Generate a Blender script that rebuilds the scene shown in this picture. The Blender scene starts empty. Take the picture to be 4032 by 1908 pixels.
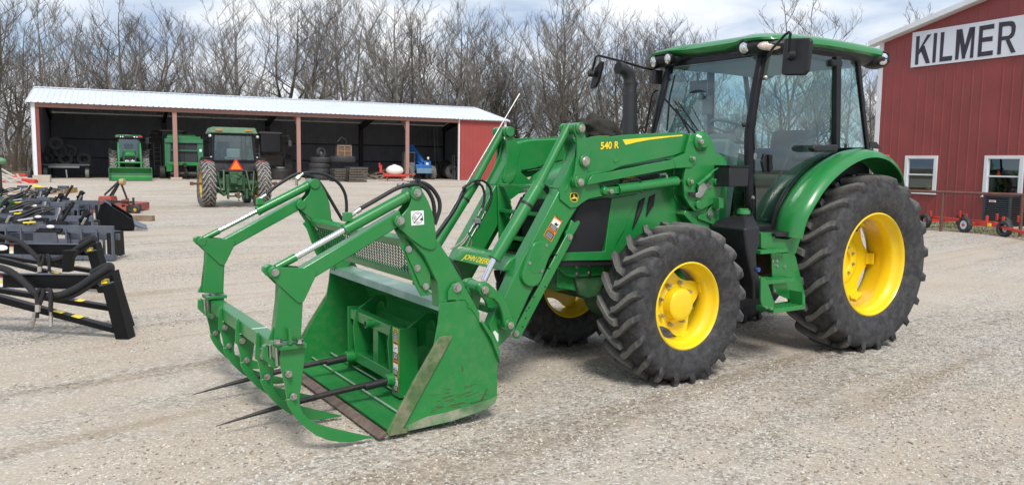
import bpy, bmesh, math, random
from math import sin, cos, pi, radians, sqrt, atan2
from mathutils import Vector, Matrix
S = bpy.context.scene
COL = S.collection
# ------------------------------------------------------------------ camera (solved from the wheels and the loader pins)
F_, PIT, ROLL, CH, TX_, TY_, HD = 3125.7562, 0.1005, 0.0141, 1.6253, 2.7298, 7.7427, 4.1373
FW = Vector((0, cos(PIT), -sin(PIT))); UP = Vector((0, sin(PIT), cos(PIT))); RT = Vector((1, 0, 0))
R2 = cos(ROLL) * RT + sin(ROLL) * UP
U2 = -sin(ROLL) * RT + cos(ROLL) * UP
CP = Vector((0, 0, CH))
camd = bpy.data.cameras.new('camera'); cam = bpy.data.objects.new('camera', camd); COL.objects.link(cam)
camd.sensor_width = 36; camd.lens = F_ / 4032 * 36; camd.clip_end = 3000; camd.clip_start = 0.05
cam.matrix_world = Matrix(((R2.x, U2.x, -FW.x, 0), (R2.y, U2.y, -FW.y, 0), (R2.z, U2.z, -FW.z, CH), (0, 0, 0, 1)))
S.camera = cam
# tractor frame: x forward, y to the tractor's left, z up
TO = Vector((TX_, TY_, 0)); TF = Vector((sin(HD), cos(HD), 0)); TL = Vector((-cos(HD), sin(HD), 0))
def T2W(v): return TO + TF * v[0] + TL * v[1] + Vector((0, 0, v[2]))
CR = dict(A=(1900, 440, 1000/2576), B=(1700, 880, 700/1707), C=(2300, 100, 700/1707), D=(2850, 100, 800/1950), E=(2750, 540, 600/1045),
          F=(740, 640, 1100/2576), G=(1560, 460, 800/1393), H=(2300, 800, 800/1219), I=(2900, 560, 800/1084), J=(1500, 1000, 600/988),
          K=(740, 880, 800/1108), M=(1650, 350, 1300/1509), N=(2250, 80, 1450/2156), P=(80, 330, 1020/2487), Q=(1000, 350, 1020/2487),
          Rr=(3380, 0, 652/2576), W=(3500, 580, 532/1707), V=(0, 600, 700/1067), Z=(0, 0, 1.0), U=(0, 1050, .27066), Ua=(0, 800, .24612), Ub=(0, 600, .24612), X=(0, 0, 1.5652))
def ray(k, x, y):
    a = CR[k]; px = a[0] + x * a[2]; py = a[1] + y * a[2]
    return FW + R2 * ((px - 2016) / F_) - U2 * ((py - 954) / F_)
def onplane(k, x, y, n, d):
    r = ray(k, x, y); return CP + r * ((d - n.dot(CP)) / n.dot(r))
def toT(P):
    q = P - TO; return Vector((q.dot(TF), q.dot(TL), q.z))
def sy(k, x, y, Y): return toT(onplane(k, x, y, TL, Y + TL.dot(TO)))      # on the tractor plane y = Y
def sx(k, x, y, X): return toT(onplane(k, x, y, TF, X + TF.dot(TO)))      # on the tractor plane x = X
def gz(k, x, y, z=0.0): return onplane(k, x, y, Vector((0, 0, 1)), z)      # world, on height z
# ------------------------------------------------------------------ ground shape
def sst(a, b, x):
    t = max(0, min(1, (x - a) / (b - a))); return t * t * (3 - 2 * t)
def ghill(x, y):
    # the yard climbs gently towards the open shed, away from the viewer on the left
    d = y - 0.5 * x
    h = 0.33 * sst(36, 53, d)
    # slight rise under the bucket
    bx, by = -0.9, 5.0
    h += 0.035 * math.exp(-((x - bx) ** 2 + (y - by) ** 2) / 1.6)
    return h
# ------------------------------------------------------------------ materials
MATS = {}
def newmat(name):
    m = bpy.data.materials.new(name); m.use_nodes = True; MATS[name] = m
    return m, m.node_tree.nodes, m.node_tree.links, m.node_tree.nodes['Principled BSDF']
def N(ns, t, **k):
    n = ns.new(t)
    for a, b in k.items(): setattr(n, a, b)
    return n
def simple(name, col, rough=0.5, metal=0.0, coat=0.0, var=0.10, scale=6.0, bump=0.0, bscale=60.0, dirt=None, dirtamt=0.0, dscale=3.0):
    """paint / metal with slight tonal mottling, roughness breakup and optional dirt film"""
    m, ns, ln, b = newmat(name)
    tc = N(ns, 'ShaderNodeTexCoord')
    no = N(ns, 'ShaderNodeTexNoise'); no.inputs['Scale'].default_value = scale; no.inputs['Detail'].default_value = 5
    ln.new(tc.outputs['Object'], no.inputs['Vector'])
    mr = N(ns, 'ShaderNodeMapRange'); mr.inputs['To Min'].default_value = 1 - var; mr.inputs['To Max'].default_value = 1 + var
    mr.inputs['From Min'].default_value = .3; mr.inputs['From Max'].default_value = .7
    ln.new(no.outputs['Fac'], mr.inputs['Value'])
    mx = N(ns, 'ShaderNodeVectorMath', operation='SCALE'); mx.inputs[0].default_value = col[:3]
    ln.new(mr.outputs[0], mx.inputs['Scale'])
    out = mx.outputs[0]
    if dirt:
        n2 = N(ns, 'ShaderNodeTexNoise'); n2.inputs['Scale'].default_value = dscale; n2.inputs['Detail'].default_value = 8; n2.inputs['Roughness'].default_value = .65
        ln.new(tc.outputs['Object'], n2.inputs['Vector'])
        r2 = N(ns, 'ShaderNodeMapRange'); r2.inputs['From Min'].default_value = .45; r2.inputs['From Max'].default_value = .75
        r2.inputs['To Max'].default_value = dirtamt; ln.new(n2.outputs['Fac'], r2.inputs['Value'])
        m2 = N(ns, 'ShaderNodeMix', data_type='RGBA'); ln.new(r2.outputs[0], m2.inputs['Factor']); ln.new(out, m2.inputs['A']); m2.inputs['B'].default_value = (*dirt, 1)
        out = m2.outputs['Result']
        r3 = N(ns, 'ShaderNodeMapRange'); r3.inputs['To Min'].default_value = rough; r3.inputs['To Max'].default_value = min(1, rough + .4)
        ln.new(r2.outputs[0], r3.inputs['Value']); ln.new(r3.outputs[0], b.inputs['Roughness'])
    else:
        r3 = N(ns, 'ShaderNodeMapRange'); r3.inputs['To Min'].default_value = max(.02, rough - .08); r3.inputs['To Max'].default_value = rough + .1
        ln.new(no.outputs['Fac'], r3.inputs['Value']); ln.new(r3.outputs[0], b.inputs['Roughness'])
    ln.new(out, b.inputs['Base Color'])
    b.inputs['Metallic'].default_value = metal
    b.inputs['Coat Weight'].default_value = coat
    b.inputs['Coat Roughness'].default_value = .12
    if bump:
        n3 = N(ns, 'ShaderNodeTexNoise'); n3.inputs['Scale'].default_value = bscale; n3.inputs['Detail'].default_value = 4
        ln.new(tc.outputs['Object'], n3.inputs['Vector'])
        bp = N(ns, 'ShaderNodeBump'); bp.inputs['Strength'].default_value = bump; bp.inputs['Distance'].default_value = .01
        ln.new(n3.outputs['Fac'], bp.inputs['Height']); ln.new(bp.outputs[0], b.inputs['Normal'])
    return m
GREEN = simple('green_paint', (.012, .195, .040), .30, 0, .28, .06, 2.0, dirt=(.20, .22, .14), dirtamt=.14, dscale=5)
GREEN2 = simple('green_paint_worn', (.014, .20, .042), .36, 0, .15, .10, 3.0, dirt=(.22, .24, .16), dirtamt=.20, dscale=18)
OLDGREEN = simple('green_paint_faded', (.022, .085, .032), .55, 0, 0, .18, 3.0, dirt=(.16, .15, .10), dirtamt=.5, dscale=5)
YELLOW = simple('yellow_paint', (.86, .60, .008), .32, 0, .3, .04, 3.0, dirt=(.45, .36, .10), dirtamt=.22, dscale=9)
OLDYEL = simple('yellow_paint_old', (.55, .36, .03), .5, 0, 0, .12, 3.0, dirt=(.25, .20, .12), dirtamt=.5, dscale=7)
BLACKP = simple('black_plastic', (.013, .013, .016), .48, 0, 0, .12, 8, bump=.12, bscale=400)
BLACKG = simple('black_gloss', (.008, .008, .010), .30, 0, .0, .1, 5, dirt=(.10, .10, .09), dirtamt=.08, dscale=9)
BLACKG.node_tree.nodes['Principled BSDF'].inputs['Specular IOR Level'].default_value = .3
EXH = simple('exhaust_black', (.022, .022, .026), .55, 0, 0, .15, 9, bump=.1, bscale=200)
HOSE = simple('hose_rubber', (.014, .014, .016), .5, 0, 0, .1, 9, bump=.2, bscale=500)
CHROME = simple('chrome', (.80, .80, .82), .10, 1, 0, .03, 6)
STEEL = simple('zinc_steel', (.50, .49, .46), .34, 1, 0, .12, 30)
PINM = simple('pin_zinc', (.46, .44, .36), .38, .85, 0, .12, 40)
DARKST = simple('dark_steel', (.045, .043, .042), .45, .6, 0, .2, 12, dirt=(.16, .13, .10), dirtamt=.3, dscale=14)
WORNED = simple('worn_edge', (.16, .105, .085), .55, .35, 0, .25, 18, dirt=(.30, .25, .18), dirtamt=.7, dscale=12)
RUSTY = simple('rusty_steel', (.17, .075, .05), .75, .1, 0, .3, 12, bump=.3, bscale=90)
GREY = simple('grey_plastic', (.20, .21, .21), .6)
LGREY = simple('light_grey_trim', (.22, .24, .23), .6)
SEATM = simple('seat_fabric', (.075, .08, .075), .8)
FLOORM = simple('cab_floor', (.09, .10, .09), .8)
WHITE = simple('white_paint', (.72, .74, .76), .45, 0, 0, .04, 2)
REDP = simple('red_paint', (.55, .035, .022), .42, 0, .1, .1, 4, dirt=(.3, .15, .1), dirtamt=.25)
FADERED = simple('faded_red_paint', (.33, .07, .055), .65, 0, 0, .2, 5, dirt=(.25, .14, .1), dirtamt=.55)
BLUEP = simple('blue_paint', (.02, .13, .40), .45, 0, 0, .1, 4)
ATTB = simple('black_implement_paint', (.0045, .005, .006), .42, 0, 0, .12, 6, dirt=(.07, .07, .07), dirtamt=.06, dscale=4)
ATTB.node_tree.nodes['Principled BSDF'].inputs['Specular IOR Level'].default_value = .22
ATTG = simple('sky_tinted_implement_paint', (.075, .090, .120), .35, 0, .1, .15, 5, dirt=(.2, .2, .2), dirtamt=.25, dscale=6)  # black implement steel with the bluish sky reflection put into its base colour
WOODM = simple('weathered_wood', (.23, .165, .115), .85, 0, 0, .3, 9, bump=.4, bscale=60)
CANVAS = simple('camo_canvas', (.030, .025, .018), .9, 0, 0, .35, 7, bump=.5, bscale=60, dirt=(.02, .02, .018), dirtamt=.9, dscale=6)
ORANGE = simple('orange_reflector', (.95, .20, .02), .45)
REDREF = simple('red_reflector', (.6, .02, .02), .3)
AMBER = simple('amber_lens', (.62, .50, .43), .12, .3, .8, .2, 40, bump=.6, bscale=120)
STICKW = simple('sticker_white', (.78, .78, .78), .4)
STICKB = simple('sticker_black', (.015, .015, .017), .4)
STICKO = simple('sticker_orange', (.85, .25, .03), .4)
STICKY = simple('sticker_yellow', (.88, .66, .02), .35)
STICKR = simple('sticker_red', (.55, .03, .04), .4)
SIGNB = simple('sign_blue_black', (.035, .032, .05), .6)
DARKIN = simple('dark_interior', (.012, .013, .015), .9)
GRILLE = simple('grille_mesh', (.008, .008, .009), .6)
CONC = simple('concrete', (.45, .40, .32), .9, 0, 0, .12, 4, bump=.3)
TANKW = simple('tank_poly_white', (.72, .70, .64), .4)

def tyremat(name, base, dust, amt):
    m, ns, ln, b = newmat(name)
    tc = N(ns, 'ShaderNodeTexCoord')
    n1 = N(ns, 'ShaderNodeTexNoise'); n1.inputs['Scale'].default_value = 15; n1.inputs['Detail'].default_value = 9; n1.inputs['Roughness'].default_value = .72
    n2 = N(ns, 'ShaderNodeTexNoise'); n2.inputs['Scale'].default_value = 45; n2.inputs['Detail'].default_value = 4
    geo = N(ns, 'ShaderNodeNewGeometry')
    ln.new(tc.outputs['Object'], n1.inputs['Vector']); ln.new(tc.outputs['Object'], n2.inputs['Vector'])
    at = N(ns, 'ShaderNodeAttribute'); at.attribute_name = 'wear'
    mr = N(ns, 'ShaderNodeMapRange'); mr.inputs['From Min'].default_value = .42; mr.inputs['From Max'].default_value = .68; mr.inputs['To Max'].default_value = amt
    ln.new(n1.outputs['Fac'], mr.inputs['Value'])
    ad = N(ns, 'ShaderNodeMath', operation='MULTIPLY_ADD'); ln.new(at.outputs['Fac'], ad.inputs[0]); ad.inputs[1].default_value = .62; ln.new(mr.outputs[0], ad.inputs[2]); ad.use_clamp = True
    mx = N(ns, 'ShaderNodeMix', data_type='RGBA'); ln.new(ad.outputs[0], mx.inputs['Factor']); mx.inputs['A'].default_value = (*base, 1); mx.inputs['B'].default_value = (*dust, 1)
    m3 = N(ns, 'ShaderNodeMapRange'); m3.inputs['To Min'].default_value = .75; m3.inputs['To Max'].default_value = 1.25; ln.new(n2.outputs['Fac'], m3.inputs['Value'])
    sc = N(ns, 'ShaderNodeVectorMath', operation='SCALE'); ln.new(mx.outputs['Result'], sc.inputs[0]); ln.new(m3.outputs[0], sc.inputs['Scale'])
    ln.new(sc.outputs[0], b.inputs['Base Color']); b.inputs['Roughness'].default_value = .68
    bp = N(ns, 'ShaderNodeBump'); bp.inputs['Strength'].default_value = .5; bp.inputs['Distance'].default_value = .006
    ln.new(n2.outputs['Fac'], bp.inputs['Height']); ln.new(bp.outputs[0], b.inputs['Normal'])
    return m
TYRE = tyremat('tyre_rubber', (.020, .020, .023), (.205, .195, .178), .26)
TYRED = tyremat('tyre_rubber_dusty', (.030, .029, .029), (.33, .31, .28), .8)

def glassmat(name, tint, refl=.12, rough=.0, mixcol=None):
    m, ns, ln, b = newmat(name)
    ns.remove(b); out = ns['Material Output']
    tr = N(ns, 'ShaderNodeBsdfTransparent'); tr.inputs[0].default_value = (*tint, 1)
    gl = N(ns, 'ShaderNodeBsdfGlossy'); gl.inputs['Roughness'].default_value = rough; gl.inputs[0].default_value = (.86, .95, .97, 1)
    fr = N(ns, 'ShaderNodeLayerWeight'); fr.inputs[0].default_value = .5
    pw_ = N(ns, 'ShaderNodeMath', operation='POWER'); ln.new(fr.outputs['Facing'], pw_.inputs[0]); pw_.inputs[1].default_value = 4.0
    mu = N(ns, 'ShaderNodeMath', operation='MULTIPLY_ADD'); ln.new(pw_.outputs[0], mu.inputs[0]); mu.inputs[1].default_value = .85; mu.inputs[2].default_value = refl; mu.use_clamp = True
    mx = N(ns, 'ShaderNodeMixShader'); ln.new(mu.outputs[0], mx.inputs[0]); ln.new(tr.outputs[0], mx.inputs[1]); ln.new(gl.outputs[0], mx.inputs[2])
    ln.new(mx.outputs[0], out.inputs[0])
    return m
GLASS = glassmat('tinted_cab_glass', (.66, .83, .81), .12)
WGLASS = glassmat('window_glass', (.55, .6, .6), .12)
def lampmat():
    m, ns, ln, b = newmat('lamp_lens')
    vo = N(ns, 'ShaderNodeTexVoronoi'); vo.inputs['Scale'].default_value = 70
    tc = N(ns, 'ShaderNodeTexCoord'); ln.new(tc.outputs['Object'], vo.inputs['Vector'])
    cr = N(ns, 'ShaderNodeMapRange'); cr.inputs['To Min'].default_value = .45; cr.inputs['To Max'].default_value = .95
    ln.new(vo.outputs['Color'], cr.inputs['Value']); ln.new(cr.outputs[0], b.inputs['Base Color'])
    b.inputs['Metallic'].default_value = .75; b.inputs['Roughness'].default_value = .2
    bp = N(ns, 'ShaderNodeBump'); bp.inputs['Strength'].default_value = .6; bp.inputs['Distance'].default_value = .004
    ln.new(vo.outputs['Distance'], bp.inputs['Height']); ln.new(bp.outputs[0], b.inputs['Normal'])
    return m
LAMP = lampmat()
# ------------------------------------------------------------------ mesh builder
class MB:
    def __init__(s): s.v = []; s.f = []; s.m = []; s.cm = 0
    def mat(s, i): s.cm = i; return s
    def add(s, vs, fs):
        o = len(s.v); s.v += [tuple(v) for v in vs]
        for f in fs: s.f.append(tuple(o + i for i in f)); s.m.append(s.cm)
        return s
    def prism(s, A, B):
        """two matching rings -> closed solid"""
        n = len(A)
        fs = [tuple(range(n)), tuple(range(2 * n - 1, n - 1, -1))]
        for i in range(n):
            j = (i + 1) % n; fs.append((j, i, n + i, n + j))
        return s.add(list(A) + list(B), fs)
    def plateY(s, pts, Y0, Y1):
        """pts: list of (x,z)"""
        return s.prism([(p[0], Y0, p[1]) for p in pts], [(p[0], Y1, p[1]) for p in pts])
    def box(s, c, d, M=None):
        x, y, z = d[0] / 2, d[1] / 2, d[2] / 2
        vs = [Vector(((i & 1) * 2 - 1, ((i >> 1) & 1) * 2 - 1, ((i >> 2) & 1) * 2 - 1)) for i in range(8)]
        vs = [Vector((v.x * x, v.y * y, v.z * z)) for v in vs]
        if M is not None: vs = [M @ v for v in vs]
        vs = [v + Vector(c) for v in vs]
        return s.add(vs, [(0, 2, 3, 1), (4, 5, 7, 6), (0, 1, 5, 4), (2, 6, 7, 3), (0, 4, 6, 2), (1, 3, 7, 5)])
    def bar(s, a, b, w, h, upv=(0, 0, 1)):
        """square bar from a to b, w across, h along up"""
        a = Vector(a); b = Vector(b); d = (b - a).normalized(); u = Vector(upv)
        if abs(d.dot(u)) > .98: u = Vector((0, 1, 0))
        r = d.cross(u).normalized(); u = r.cross(d).normalized()
        q = [(-1, -1), (1, -1), (1, 1), (-1, 1)]
        return s.prism([a + r * (w / 2 * i) + u * (h / 2 * j) for i, j in q], [b + r * (w / 2 * i) + u * (h / 2 * j) for i, j in q])
    def cyl(s, a, b, r, r2=None, n=20, caps=True):
        a = Vector(a); b = Vector(b); r2 = r if r2 is None else r2
        d = (b - a).normalized(); u = d.orthogonal().normalized(); w = d.cross(u)
        A = [a + (u * cos(2 * pi * i / n) + w * sin(2 * pi * i / n)) * r for i in range(n)]
        B = [b + (u * cos(2 * pi * i / n) + w * sin(2 * pi * i / n)) * r2 for i in range(n)]
        fs = [((i + 1) % n, i, n + i, n + (i + 1) % n) for i in range(n)]
        if caps: fs += [tuple(range(n)), tuple(range(2 * n - 1, n - 1, -1))]
        return s.add(A + B, fs)
    def tube(s, pts, r, n=10, rs=None):
        pts = [Vector(p) for p in pts]; u = None; rings = []
        for i, p in enumerate(pts):
            d = (pts[min(i + 1, len(pts) - 1)] - pts[max(i - 1, 0)]).normalized()
            if u is None: u = d.orthogonal().normalized()
            u = (u - d * u.dot(d)).normalized(); w = d.cross(u)
            rr = rs[i] if rs else r
            rings += [p + (u * cos(2 * pi * k / n) + w * sin(2 * pi * k / n)) * rr for k in range(n)]
        fs = []
        for i in range(len(pts) - 1):
            for k in range(n):
                a = i * n + k; b = i * n + (k + 1) % n; fs.append((b, a, a + n, b + n))
        fs += [tuple(range(n)), tuple(range(len(rings) - 1, len(rings) - n - 1, -1))]
        return s.add(rings, fs)
    def lathe(s, prof, c=(0, 0, 0), ax=(0, 1, 0), n=48, closed=False):
        """prof: (offset along axis, radius)"""
        c = Vector(c); d = Vector(ax).normalized()
        u = Vector((1, 0, 0)) if abs(d.x) < .9 else Vector((0, 0, 1))
        u = (u - d * u.dot(d)).normalized(); w = u.cross(d)
        vs = []
        for (o, r) in prof:
            for k in range(n):
                a = 2 * pi * k / n; vs.append(c + d * o + (u * cos(a) + w * sin(a)) * r)
        fs = []; m = len(prof)
        for i in range(m if closed else m - 1):
            for k in range(n):
                a = i * n + k; b = i * n + (k + 1) % n; c2 = ((i + 1) % m) * n
                fs.append((a, b, c2 + (k + 1) % n, c2 + k))
        return s.add(vs, fs)
    def sphere(s, c, r, n=12, m=8, sc=(1, 1, 1)):
        vs = []; fs = []
        for i in range(m + 1):
            t = pi * i / m
            for k in range(n):
                a = 2 * pi * k / n
                vs.append((c[0] + r * sc[0] * sin(t) * cos(a), c[1] + r * sc[1] * sin(t) * sin(a), c[2] + r * sc[2] * cos(t)))
        for i in range(m):
            for k in range(n):
                fs.append((i * n + k, (i + 1) * n + k, (i + 1) * n + (k + 1) % n, i * n + (k + 1) % n))
        return s.add(vs, fs)
    def hexa(s, a, b, r): return s.cyl(a, b, r, n=6)
    def mirY(s):
        o = MB(); o.v = [(x, -y, z) for x, y, z in s.v]; o.f = [tuple(reversed(f)) for f in s.f]; o.m = list(s.m); return o
    def build(s, name, mats, parent=None, bevel=0.0, smooth=35, seg=2, label=None):
        me = bpy.data.meshes.new(name); me.from_pydata(s.v, [], s.f)
        if not isinstance(mats, (list, tuple)): mats = [mats]
        for m in mats: me.materials.append(m)
        if len(mats) > 1: me.polygons.foreach_set('material_index', s.m)
        bm = bmesh.new(); bm.from_mesh(me)
        bmesh.ops.recalc_face_normals(bm, faces=bm.faces)
        bm.to_mesh(me); bm.free()
        if smooth:
            me.polygons.foreach_set('use_smooth', [True] * len(me.polygons))
            me.set_sharp_from_angle(angle=radians(smooth))
        o = bpy.data.objects.new(name, me); COL.objects.link(o)
        if parent is not None: o.parent = parent
        if bevel:
            b = o.modifiers.new('b', 'BEVEL'); b.width = bevel; b.segments = seg; b.limit_method = 'ANGLE'; b.angle_limit = radians(35); b.use_clamp_overlap = True
        if label: o['label'] = label
        return o
def tag(o, label=None, cat=None, group=None, kind=None):
    if label: o['label'] = label
    if cat: o['category'] = cat
    if group: o['group'] = group
    if kind: o['kind'] = kind
    return o
def empty(name, loc=(0, 0, 0), rz=0.0, parent=None):
    o = bpy.data.objects.new(name, None); COL.objects.link(o); o.location = loc; o.rotation_euler = (0, 0, rz)
    o.empty_display_size = .2
    if parent: o.parent = parent
    return o
def children(o): return [c for c in COL.objects if c.parent == o]
def copy_tree(o, parent=None, kids=None):
    c = o.copy(); COL.objects.link(c)
    if parent: c.parent = parent
    for ch in list(o.children): copy_tree(ch, c)
    return c
def spline(pts, n=8):
    """Catmull-Rom through points"""
    pts = [Vector(p) for p in pts]; P = [pts[0]] + pts + [pts[-1]]; out = []
    for i in range(1, len(P) - 2):
        for k in range(n):
            t = k / n; a, b, c, d = P[i - 1], P[i], P[i + 1], P[i + 2]
            out.append(.5 * ((2 * b) + (c - a) * t + (2 * a - 5 * b + 4 * c - d) * t * t + (-a + 3 * b - 3 * c + d) * t ** 3))
    out.append(pts[-1]); return out
def sheet(name, pts, mat, parent):
    return MB().add(pts, [tuple(range(len(pts)))]).build(name, mat, parent, 0, smooth=0)
def textmesh(name, body, mat, parent, M, size, depth=.001, bold=0.0, shear=0.0, align='CENTER', spacing=1.0):
    cu = bpy.data.curves.new(name, 'FONT'); cu.body = body; cu.size = size; cu.extrude = depth; cu.offset = bold; cu.shear = shear
    cu.align_x = align; cu.align_y = 'CENTER'; cu.space_character = spacing; cu.resolution_u = 3
    t = bpy.data.objects.new('tmp', cu); COL.objects.link(t)
    bpy.context.view_layer.update()
    me = bpy.data.meshes.new_from_object(t.evaluated_get(bpy.context.evaluated_depsgraph_get()))
    bpy.data.objects.remove(t)
    me.transform(M); me.materials.clear(); me.materials.append(mat)
    o = bpy.data.objects.new(name, me); COL.objects.link(o)
    if parent: o.parent = parent
    return o
# =================================================================== THE LOADER TRACTOR
TR = empty('tractor', (TX_, TY_, 0), atan2(TF.y, TF.x))
tag(TR, 'big clean green tractor with yellow wheels and a loader bucket, in the foreground', 'tractor')
def poly(k, pts, Y): return [(p.x, p.z) for p in (sy(k, x, y, Y) for x, y in pts)]
def plate(name, k, pts, Y0, Y1, mat=None, parent=None, bev=.004, mir=False, label=None, names=None):
    m = MB().plateY(poly(k, pts, Y0), Y0, Y1)
    a = m.build(name, mat or GREEN, parent or TR, bev, label=label)
    if mir: return a, m.mirY().build(name, mat or GREEN, (mir if isinstance(mir, bpy.types.Object) else (parent or TR)), bev, label=label)
    return a
def bolt(k, x, y, Y, r=.014, h=.012, parent=None, mat=None, mir=None, name='bolt', L=None):
    p = sy(k, x, y, Y)
    m = MB().cyl((p.x, Y - .002, p.z), (p.x, Y + .004, p.z), r * 1.45, n=16); m.hexa((p.x, Y + .004, p.z), (p.x, Y + .004 + h, p.z), r)
    m.build(name, mat or STEEL, parent or TR, 0)
    if mir: m.mirY().build(name, mat or STEEL, mir, 0)
def pin(k, x, y, Y, r=.024, parent=None, mir=None):
    p = sy(k, x, y, Y)
    m = MB(); m.cyl((p.x, Y - .01, p.z), (p.x, Y + .016, p.z), r, n=24); m.cyl((p.x, Y + .016, p.z), (p.x, Y + .020, p.z), r * .82, r * .7, n=24)
    m.cyl((p.x, Y + .020, p.z), (p.x, Y + .0255, p.z), r * .25, n=12)
    m.build('pivot_pin', PINM, parent or TR, 0)
    if mir: m.mirY().build('pivot_pin', PINM, mir, 0)
def boss(k, x, y, Ya, Yb, r, parent, mir=None, Yt=None, mat=None):
    p = sy(k, x, y, Yt if Yt is not None else Yb)
    m = MB().cyl((p.x, Ya, p.z), (p.x, Yb, p.z), r, n=28)
    m.build('pivot_boss', mat or GREEN, parent, .003)
    if mir: m.mirY().build('pivot_boss', mat or GREEN, mir, .003)
# ---- wheels
def tyre_mesh(R, W, rr, nl, delta, lugw):
    h = W / 2; Rc = R - .046
    half = [(-.74 * h, rr - .012), (-.80 * h, rr + .006), (-.88 * h, rr + .03), (-.98 * h, rr + (Rc - rr) * .42), (-1.0 * h, rr + (Rc - rr) * .60), (-.985 * h, rr + (Rc - rr) * .78), (-.93 * h, Rc - .03), (-.82 * h, Rc - .012), (-.5 * h, Rc), (-.2 * h, Rc + .003)]
    prof = half + [(-a, b) for a, b in reversed(half)]
    m = MB().lathe(prof, n=96, closed=True)
    st = [(-.07, R, 0), (.15, R, .10), (.38, R - .001, .34), (.60, R - .004, .62), (.80, R - .008, .84), (.95, R - .018, .97), (1.015, R - .045, 1.02), (1.02, R - .085, 1.05), (1.00, R - .125, 1.07)]
    rnd = random.Random(4)
    for side in (1, -1):
        for i in range(nl):
            th0 = 2 * pi * (i + (.5 if side < 0 else 0)) / nl
            vs = []
            for q, (yy, rt, s) in enumerate(st):
                th = th0 + delta * s; y = side * yy * h
                wt = lugw * (.55 if q == 0 else .5 + .12 * s) / R; wb = wt + .014 / R
                if q >= 7: rt = rt; 
                rb = Rc - .02 if q < 5 else (Rc - .05 if q < 7 else rt - .03)
                yb = y if q < 6 else side * h * .95
                if q == len(st) - 1: y = side * h * .975; 
                for (a, r_, yq) in ((th - wb, rb, yb), (th - wt, rt, y), (th + wt, rt, y), (th + wb, rb, yb)):
                    vs.append((cos(a) * r_, yq, sin(a) * r_))
            fs = [(0, 1, 2, 3), tuple(len(vs) - 4 + j for j in (3, 2, 1, 0))]
            for q in range(len(st) - 1):
                for j in range(4):
                    a = q * 4 + j; b = q * 4 + (j + 1) % 4; fs.append((a, b, b + 4, a + 4))
            m.add(vs, fs)
    return m
def wear_attr(o, R):
    me = o.data; at = me.attributes.new('wear', 'FLOAT', 'POINT')
    at.data.foreach_set('value', [max(0, min(1, (sqrt(v.co.x ** 2 + v.co.z ** 2) - (R - .03)) / .025)) for v in me.vertices])
def rim_mesh(rr, yo, yi):
    """outer flange at yo, inner flange at yi (wheel axis = y, yo > yi)"""
    p = [(yo, rr + .002), (yo + .006, rr - .010), (yo - .004, rr - .018), (yo - .022, rr - .026), (yo - .06, rr - .034), (yo - .075, rr - .052), (yo - .10, rr - .060),
         (yo - .17, rr - .062), (yo - .19, rr - .048), (yi + .05, rr - .040), (yi + .006, rr - .022), (yi - .004, rr - .008), (yi, rr),
         (yi + .02, rr - .012), (yi + .06, rr - .022), (yo - .19, rr - .036), (yo - .17, rr - .050), (yo - .10, rr - .048), (yo - .06, rr - .020), (yo - .02, rr - .008)]
    return MB().lathe(p, n=80, closed=True)
def disc_mesh(ri, ro, lobes, ph, y, th, bulge=0.0):
    n = 96; A = []; B = []; C = []
    for i in range(n):
        a = 2 * pi * i / n
        c = .5 + .5 * cos(lobes * (a - ph)); r = ri + (ro - ri) * c ** 1.4
        A.append((cos(a) * r, y, sin(a) * r)); B.append((cos(a) * r, y - th, sin(a) * r))
    m = MB(); m.prism(A, B); return m
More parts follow.
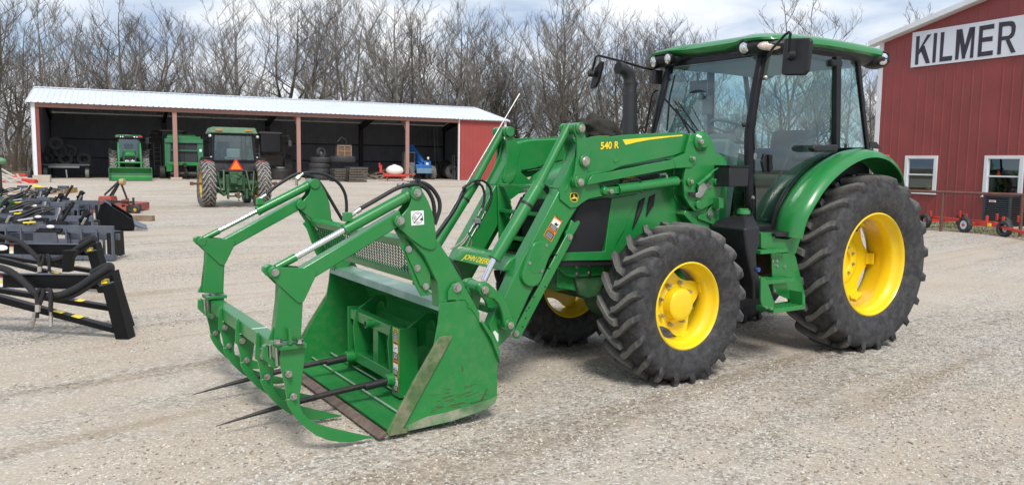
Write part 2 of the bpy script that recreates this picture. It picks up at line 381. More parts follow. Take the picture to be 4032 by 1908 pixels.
def wheel(name, X, yo, z, rr, rimw, R, W, kind, far=False, steer=0.0, nl=20, delta=.25, lugw=.038, tmat=None, rmat=None, parent=None, phase=0.0):
    tmat = tmat or TYRE; rmat = rmat or YELLOW; parent = parent or TR
    yc = yo - rimw / 2          # tyre centre
    if kind == 'front':
        yd = rimw / 2 - .150
        m = disc_mesh(.195, .285, 4, radians(68), yd, .014)
        m.lathe([(yd - .001, .0), (yd - .001, .15), (yd + .004, .148), (yd + .012, .128), (yd + .080, .120), (yd + .088, .112), (yd + .094, .088), (yd + .097, .0)], n=48)
        for a in (68, 158, 248, 338):
            c_, s_ = cos(radians(a)), sin(radians(a))
            Mx = Matrix.Rotation(-radians(a), 3, 'Y')
            m.box((c_ * .275, yd + .006, s_ * .275), (.03, .05, .075), Mx)
        nb, rb = 8, .162
    elif kind == 'rear':
        yd = rimw / 2 - .325
        m = disc_mesh(.335, .415, 6, 0, yd, .014)
        m.lathe([(yd - .03, .0), (yd - .03, .080), (yd - .022, .088), (yd + .02, .095), (yd + .026, .12), (yd + .026, .17), (yd + .018, .20), (yd + .001, .235)], n=48)
        for a in range(0, 360, 60):
            c_, s_ = cos(radians(a)), sin(radians(a)); Mx = Matrix.Rotation(-radians(a), 3, 'Y')
            m.box((c_ * .395, yd + .018, s_ * .395), (.022, .085, .105), Mx)
            m.box((c_ * .375, yd + .006, s_ * .375), (.05, .022, .105), Mx)
        nb, rb = 8, .128
    else:
        yd = rimw / 2 - .16
        m = disc_mesh(rr * .93, rr * .93, 4, 0, yd, .014)
        m.lathe([(yd + .0, .16), (yd + .10, .12), (yd + .12, .0)], n=32)
        nb, rb = 8, .14
    tire = tyre_mesh(R, W, rr, nl, delta, lugw); rim = rim_mesh(rr, rimw / 2, -rimw / 2)
    bolts = []
    for i in range(nb):
        a = 2 * pi * (i + .35) / nb; b = MB(); p = (cos(a) * rb, 0, sin(a) * rb)
        b.cyl((p[0], yd, p[2]), (p[0], yd + .028 + (.004 if kind == 'rear' else 0), p[2]), .015, n=12); b.hexa((p[0], yd + .026, p[2]), (p[0], yd + .044, p[2]), .0115); bolts.append(b)
    allm = [m, tire, rim] + bolts
    if far: allm = [q.mirY() for q in allm]; yc = -yc
    w = allm[0].build(name, rmat, parent, .003); w.location = (X, yc, z); w.rotation_euler = (0, phase, steer)
    t = allm[1].build('tyre', tmat, w, 0, smooth=38); wear_attr(t, R)
    allm[2].build('rim', rmat, w, 0, smooth=50)
    for b in allm[3:]: b.build('lug_nut', STEEL, w, 0)
    return w
YF, YR, ZF, ZR = .8597, .9003, .586, .769
wheel('wheel', 2.25, YF, ZF, .330, .315, .612, .405, 'front', steer=.017)
wheel('wheel', 2.25, YF, ZF, .330, .315, .612, .405, 'front', far=True, steer=.017)
wheel('wheel', 0, YR, ZR, .4595, .375, .800, .47, 'rear', delta=.22, lugw=.044, nl=20)
wheel('wheel', 0, YR, ZR, .4595, .375, .800, .47, 'rear', far=True, delta=.22, lugw=.044, nl=20)
# ---- chassis
m = MB(); m.plateY([(.25, .62), (1.6, .60), (2.55, .66), (2.62, .86), (1.6, .92), (.9, 1.10), (-.35, 1.10), (-.35, .75)], .17, -.17)
m.box((0, 0, .80), (.55, .55, .50)); m.build('transmission', DARKST, TR, .02)
m = MB(); m.cyl((0, -.50, ZR), (0, .50, ZR), .13, n=24); m.cyl((0, .3, ZR), (0, .48, ZR), .20, .15, n=24); m.cyl((0, -.3, ZR), (0, -.48, ZR), .20, .15, n=24)
m.cyl((0, .45, ZR), (0, YR - .36 , ZR), .085, n=24); m.cyl((0, -.45, ZR), (0, -YR + .36, ZR), .085, n=24); m.build('rear_axle', OLDGREEN, TR, .004)
m = MB(); m.bar((2.25, -.56, .56), (2.25, .56, .56), .17, .17); m.sphere((2.25, -.12, .52), .17, 16, 10); m.cyl((2.25, .46, ZF), (2.25, .72, ZF), .13, n=28); m.cyl((2.25, -.46, ZF), (2.25, -.72, ZF), .13, n=28)
m.box((2.25, 0, .66), (.34, .26, .22)); m.tube([(2.05, -.5, .52), (2.02, 0, .5), (2.05, .5, .52)], .022); m.build('front_axle', OLDGREEN, TR, .008)
m = MB(); m.plateY([(1.5, .66), (2.85, .66), (3.02, .70), (3.02, .88), (1.5, .90)], .27, .20); m.plateY([(1.5, .66), (2.85, .66), (3.02, .70), (3.02, .88), (1.5, .90)], -.27, -.20)
m.box((2.95, 0, .78), (.12, .5, .22)); m.build('front_frame', GREEN2, TR, .006)
# frame bracket with four bolts ahead of the front wheel
pts = [(1240, 290), (1290, 300), (1350, 360), (1400, 378), (1540, 372), (1660, 372), (1660, 490), (1540, 500), (1400, 510), (1350, 515), (1290, 498), (1210, 430)]
plate('frame_bracket', 'B', pts, .33, .315, GREEN, TR, .003)
fb = plate('frame_bracket', 'B', [(1380, 350), (1760, 350), (1760, 560), (1640, 600), (1600, 700), (1500, 720), (1430, 690), (1400, 600), (1380, 520)], .31, .26, OLDGREEN, TR, .01)
for x, y in ((1400, 410), (1400, 481), (1518, 400), (1516, 470)): bolt('B', x, y, .33, .014, parent=TR)
plate('frame_bracket', 'B', [(1110, 440), (1215, 430), (1215, 560), (1110, 575)], .26, .05, OLDGREEN, TR, .008)
# ---- hood
def loft(secs, name, mat, parent, bev=0, smooth=45, cap=True):
    """secs: list of rings"""
    m = MB(); n = len(secs[0]); vs = [v for r in secs for v in r]; fs = []
    for i in range(len(secs) - 1):
        for k in range(n):
            a = i * n + k; b = i * n + (k + 1) % n; fs.append((a, b, b + n, a + n))
    if cap: fs += [tuple(range(n)), tuple(range((len(secs) - 1) * n, len(secs) * n))]
    m.add(vs, fs); return m.build(name, mat, parent, bev, smooth=smooth)
secs = []
for X, hw, zt, zb in ((1.38, .405, 1.74, .93), (1.7, .41, 1.735, .90), (2.2, .405, 1.70, .885), (2.55, .395, 1.66, .885), (2.78, .37, 1.61, .89), (2.92, .31, 1.54, .90), (3.0, .22, 1.45, .93), (3.02, .12, 1.38, .95)):
    ring = []
    for t in range(0, 13):
        a = pi * t / 12; cx = cos(a); sx_ = sin(a)
        ring.append((X, hw * (abs(cx) ** .38) * (1 if cx >= 0 else -1), zt - .20 + .20 * (abs(sx_) ** .8)))
    ring += [(X, -hw, zb), (X, hw, zb)]
    secs.append(ring)
hood = loft(secs, 'hood', GREEN, TR)
# the black side screen and its green surround, both sides
q = [(745, 515), (870, 497), (878, 505), (850, 690), (836, 742), (820, 748), (668, 748), (640, 740)]
def onhood(k, pts, Y, th, mat, name, bev=.003):
    m = MB().plateY(poly(k, pts, Y), Y, Y - th)
    m.build(name, mat, hood, bev); m.mirY().build(name, mat, hood, bev)
onhood('M', q, .408, .03, GRILLE, 'side_screen')
onhood('M', [(655, 748), (850, 742), (880, 500), (1000, 480), (940, 640), (905, 700), (880, 782), (655, 785)], .414, .035, GREEN, 'side_panel')
onhood('A', [(1600, 905), (1655, 870), (1620, 1000), (1570, 1115), (1528, 1190), (1550, 1100)], .4145, .02, GRILLE, 'side_vent')
onhood('A', [(1700, 865), (1756, 832), (1738, 950), (1665, 1065), (1680, 960)], .4145, .02, GRILLE, 'side_vent')
mb = MB()
for i in range(14):
    a = sy('A', 1603 - i * 5, 925 + i * 18, .416); b = sy('A', 1648 - i * 8, 893 + i * 18, .416); mb.cyl((a.x, .414, a.z), (b.x, .414, b.z), .004, n=6)
mb.build('vent_louvre', BLACKP, hood)
m = MB().plateY(poly('M', [(640, 782), (900, 775), (905, 805), (640, 812)], .40), .40, -.40); m.build('hood_seal', BLACKP, TR, .004)
m = MB(); m.box((3.0, 0, 1.16), (.05, .40, .40)); m.box((2.97, 0, 1.16), (.06, .52, .44)); m.build('front_grille', GRILLE, hood, .02)
hl = MB(); hl.box((2.97, .17, 1.42), (.08, .13, .07)); hl.build('headlight', LAMP, hood, .015); hl.mirY().build('headlight', LAMP, hood, .015)
# ---- brush guard with its three rungs
Yg = .36
gp = [(690, 455), (768, 455), (762, 500), (770, 560), (790, 620), (790, 660), (775, 690), (780, 780), (800, 840), (700, 850), (695, 640)]
m = MB().plateY([(p.x, p.z) for p in (sy('G', x, y, -Yg) for x, y in gp)], -Yg, -Yg + .012)
guard = m.build('brush_guard', GREEN, TR, .003); m.mirY().build('brush_guard', GREEN, TR, .003)
for yy in (468, 640, 815):
    p = sy('G', 700, yy, -Yg); pts = []; n = 9; vs = []
    for i in range(n):
        Y = -Yg + .006 + (2 * Yg - .012) * i / (n - 1); t = i / (n - 1) * 2 - 1; bow = .0 + .07 * (1 - t * t)
        f = p.x + .0 - bow * .9; bk = f - .055
        vs += [(p.x, Y, p.z + .012), (f - .03, Y, p.z + .012), (f - .03, Y, p.z - .012), (p.x, Y, p.z - .012)]
    fs = [(0, 1, 2, 3), tuple(4 * n - 4 + j for j in (3, 2, 1, 0))]
    for i in range(n - 1):
        for j in range(4):
            a = i * 4 + j; b = i * 4 + (j + 1) % 4; fs.append((a, b, b + 4, a + 4))
    MB().add(vs, fs).build('guard_rung', GREEN, guard, .002)
# ---- exhaust
YE = -.57
p0 = sy('C', 430, 1120, YE); p1 = sy('C', 432, 660, YE); p2 = sy('C', 437, 640, YE); p3 = sy('C', 437, 545, YE)
ex = MB().lathe([(0, .066), (p1.z - p0.z, .066), (p1.z - p0.z + .004, .058), (p2.z - p0.z + .01, .058), (p2.z - p0.z + .03, .055), (p2.z - p0.z + .05, .0575), (p3.z - p0.z, .0575)], (p0.x, YE, p0.z), (0, 0, 1), 28).build('exhaust_stack', EXH, TR)
elb = [sy('C', x, y, YE) for x, y in ((437, 560), (432, 500), (408, 450), (370, 420), (325, 408))]
pp = spline(elb, 6); m = MB().tube(pp, .056, 24); m.cyl(pp[-1] + (pp[-1] - pp[-2]).normalized() * .001, pp[-1] + (pp[-1] - pp[-2]).normalized() * .0015, .047, n=24)
m.build('exhaust_elbow', EXH, ex, 0)
MB().cyl(pp[-1] - (pp[-1] - pp[-2]).normalized() * .004, pp[-1] + (pp[-1] - pp[-2]).normalized() * .003, .049, n=24).build('exhaust_mouth', DARKIN, ex, 0)
# ---- cab
AB, AM, AT = Vector((1.30, .60, 1.08)), Vector((1.325, .565, 1.88)), Vector((1.155, .535, 2.60))
BT, BB = Vector((.44, .715, 2.56)), Vector((.40, .725, 1.78))
CT, CB = Vector((.03, .635, 2.57)), Vector((-.18, .64, 1.78))
mir = lambda v: Vector((v[0], -v[1], v[2]))
cabf = MB()
for M_ in (lambda v: v, mir):
    cabf.tube([M_(AB), M_(AB.lerp(AM, .5) + Vector((.012, 0, 0))), M_(AM), M_(AM.lerp(AT, .5) + Vector((.012, 0, 0))), M_(AT)], .040, 8)
    cabf.bar(M_(BT), M_(BB), .05, .065, (1, 0, 0)); cabf.bar(M_(CT), M_(CB), .035, .045, (1, 0, 0))
cabf.bar((1.17, -.54, 2.55), (1.17, .54, 2.55), .05, .05); cabf.bar((-.18, -.64, 1.78), (-.18, .64, 1.78), .05, .05); cabf.bar((1.30, -.6, 1.10), (1.30, .6, 1.10), .06, .06)
cf = cabf.build('cab_frame', BLACKG, TR, .006)
m = MB(); m.box((.55, 0, 1.06), (1.5, 1.18, .06)); m.box((-.18, 0, 1.42), (.03, 1.22, .72)); m.build('cab_floor', FLOORM, TR, .01)
def vplane(k, pts, A, B):
    """project crop points on the vertical plane through A and B (tractor frame)"""
    a = T2W(A); b = T2W(B); n = (b - a).cross(Vector((0, 0, 1))).normalized()
    return [toT(onplane(k, x, y, n, n.dot(a))) for x, y in pts]
def slab(name, pts, off, mat, parent, bev=0.0):
    off = Vector(off); return MB().prism(pts, [p - off for p in pts]).build(name, mat, parent, bev)
# door: glass, black edge, sill
A0, B0 = (1.285, .625, 0), (.41, .715, 0)
curveE = [(578, 600), (592, 560), (612, 500), (645, 430), (700, 345), (760, 262), (820, 192), (880, 140)]
gl = vplane('E', [(398, 598)] + curveE, A0, B0) + [Vector((.415, .714, 1.80)), Vector((.44, .712, 2.55)), Vector((1.17, .632, 2.58)), Vector((1.325, .62, 1.88))]
door = sheet('door_glass', gl, GLASS, TR)
sw = vplane('E', [(398, 606), (578, 606)] + [(x + 8, y + 2) for x, y in curveE[1:]], A0, B0)
m = MB(); m.tube([p + Vector((0, .004, 0)) for p in spline(sw, 5)], .014, 8); m.build('door_seal', BLACKG, door)
f1 = vplane('E', [(425, 608), (560, 612), (578, 600), (600, 545), (640, 450), (700, 360), (800, 225), (888, 148), (900, 118), (860, 150), (790, 225), (700, 335), (625, 455), (585, 550), (565, 598)], (1.285, .632, 0), (.41, .722, 0))
MB().plateY([(1.33, 1.135), (.98, 1.135), (.98, 1.075), (1.33, 1.075)], .66, .55).build('door_sill', BLACKP, TR, .006)
# door handle, grab rail, hinge bits
h = vplane('E', [(455, 115), (510, 118), (512, 215), (495, 245), (455, 240), (440, 170)], (1.285, .64, 0), (.41, .73, 0))
slab('door_handle', h, (0, .012, 0), BLACKP, door, .004)
h = vplane('E', [(488, 120), (510, 122), (512, 225), (488, 238)], (1.285, .665, 0), (.41, .755, 0)); slab('door_handle', h, (0, .03, 0), BLACKG, door, .006)
g = vplane('E', [(815, -20), (740, 10), (640, 60), (610, 140), (560, 260), (500, 400), (445, 520), (430, 545), (445, 568), (468, 565)], (1.285, .58, 0), (.41, .66, 0))
MB().tube(spline(g, 4), .009, 8).build('grab_rail', DARKST, TR)
MB().box((.46, .715, 2.50), (.15, .05, .06)).build('pillar_cap', BLACKG, cf, .012)
# windscreen and other glass
ws = [Vector((1.335, .555, 1.10)), Vector((1.345, .54, 1.88)), Vector((1.17, .51, 2.60))]
MB().add([ws[0], ws[1], ws[2], mir(ws[2]), mir(ws[1]), mir(ws[0])], [(0, 1, 4, 5), (1, 2, 3, 4)]).build('windscreen', GLASS, TR, 0, smooth=60)
for s in (1, -1):
    q = [Vector((.37, .70 * s, 1.80)), Vector((-.16, .645 * s, 1.80)), Vector((.03, .63 * s, 2.56)), Vector((.41, .69 * s, 2.55))]
    sheet('quarter_glass', q, GLASS, TR)
    if s < 0: sheet('side_glass', [mir(v) for v in gl], GLASS, TR)
sheet('rear_glass', [Vector((-.19, .62, 1.80)), Vector((.0, .60, 2.52)), Vector((.0, -.60, 2.52)), Vector((-.19, -.62, 1.80))], GLASS, TR)
# roof: black liner and green cap
def rring(z, x0, x1, hy, rc, crown=0):
    out = []; n = 8
    for (cx, cy, a0) in ((x1 - rc, hy - rc, 0), (x0 + rc, hy - rc, pi / 2), (x0 + rc, -hy + rc, pi), (x1 - rc, -hy + rc, 3 * pi / 2)):
        for i in range(n + 1):
            a = a0 + pi / 2 * i / n; out.append((cx + rc * cos(a), cy + rc * sin(a), z))
    # subdivide long edges for crown
    res = []
    for i in range(len(out)):
        a = out[i]; b = out[(i + 1) % len(out)]; res.append(a)
        if i % (n + 1) == n:
            for k in range(1, 8): res.append(tuple(a[j] + (b[j] - a[j]) * k / 8 for j in range(3)))
    return res
def xf(r, dz=0):   # the roof line drops to the rear and front
    out = []
    for (x, y, z) in r:
        t = (x - .55); z2 = z - (.045 if t > 0 else .022) * (t / .9) ** 2 - .02 * (y / .75) ** 4
        fr = max(0, (x - 1.05)) / .33
        if fr > 0 and abs(y) < .32: x = x - .10 * fr          # the brow is set back between the lamp pods
        elif fr > 0 and abs(y) < .44: x = x - .10 * fr * (.44 - abs(y)) / .12
        if x > .95 and abs(y) > .25: z2 += .030 * sst(.95, 1.15, x) * sst(.25, .36, abs(y)) * max(0, min(1, (2.70 - z) / .07))
        out.append((x, y, z2))
    return out
secs = [xf(rring(2.632, -.33, 1.26, .71, .10)), xf(rring(2.655, -.355, 1.31, .74, .12)), xf(rring(2.688, -.345, 1.32, .735, .14)), xf(rring(2.712, -.31, 1.28, .70, .16)), xf(rring(2.733, -.24, 1.2, .62, .2)), xf(rring(2.752, 0, 1.0, .40, .25)), xf(rring(2.757, .3, .7, .15, .14))]
roof = loft(secs, 'cab_roof', GREEN, TR, 0, 50)
secs = [xf(rring(2.555, -.10, 1.19, .60, .08)), xf(rring(2.58, -.28, 1.22, .66, .08)), xf(rring(2.61, -.33, 1.23, .70, .10)), xf(rring(2.634, -.335, 1.25, .705, .10))]
liner = loft(secs, 'roof_underside', BLACKP, TR, 0, 40)
loft([xf(rring(2.53, -.05, 1.12, .56, .08)), xf(rring(2.57, -.05, 1.12, .56, .08))], 'headliner', LGREY, TR, 0, 40)
# lamp pods at the four corners and their lamps
pods = []
for s in (1, -1):
    def pod(cx, cy, cz, sx_, sy_, sz_):
        m = MB().sphere((0, 0, 0), 1, 20, 12); m.v = [(cx + v[0] * sx_, s * (cy + v[1] * sy_), cz + v[2] * sz_) for v in m.v]; return m
    m = pod(1.13, .555, 2.598, .185, .22, .082); po = m.build('lamp_pod', BLACKP, TR); pods.append(po)
    m2 = pod(-.235, .63, 2.595, .14, .125, .085); po2 = m2.build('lamp_pod', BLACKP, TR)
    def lamp(c, d, r, name, mat, par, squash=1.0):
        c = Vector(c); d = Vector(d).normalized()
        mm = MB().lathe([(-.04, r * 1.15), (.0, r * 1.28), (.010, r * 1.2), (.012, r * 1.05), (.006, r)], c, d, 28); mm.build('lamp_bezel', BLACKG, par)
        l = MB().lathe([(.004, r * 1.0), (.014, r * .85), (.022, r * .5), (.025, 0.0001)], c, d, 24)
        if squash != 1.0:
            l.v = [tuple(c[i] + (v[i] - c[i]) * (1 if i != 2 else 1 / squash) for i in range(3)) for v in l.v]
        l.build(name, mat, par)
    lamp((1.288, s * .445, 2.588), (1, .12 * s, -.1), .050, 'work_light', LAMP, po)
    if s < 0: lamp((1.285, s * .635, 2.580), (1, .25 * s, -.1), .055, 'work_light', LAMP, po)
    else:
        c = Vector((1.255, .672, 2.582)); m = MB().sphere((0, 0, 0), 1, 24, 12)
        R_ = Matrix.Rotation(radians(45), 3, 'Z')
        m.v = [tuple(c + R_ @ Vector((v[0] * .028, v[1] * .095, v[2] * .042))) for v in m.v]; m.build('turn_lamp', AMBER, po)
        m = MB().sphere((0, 0, 0), 1, 24, 12); m.v = [tuple(c - R_ @ Vector((.008, 0, 0)) + R_ @ Vector((v[0] * .028, v[1] * .103, v[2] * .052))) for v in m.v]; m.build('lamp_bezel', BLACKG, po)
    lamp((-.21, s * .725, 2.590), (.25, 1 * s, -.12), .056, 'work_light', LAMP, po2)
# ---- interior
st = MB(); st.box((.30, 0, 1.48), (.50, .50, .13)); 
seat = st.build('seat', SEATM, TR, .04, seg=3)
m = MB(); m.box((.06, 0, 1.74), (.14, .46, .46), Matrix.Rotation(radians(-8), 3, 'Y')); m.build('seat_backrest', SEATM, seat, .05, seg=3)
m = MB(); m.box((.30, 0, 1.27), (.36, .36, .34)); m.build('seat_base', BLACKP, seat, .02)
m = MB(); m.box((.25, .29, 1.70), (.30, .07, .06)); m.box((.0, .29, 1.62), (.06, .06, .2)); m.build('armrest', BLACKP, seat, .02)
m = MB(); m.box((.28, -.44, 1.52), (.62, .20, .34)); m.build('side_console', LGREY, TR, .04)
m = MB(); m.prism([(1.28, -.22, 1.10), (1.28, .22, 1.10), (1.05, .16, 1.10), (1.05, -.16, 1.10)], [(1.20, -.24, 1.86), (1.20, .24, 1.86), (.98, .18, 1.80), (.98, -.18, 1.80)]); m.build('dashboard', LGREY, TR, .03)
wc = Vector((.92, 0, 1.93)); wa = Vector((-.55, 0, 1)).normalized(); u = Vector((0, 1, 0)); w_ = wa.cross(u)
m = MB(); ring = [wc + (u * cos(2 * pi * i / 28) + w_ * sin(2 * pi * i / 28)) * .20 for i in range(29)]; m.tube(ring, .014, 8)
for a in (90, 210, 330): m.tube([wc - wa * .02, wc + (u * cos(radians(a)) + w_ * sin(radians(a))) * .2], .010, 6)
m.cyl(wc - wa * .03, wc + wa * .01, .05, n=16); m.tube([wc, (1.06, 0, 1.74)], .03, 10); m.build('steering_wheel', GREY, TR)
m = MB(); m.box((1.02, 0, 1.86), (.10, .26, .10)); m.build('instrument_panel', GREY, TR, .03)
m = MB(); m.box((.20, -.615, 1.30), (1.0, .03, .45)); m.build('inner_panel', LGREY, TR, .01)
m = MB(); m.box((.70, -.50, 2.20), (.025, .11, .18)); m.tube([(.72, -.56, 2.32), (.72, -.5, 2.24)], .008, 6); m.build('inner_monitor', GREY, TR, .01)
m = MB(); m.box((1.12, -.22, 2.33), (.02, .20, .11)); m.tube([(1.14, -.22, 2.45), (1.12, -.22, 2.35)], .008, 6); m.build('inner_mirror', BLACKP, TR, .01)
# wipers and far hand rail
m = MB()
for a, b in (((560, 480), (505, 720)),):
    pass
m.tube([sx('C', 760, 690, 1.33), sx('C', 900, 850, 1.35), sx('C', 1060, 1030, 1.37)], .008, 6); m.tube([sx('C', 870, 480, 1.30), sx('C', 820, 700, 1.36), sx('C', 795, 1010, 1.38)], .009, 6)
m.tube([sx('C', 880, 800, 1.36), sx('C', 1010, 1030, 1.38)], .010, 6); m.tube([sx('C', 905, 740, 1.36), sx('C', 1095, 1010, 1.38)], .006, 6); m.build('wiper', BLACKG, TR)
r = [sy('C', x, y, -.66) for x, y in ((715, 625), (680, 635), (650, 680), (620, 850), (585, 1035), (578, 1100))]
MB().tube(spline(r, 5), .010, 8).build('hand_rail', BLACKG, TR)
# ---- mirrors
Xm = 1.53
mc = [sx('D', x, y, Xm) for x, y in ((590, 125), (815, 118), (838, 145), (805, 440), (765, 480), (570, 480), (545, 455), (575, 150))]
mh = MB().prism(mc, [p - Vector((.035, 0, 0)) for p in mc]).build('mirror', BLACKP, TR, .012, seg=3)
c0 = sx('D', 690, 300, Xm + .0)
MB().prism([c0 + (p - c0) * .9 - Vector((.036, 0, 0)) for p in mc], [c0 + (p - c0) * .9 - Vector((.040, 0, 0)) for p in mc]).build('mirror_glass', CHROME, mh)
k_ = sx('D', 650, 290, Xm); MB().cyl(k_ - Vector((.005, 0, 0)), k_ + Vector((.05, 0, 0)), .042, .026, n=20).build('mirror_boss', BLACKP, mh)
arm = [Vector((1.21, .60, 2.47)), sx('D', 470, 220, 1.40), sx('D', 590, 90, Xm + .03), sx('D', 625, 66, Xm + .045), sx('D', 640, 80, Xm + .05), sx('D', 628, 160, Xm + .05), sx('D', 620, 250, Xm + .045)]
MB().tube(arm, .011, 8).build('mirror_arm', BLACKG, mh)
fm = [sx('C', x, y, Xm) for x, y in ((100, 410), (150, 345), (172, 345), (165, 400), (130, 540), (95, 600), (55, 612), (60, 560))]
mf = MB().prism(fm, [p - Vector((.035, 0, 0)) for p in fm]).build('mirror', BLACKP, TR, .008)
k_ = sx('C', 85, 468, Xm + .02); MB().cyl(k_ - Vector((0, -.02, 0)), k_ + Vector((.05, -.02, 0)), .036, .026, n=20).build('mirror_boss', BLACKP, mf)
arm = [Vector((1.22, -.62, 2.40)), sy('C', 735, 450, -.66), sy('C', 560, 405, -.78), sx('C', 380, 352, 1.50), sx('C', 140, 290, Xm + .03), sx('C', 110, 305, Xm + .03), sx('C', 75, 450, Xm + .03)]
MB().tube(arm, .012, 8).build('mirror_arm', BLACKG, mf)
b_ = sy('C', 700, 500, -.64); MB().box(b_, (.10, .05, .13)).build('mirror_bracket', BLACKP, mf, .006)
# ---- fenders
path = [(1.10, 1.05), (1.075, 1.18), (1.03, 1.28), (.95, 1.385), (.86, 1.475), (.75, 1.56), (.62, 1.635), (.47, 1.70), (.30, 1.745), (.12, 1.755), (-.06, 1.725), (-.22, 1.655), (-.34, 1.56), (-.40, 1.46)]
pts = spline([(x, 0, z) for x, z in path], 3)
def fender(s):
    m = MB(); rings = []
    for i, p in enumerate(pts):
        d = (pts[min(i + 1, len(pts) - 1)] - pts[max(i - 1, 0)]).normalized(); n_ = Vector((d.z, 0, -d.x))
        if n_.dot(p - Vector((0, 0, .77))) < 0: n_ = -n_
        t = i / (len(pts) - 1); yi = .655; yo = .955 - .03 * max(0, 1 - t * 5)
        if t > .75: yo -= .04 * (t - .75) * 4
        prof = [(yi, -.035), (yi + .02, .0), (yi + .09, .022), (.80, .030), (yo - .07, .018), (yo - .02, -.004), (yo, -.045), (yo - .012, -.047), (yo - .035, -.018), (yo - .08, 0.0), (.80, .012), (yi + .09, .004), (yi + .03, -.02), (yi + .012, -.05)]
        rings.append([(p + n_ * o) + Vector((0, y * s, 0)) for y, o in prof])
    n = len(rings[0]); vs = [v for r in rings for v in r]; fs = [tuple(range(n)), tuple(range(len(vs) - n, len(vs)))]
    for i in range(len(rings) - 1):
        for k in range(n):
            a = i * n + k; b = i * n + (k + 1) % n; fs.append((a, b, b + n, a + n))
    m.add(vs, fs); return m
fe = fender(1).build('fender', GREEN, TR, 0, smooth=50); fender(-1).build('fender', GREEN, TR, 0, smooth=50)
# black inner wall between fender and cab
inner = [(p.x, p.z) for p in pts] 
for s in (1, -1):
    m = MB().plateY([(1.06, 1.08)] + inner[:-6] + [(-.20, 1.66), (-.30, 1.2), (.0, 1.05)], .655 * s, .63 * s); m.build('fender_liner', BLACKP, TR, 0)
bl = [(x + .012, z + .010) for x, z in path[1:9]]
m = MB().tube(spline([(x, .655, z + .015) for x, z in path[:9]], 4), .020, 8); m.build('fender_seal', BLACKG, fe)
# tail lamp bracket and black handle by the fender top
q = poly('D', [(1405, 1115), (1465, 1118), (1520, 1190), (1405, 1175)], .80); MB().plateY(q, .80, .79).build('lamp_bracket', BLACKP, fe)
p = sy('D', 1590, 1205, .80); MB().box((p.x + .03, .80, p.z - .055), (.05, .02, .04)).build('tail_lamp', REDREF, fe, .005)
q = poly('D', [(862, 1165), (880, 1150), (1090, 1143), (1103, 1155), (1100, 1200), (1080, 1212), (900, 1216), (866, 1200)], .80); MB().plateY(q, .80, .74).build('side_marker_lamp', BLACKP, fe, .012)
# lower fender support panel
plate('fender_support', 'E', [(430, 655), (522, 655), (528, 690), (612, 700), (700, 660), (706, 652), (700, 700), (668, 800), (612, 795), (612, 790), (430, 760)], .80, .62, GREEN, TR, .006)
MB().plateY(poly('E', [(528, 660), (704, 636), (700, 662), (620, 682), (532, 682)], .84), .84, .66).build('fender_boot', BLACKP, TR, .004)
# ---- steps
stp = plate('step_ladder', 'E', [(500, 795), (655, 795), (668, 820), (733, 1085), (733, 1150), (700, 1140), (560, 1085), (515, 1060)], .80, .788, GREEN, TR, .002)
plate('step_bracket', 'E', [(430, 960), (468, 972), (520, 1130), (518, 1187), (500, 1185), (440, 1160), (428, 1120)], .93, .918, GREEN, stp, .002)
plate('step_bracket', 'E', [(715, 1060), (733, 1085), (733, 1158), (715, 1158)], .93, .80, GREEN, stp, .002)
def tread(xa, xb, y0, y1, Yo, Yi, nm='step_tread'):
    a = sy('E', xa, y0, Yo); b = sy('E', xb, y0, Yo); zz = (a.z + b.z) / 2; h_ = abs(sy('E', xa, y1, Yo).z - sy('E', xa, y0, Yo).z)
    m = MB(); x0, x1 = b.x, a.x; m.box(((x0 + x1) / 2, Yo - .006, zz - h_ / 2), (x1 - x0, .012, h_)); m.box(((x0 + x1) / 2, Yi, zz - h_ / 2), (x1 - x0, .012, h_))
    m.box((x0, (Yo + Yi) / 2, zz - h_ / 2), (.010, Yo - Yi, h_)); m.box((x1, (Yo + Yi) / 2, zz - h_ / 2), (.010, Yo - Yi, h_))
    for i in range(1, 8):
        x = x0 + (x1 - x0) * i / 8; m.box((x, (Yo + Yi) / 2, zz - .012), (.010, Yo - Yi - .01, .018))
    for i in range(1, 3):
        y = Yi + (Yo - Yi) * i / 3; m.box(((x0 + x1) / 2, y, zz - .008), (x1 - x0 - .01, .008, .018))
    m.build(nm, GREEN2, stp, .0015)
tread(520, 732, 1160, 1192, .93, .76); tread(462, 664, 972, 1000, .90, .74); tread(430, 610, 770, 795, .86, .70)
for x, y in ((508, 848), (536, 848), (538, 882), (590, 886), (520, 1052)): bolt('E', x, y, .80, .009, .006, stp)
for x, y in ((465, 1167), (498, 1173)): bolt('E', x, y, .93, .008, .006, stp)
# ---- fuel tank
tp = poly('E', [(318, 622), (425, 603), (428, 722), (402, 800), (408, 900), (430, 985), (430, 1112), (382, 1120), (385, 1005), (338, 800), (330, 740)], .87)
tk = MB().plateY(tp, .87, .36).build('fuel_tank', BLACKP, TR, .022, seg=3)
a = sy('E', 320, 620, .87); b = sy('E', 425, 603, .87); nk = sy('E', 308, 538, .70)
m = MB(); x0, x1 = b.x, a.x; zt = a.z - .01
base = [(x1 - .004, .866, zt - .004), (x0 + .004, .866, b.z - .006), (x0 + .004, .40, b.z - .006), (x1 - .004, .40, zt - .004)]
top = [(nk.x + .05, .76, nk.z), (nk.x - .05, .76, nk.z), (nk.x - .05, .64, nk.z), (nk.x + .05, .64, nk.z)]
m.prism(base, top); m.build('tank_shoulder', BLACKP, tk, .012, seg=3)
m = MB(); m.cyl((nk.x, .70, nk.z - .01), (nk.x, .70, nk.z + .015), .048, n=24); m.build('filler_neck', BLACKP, tk)
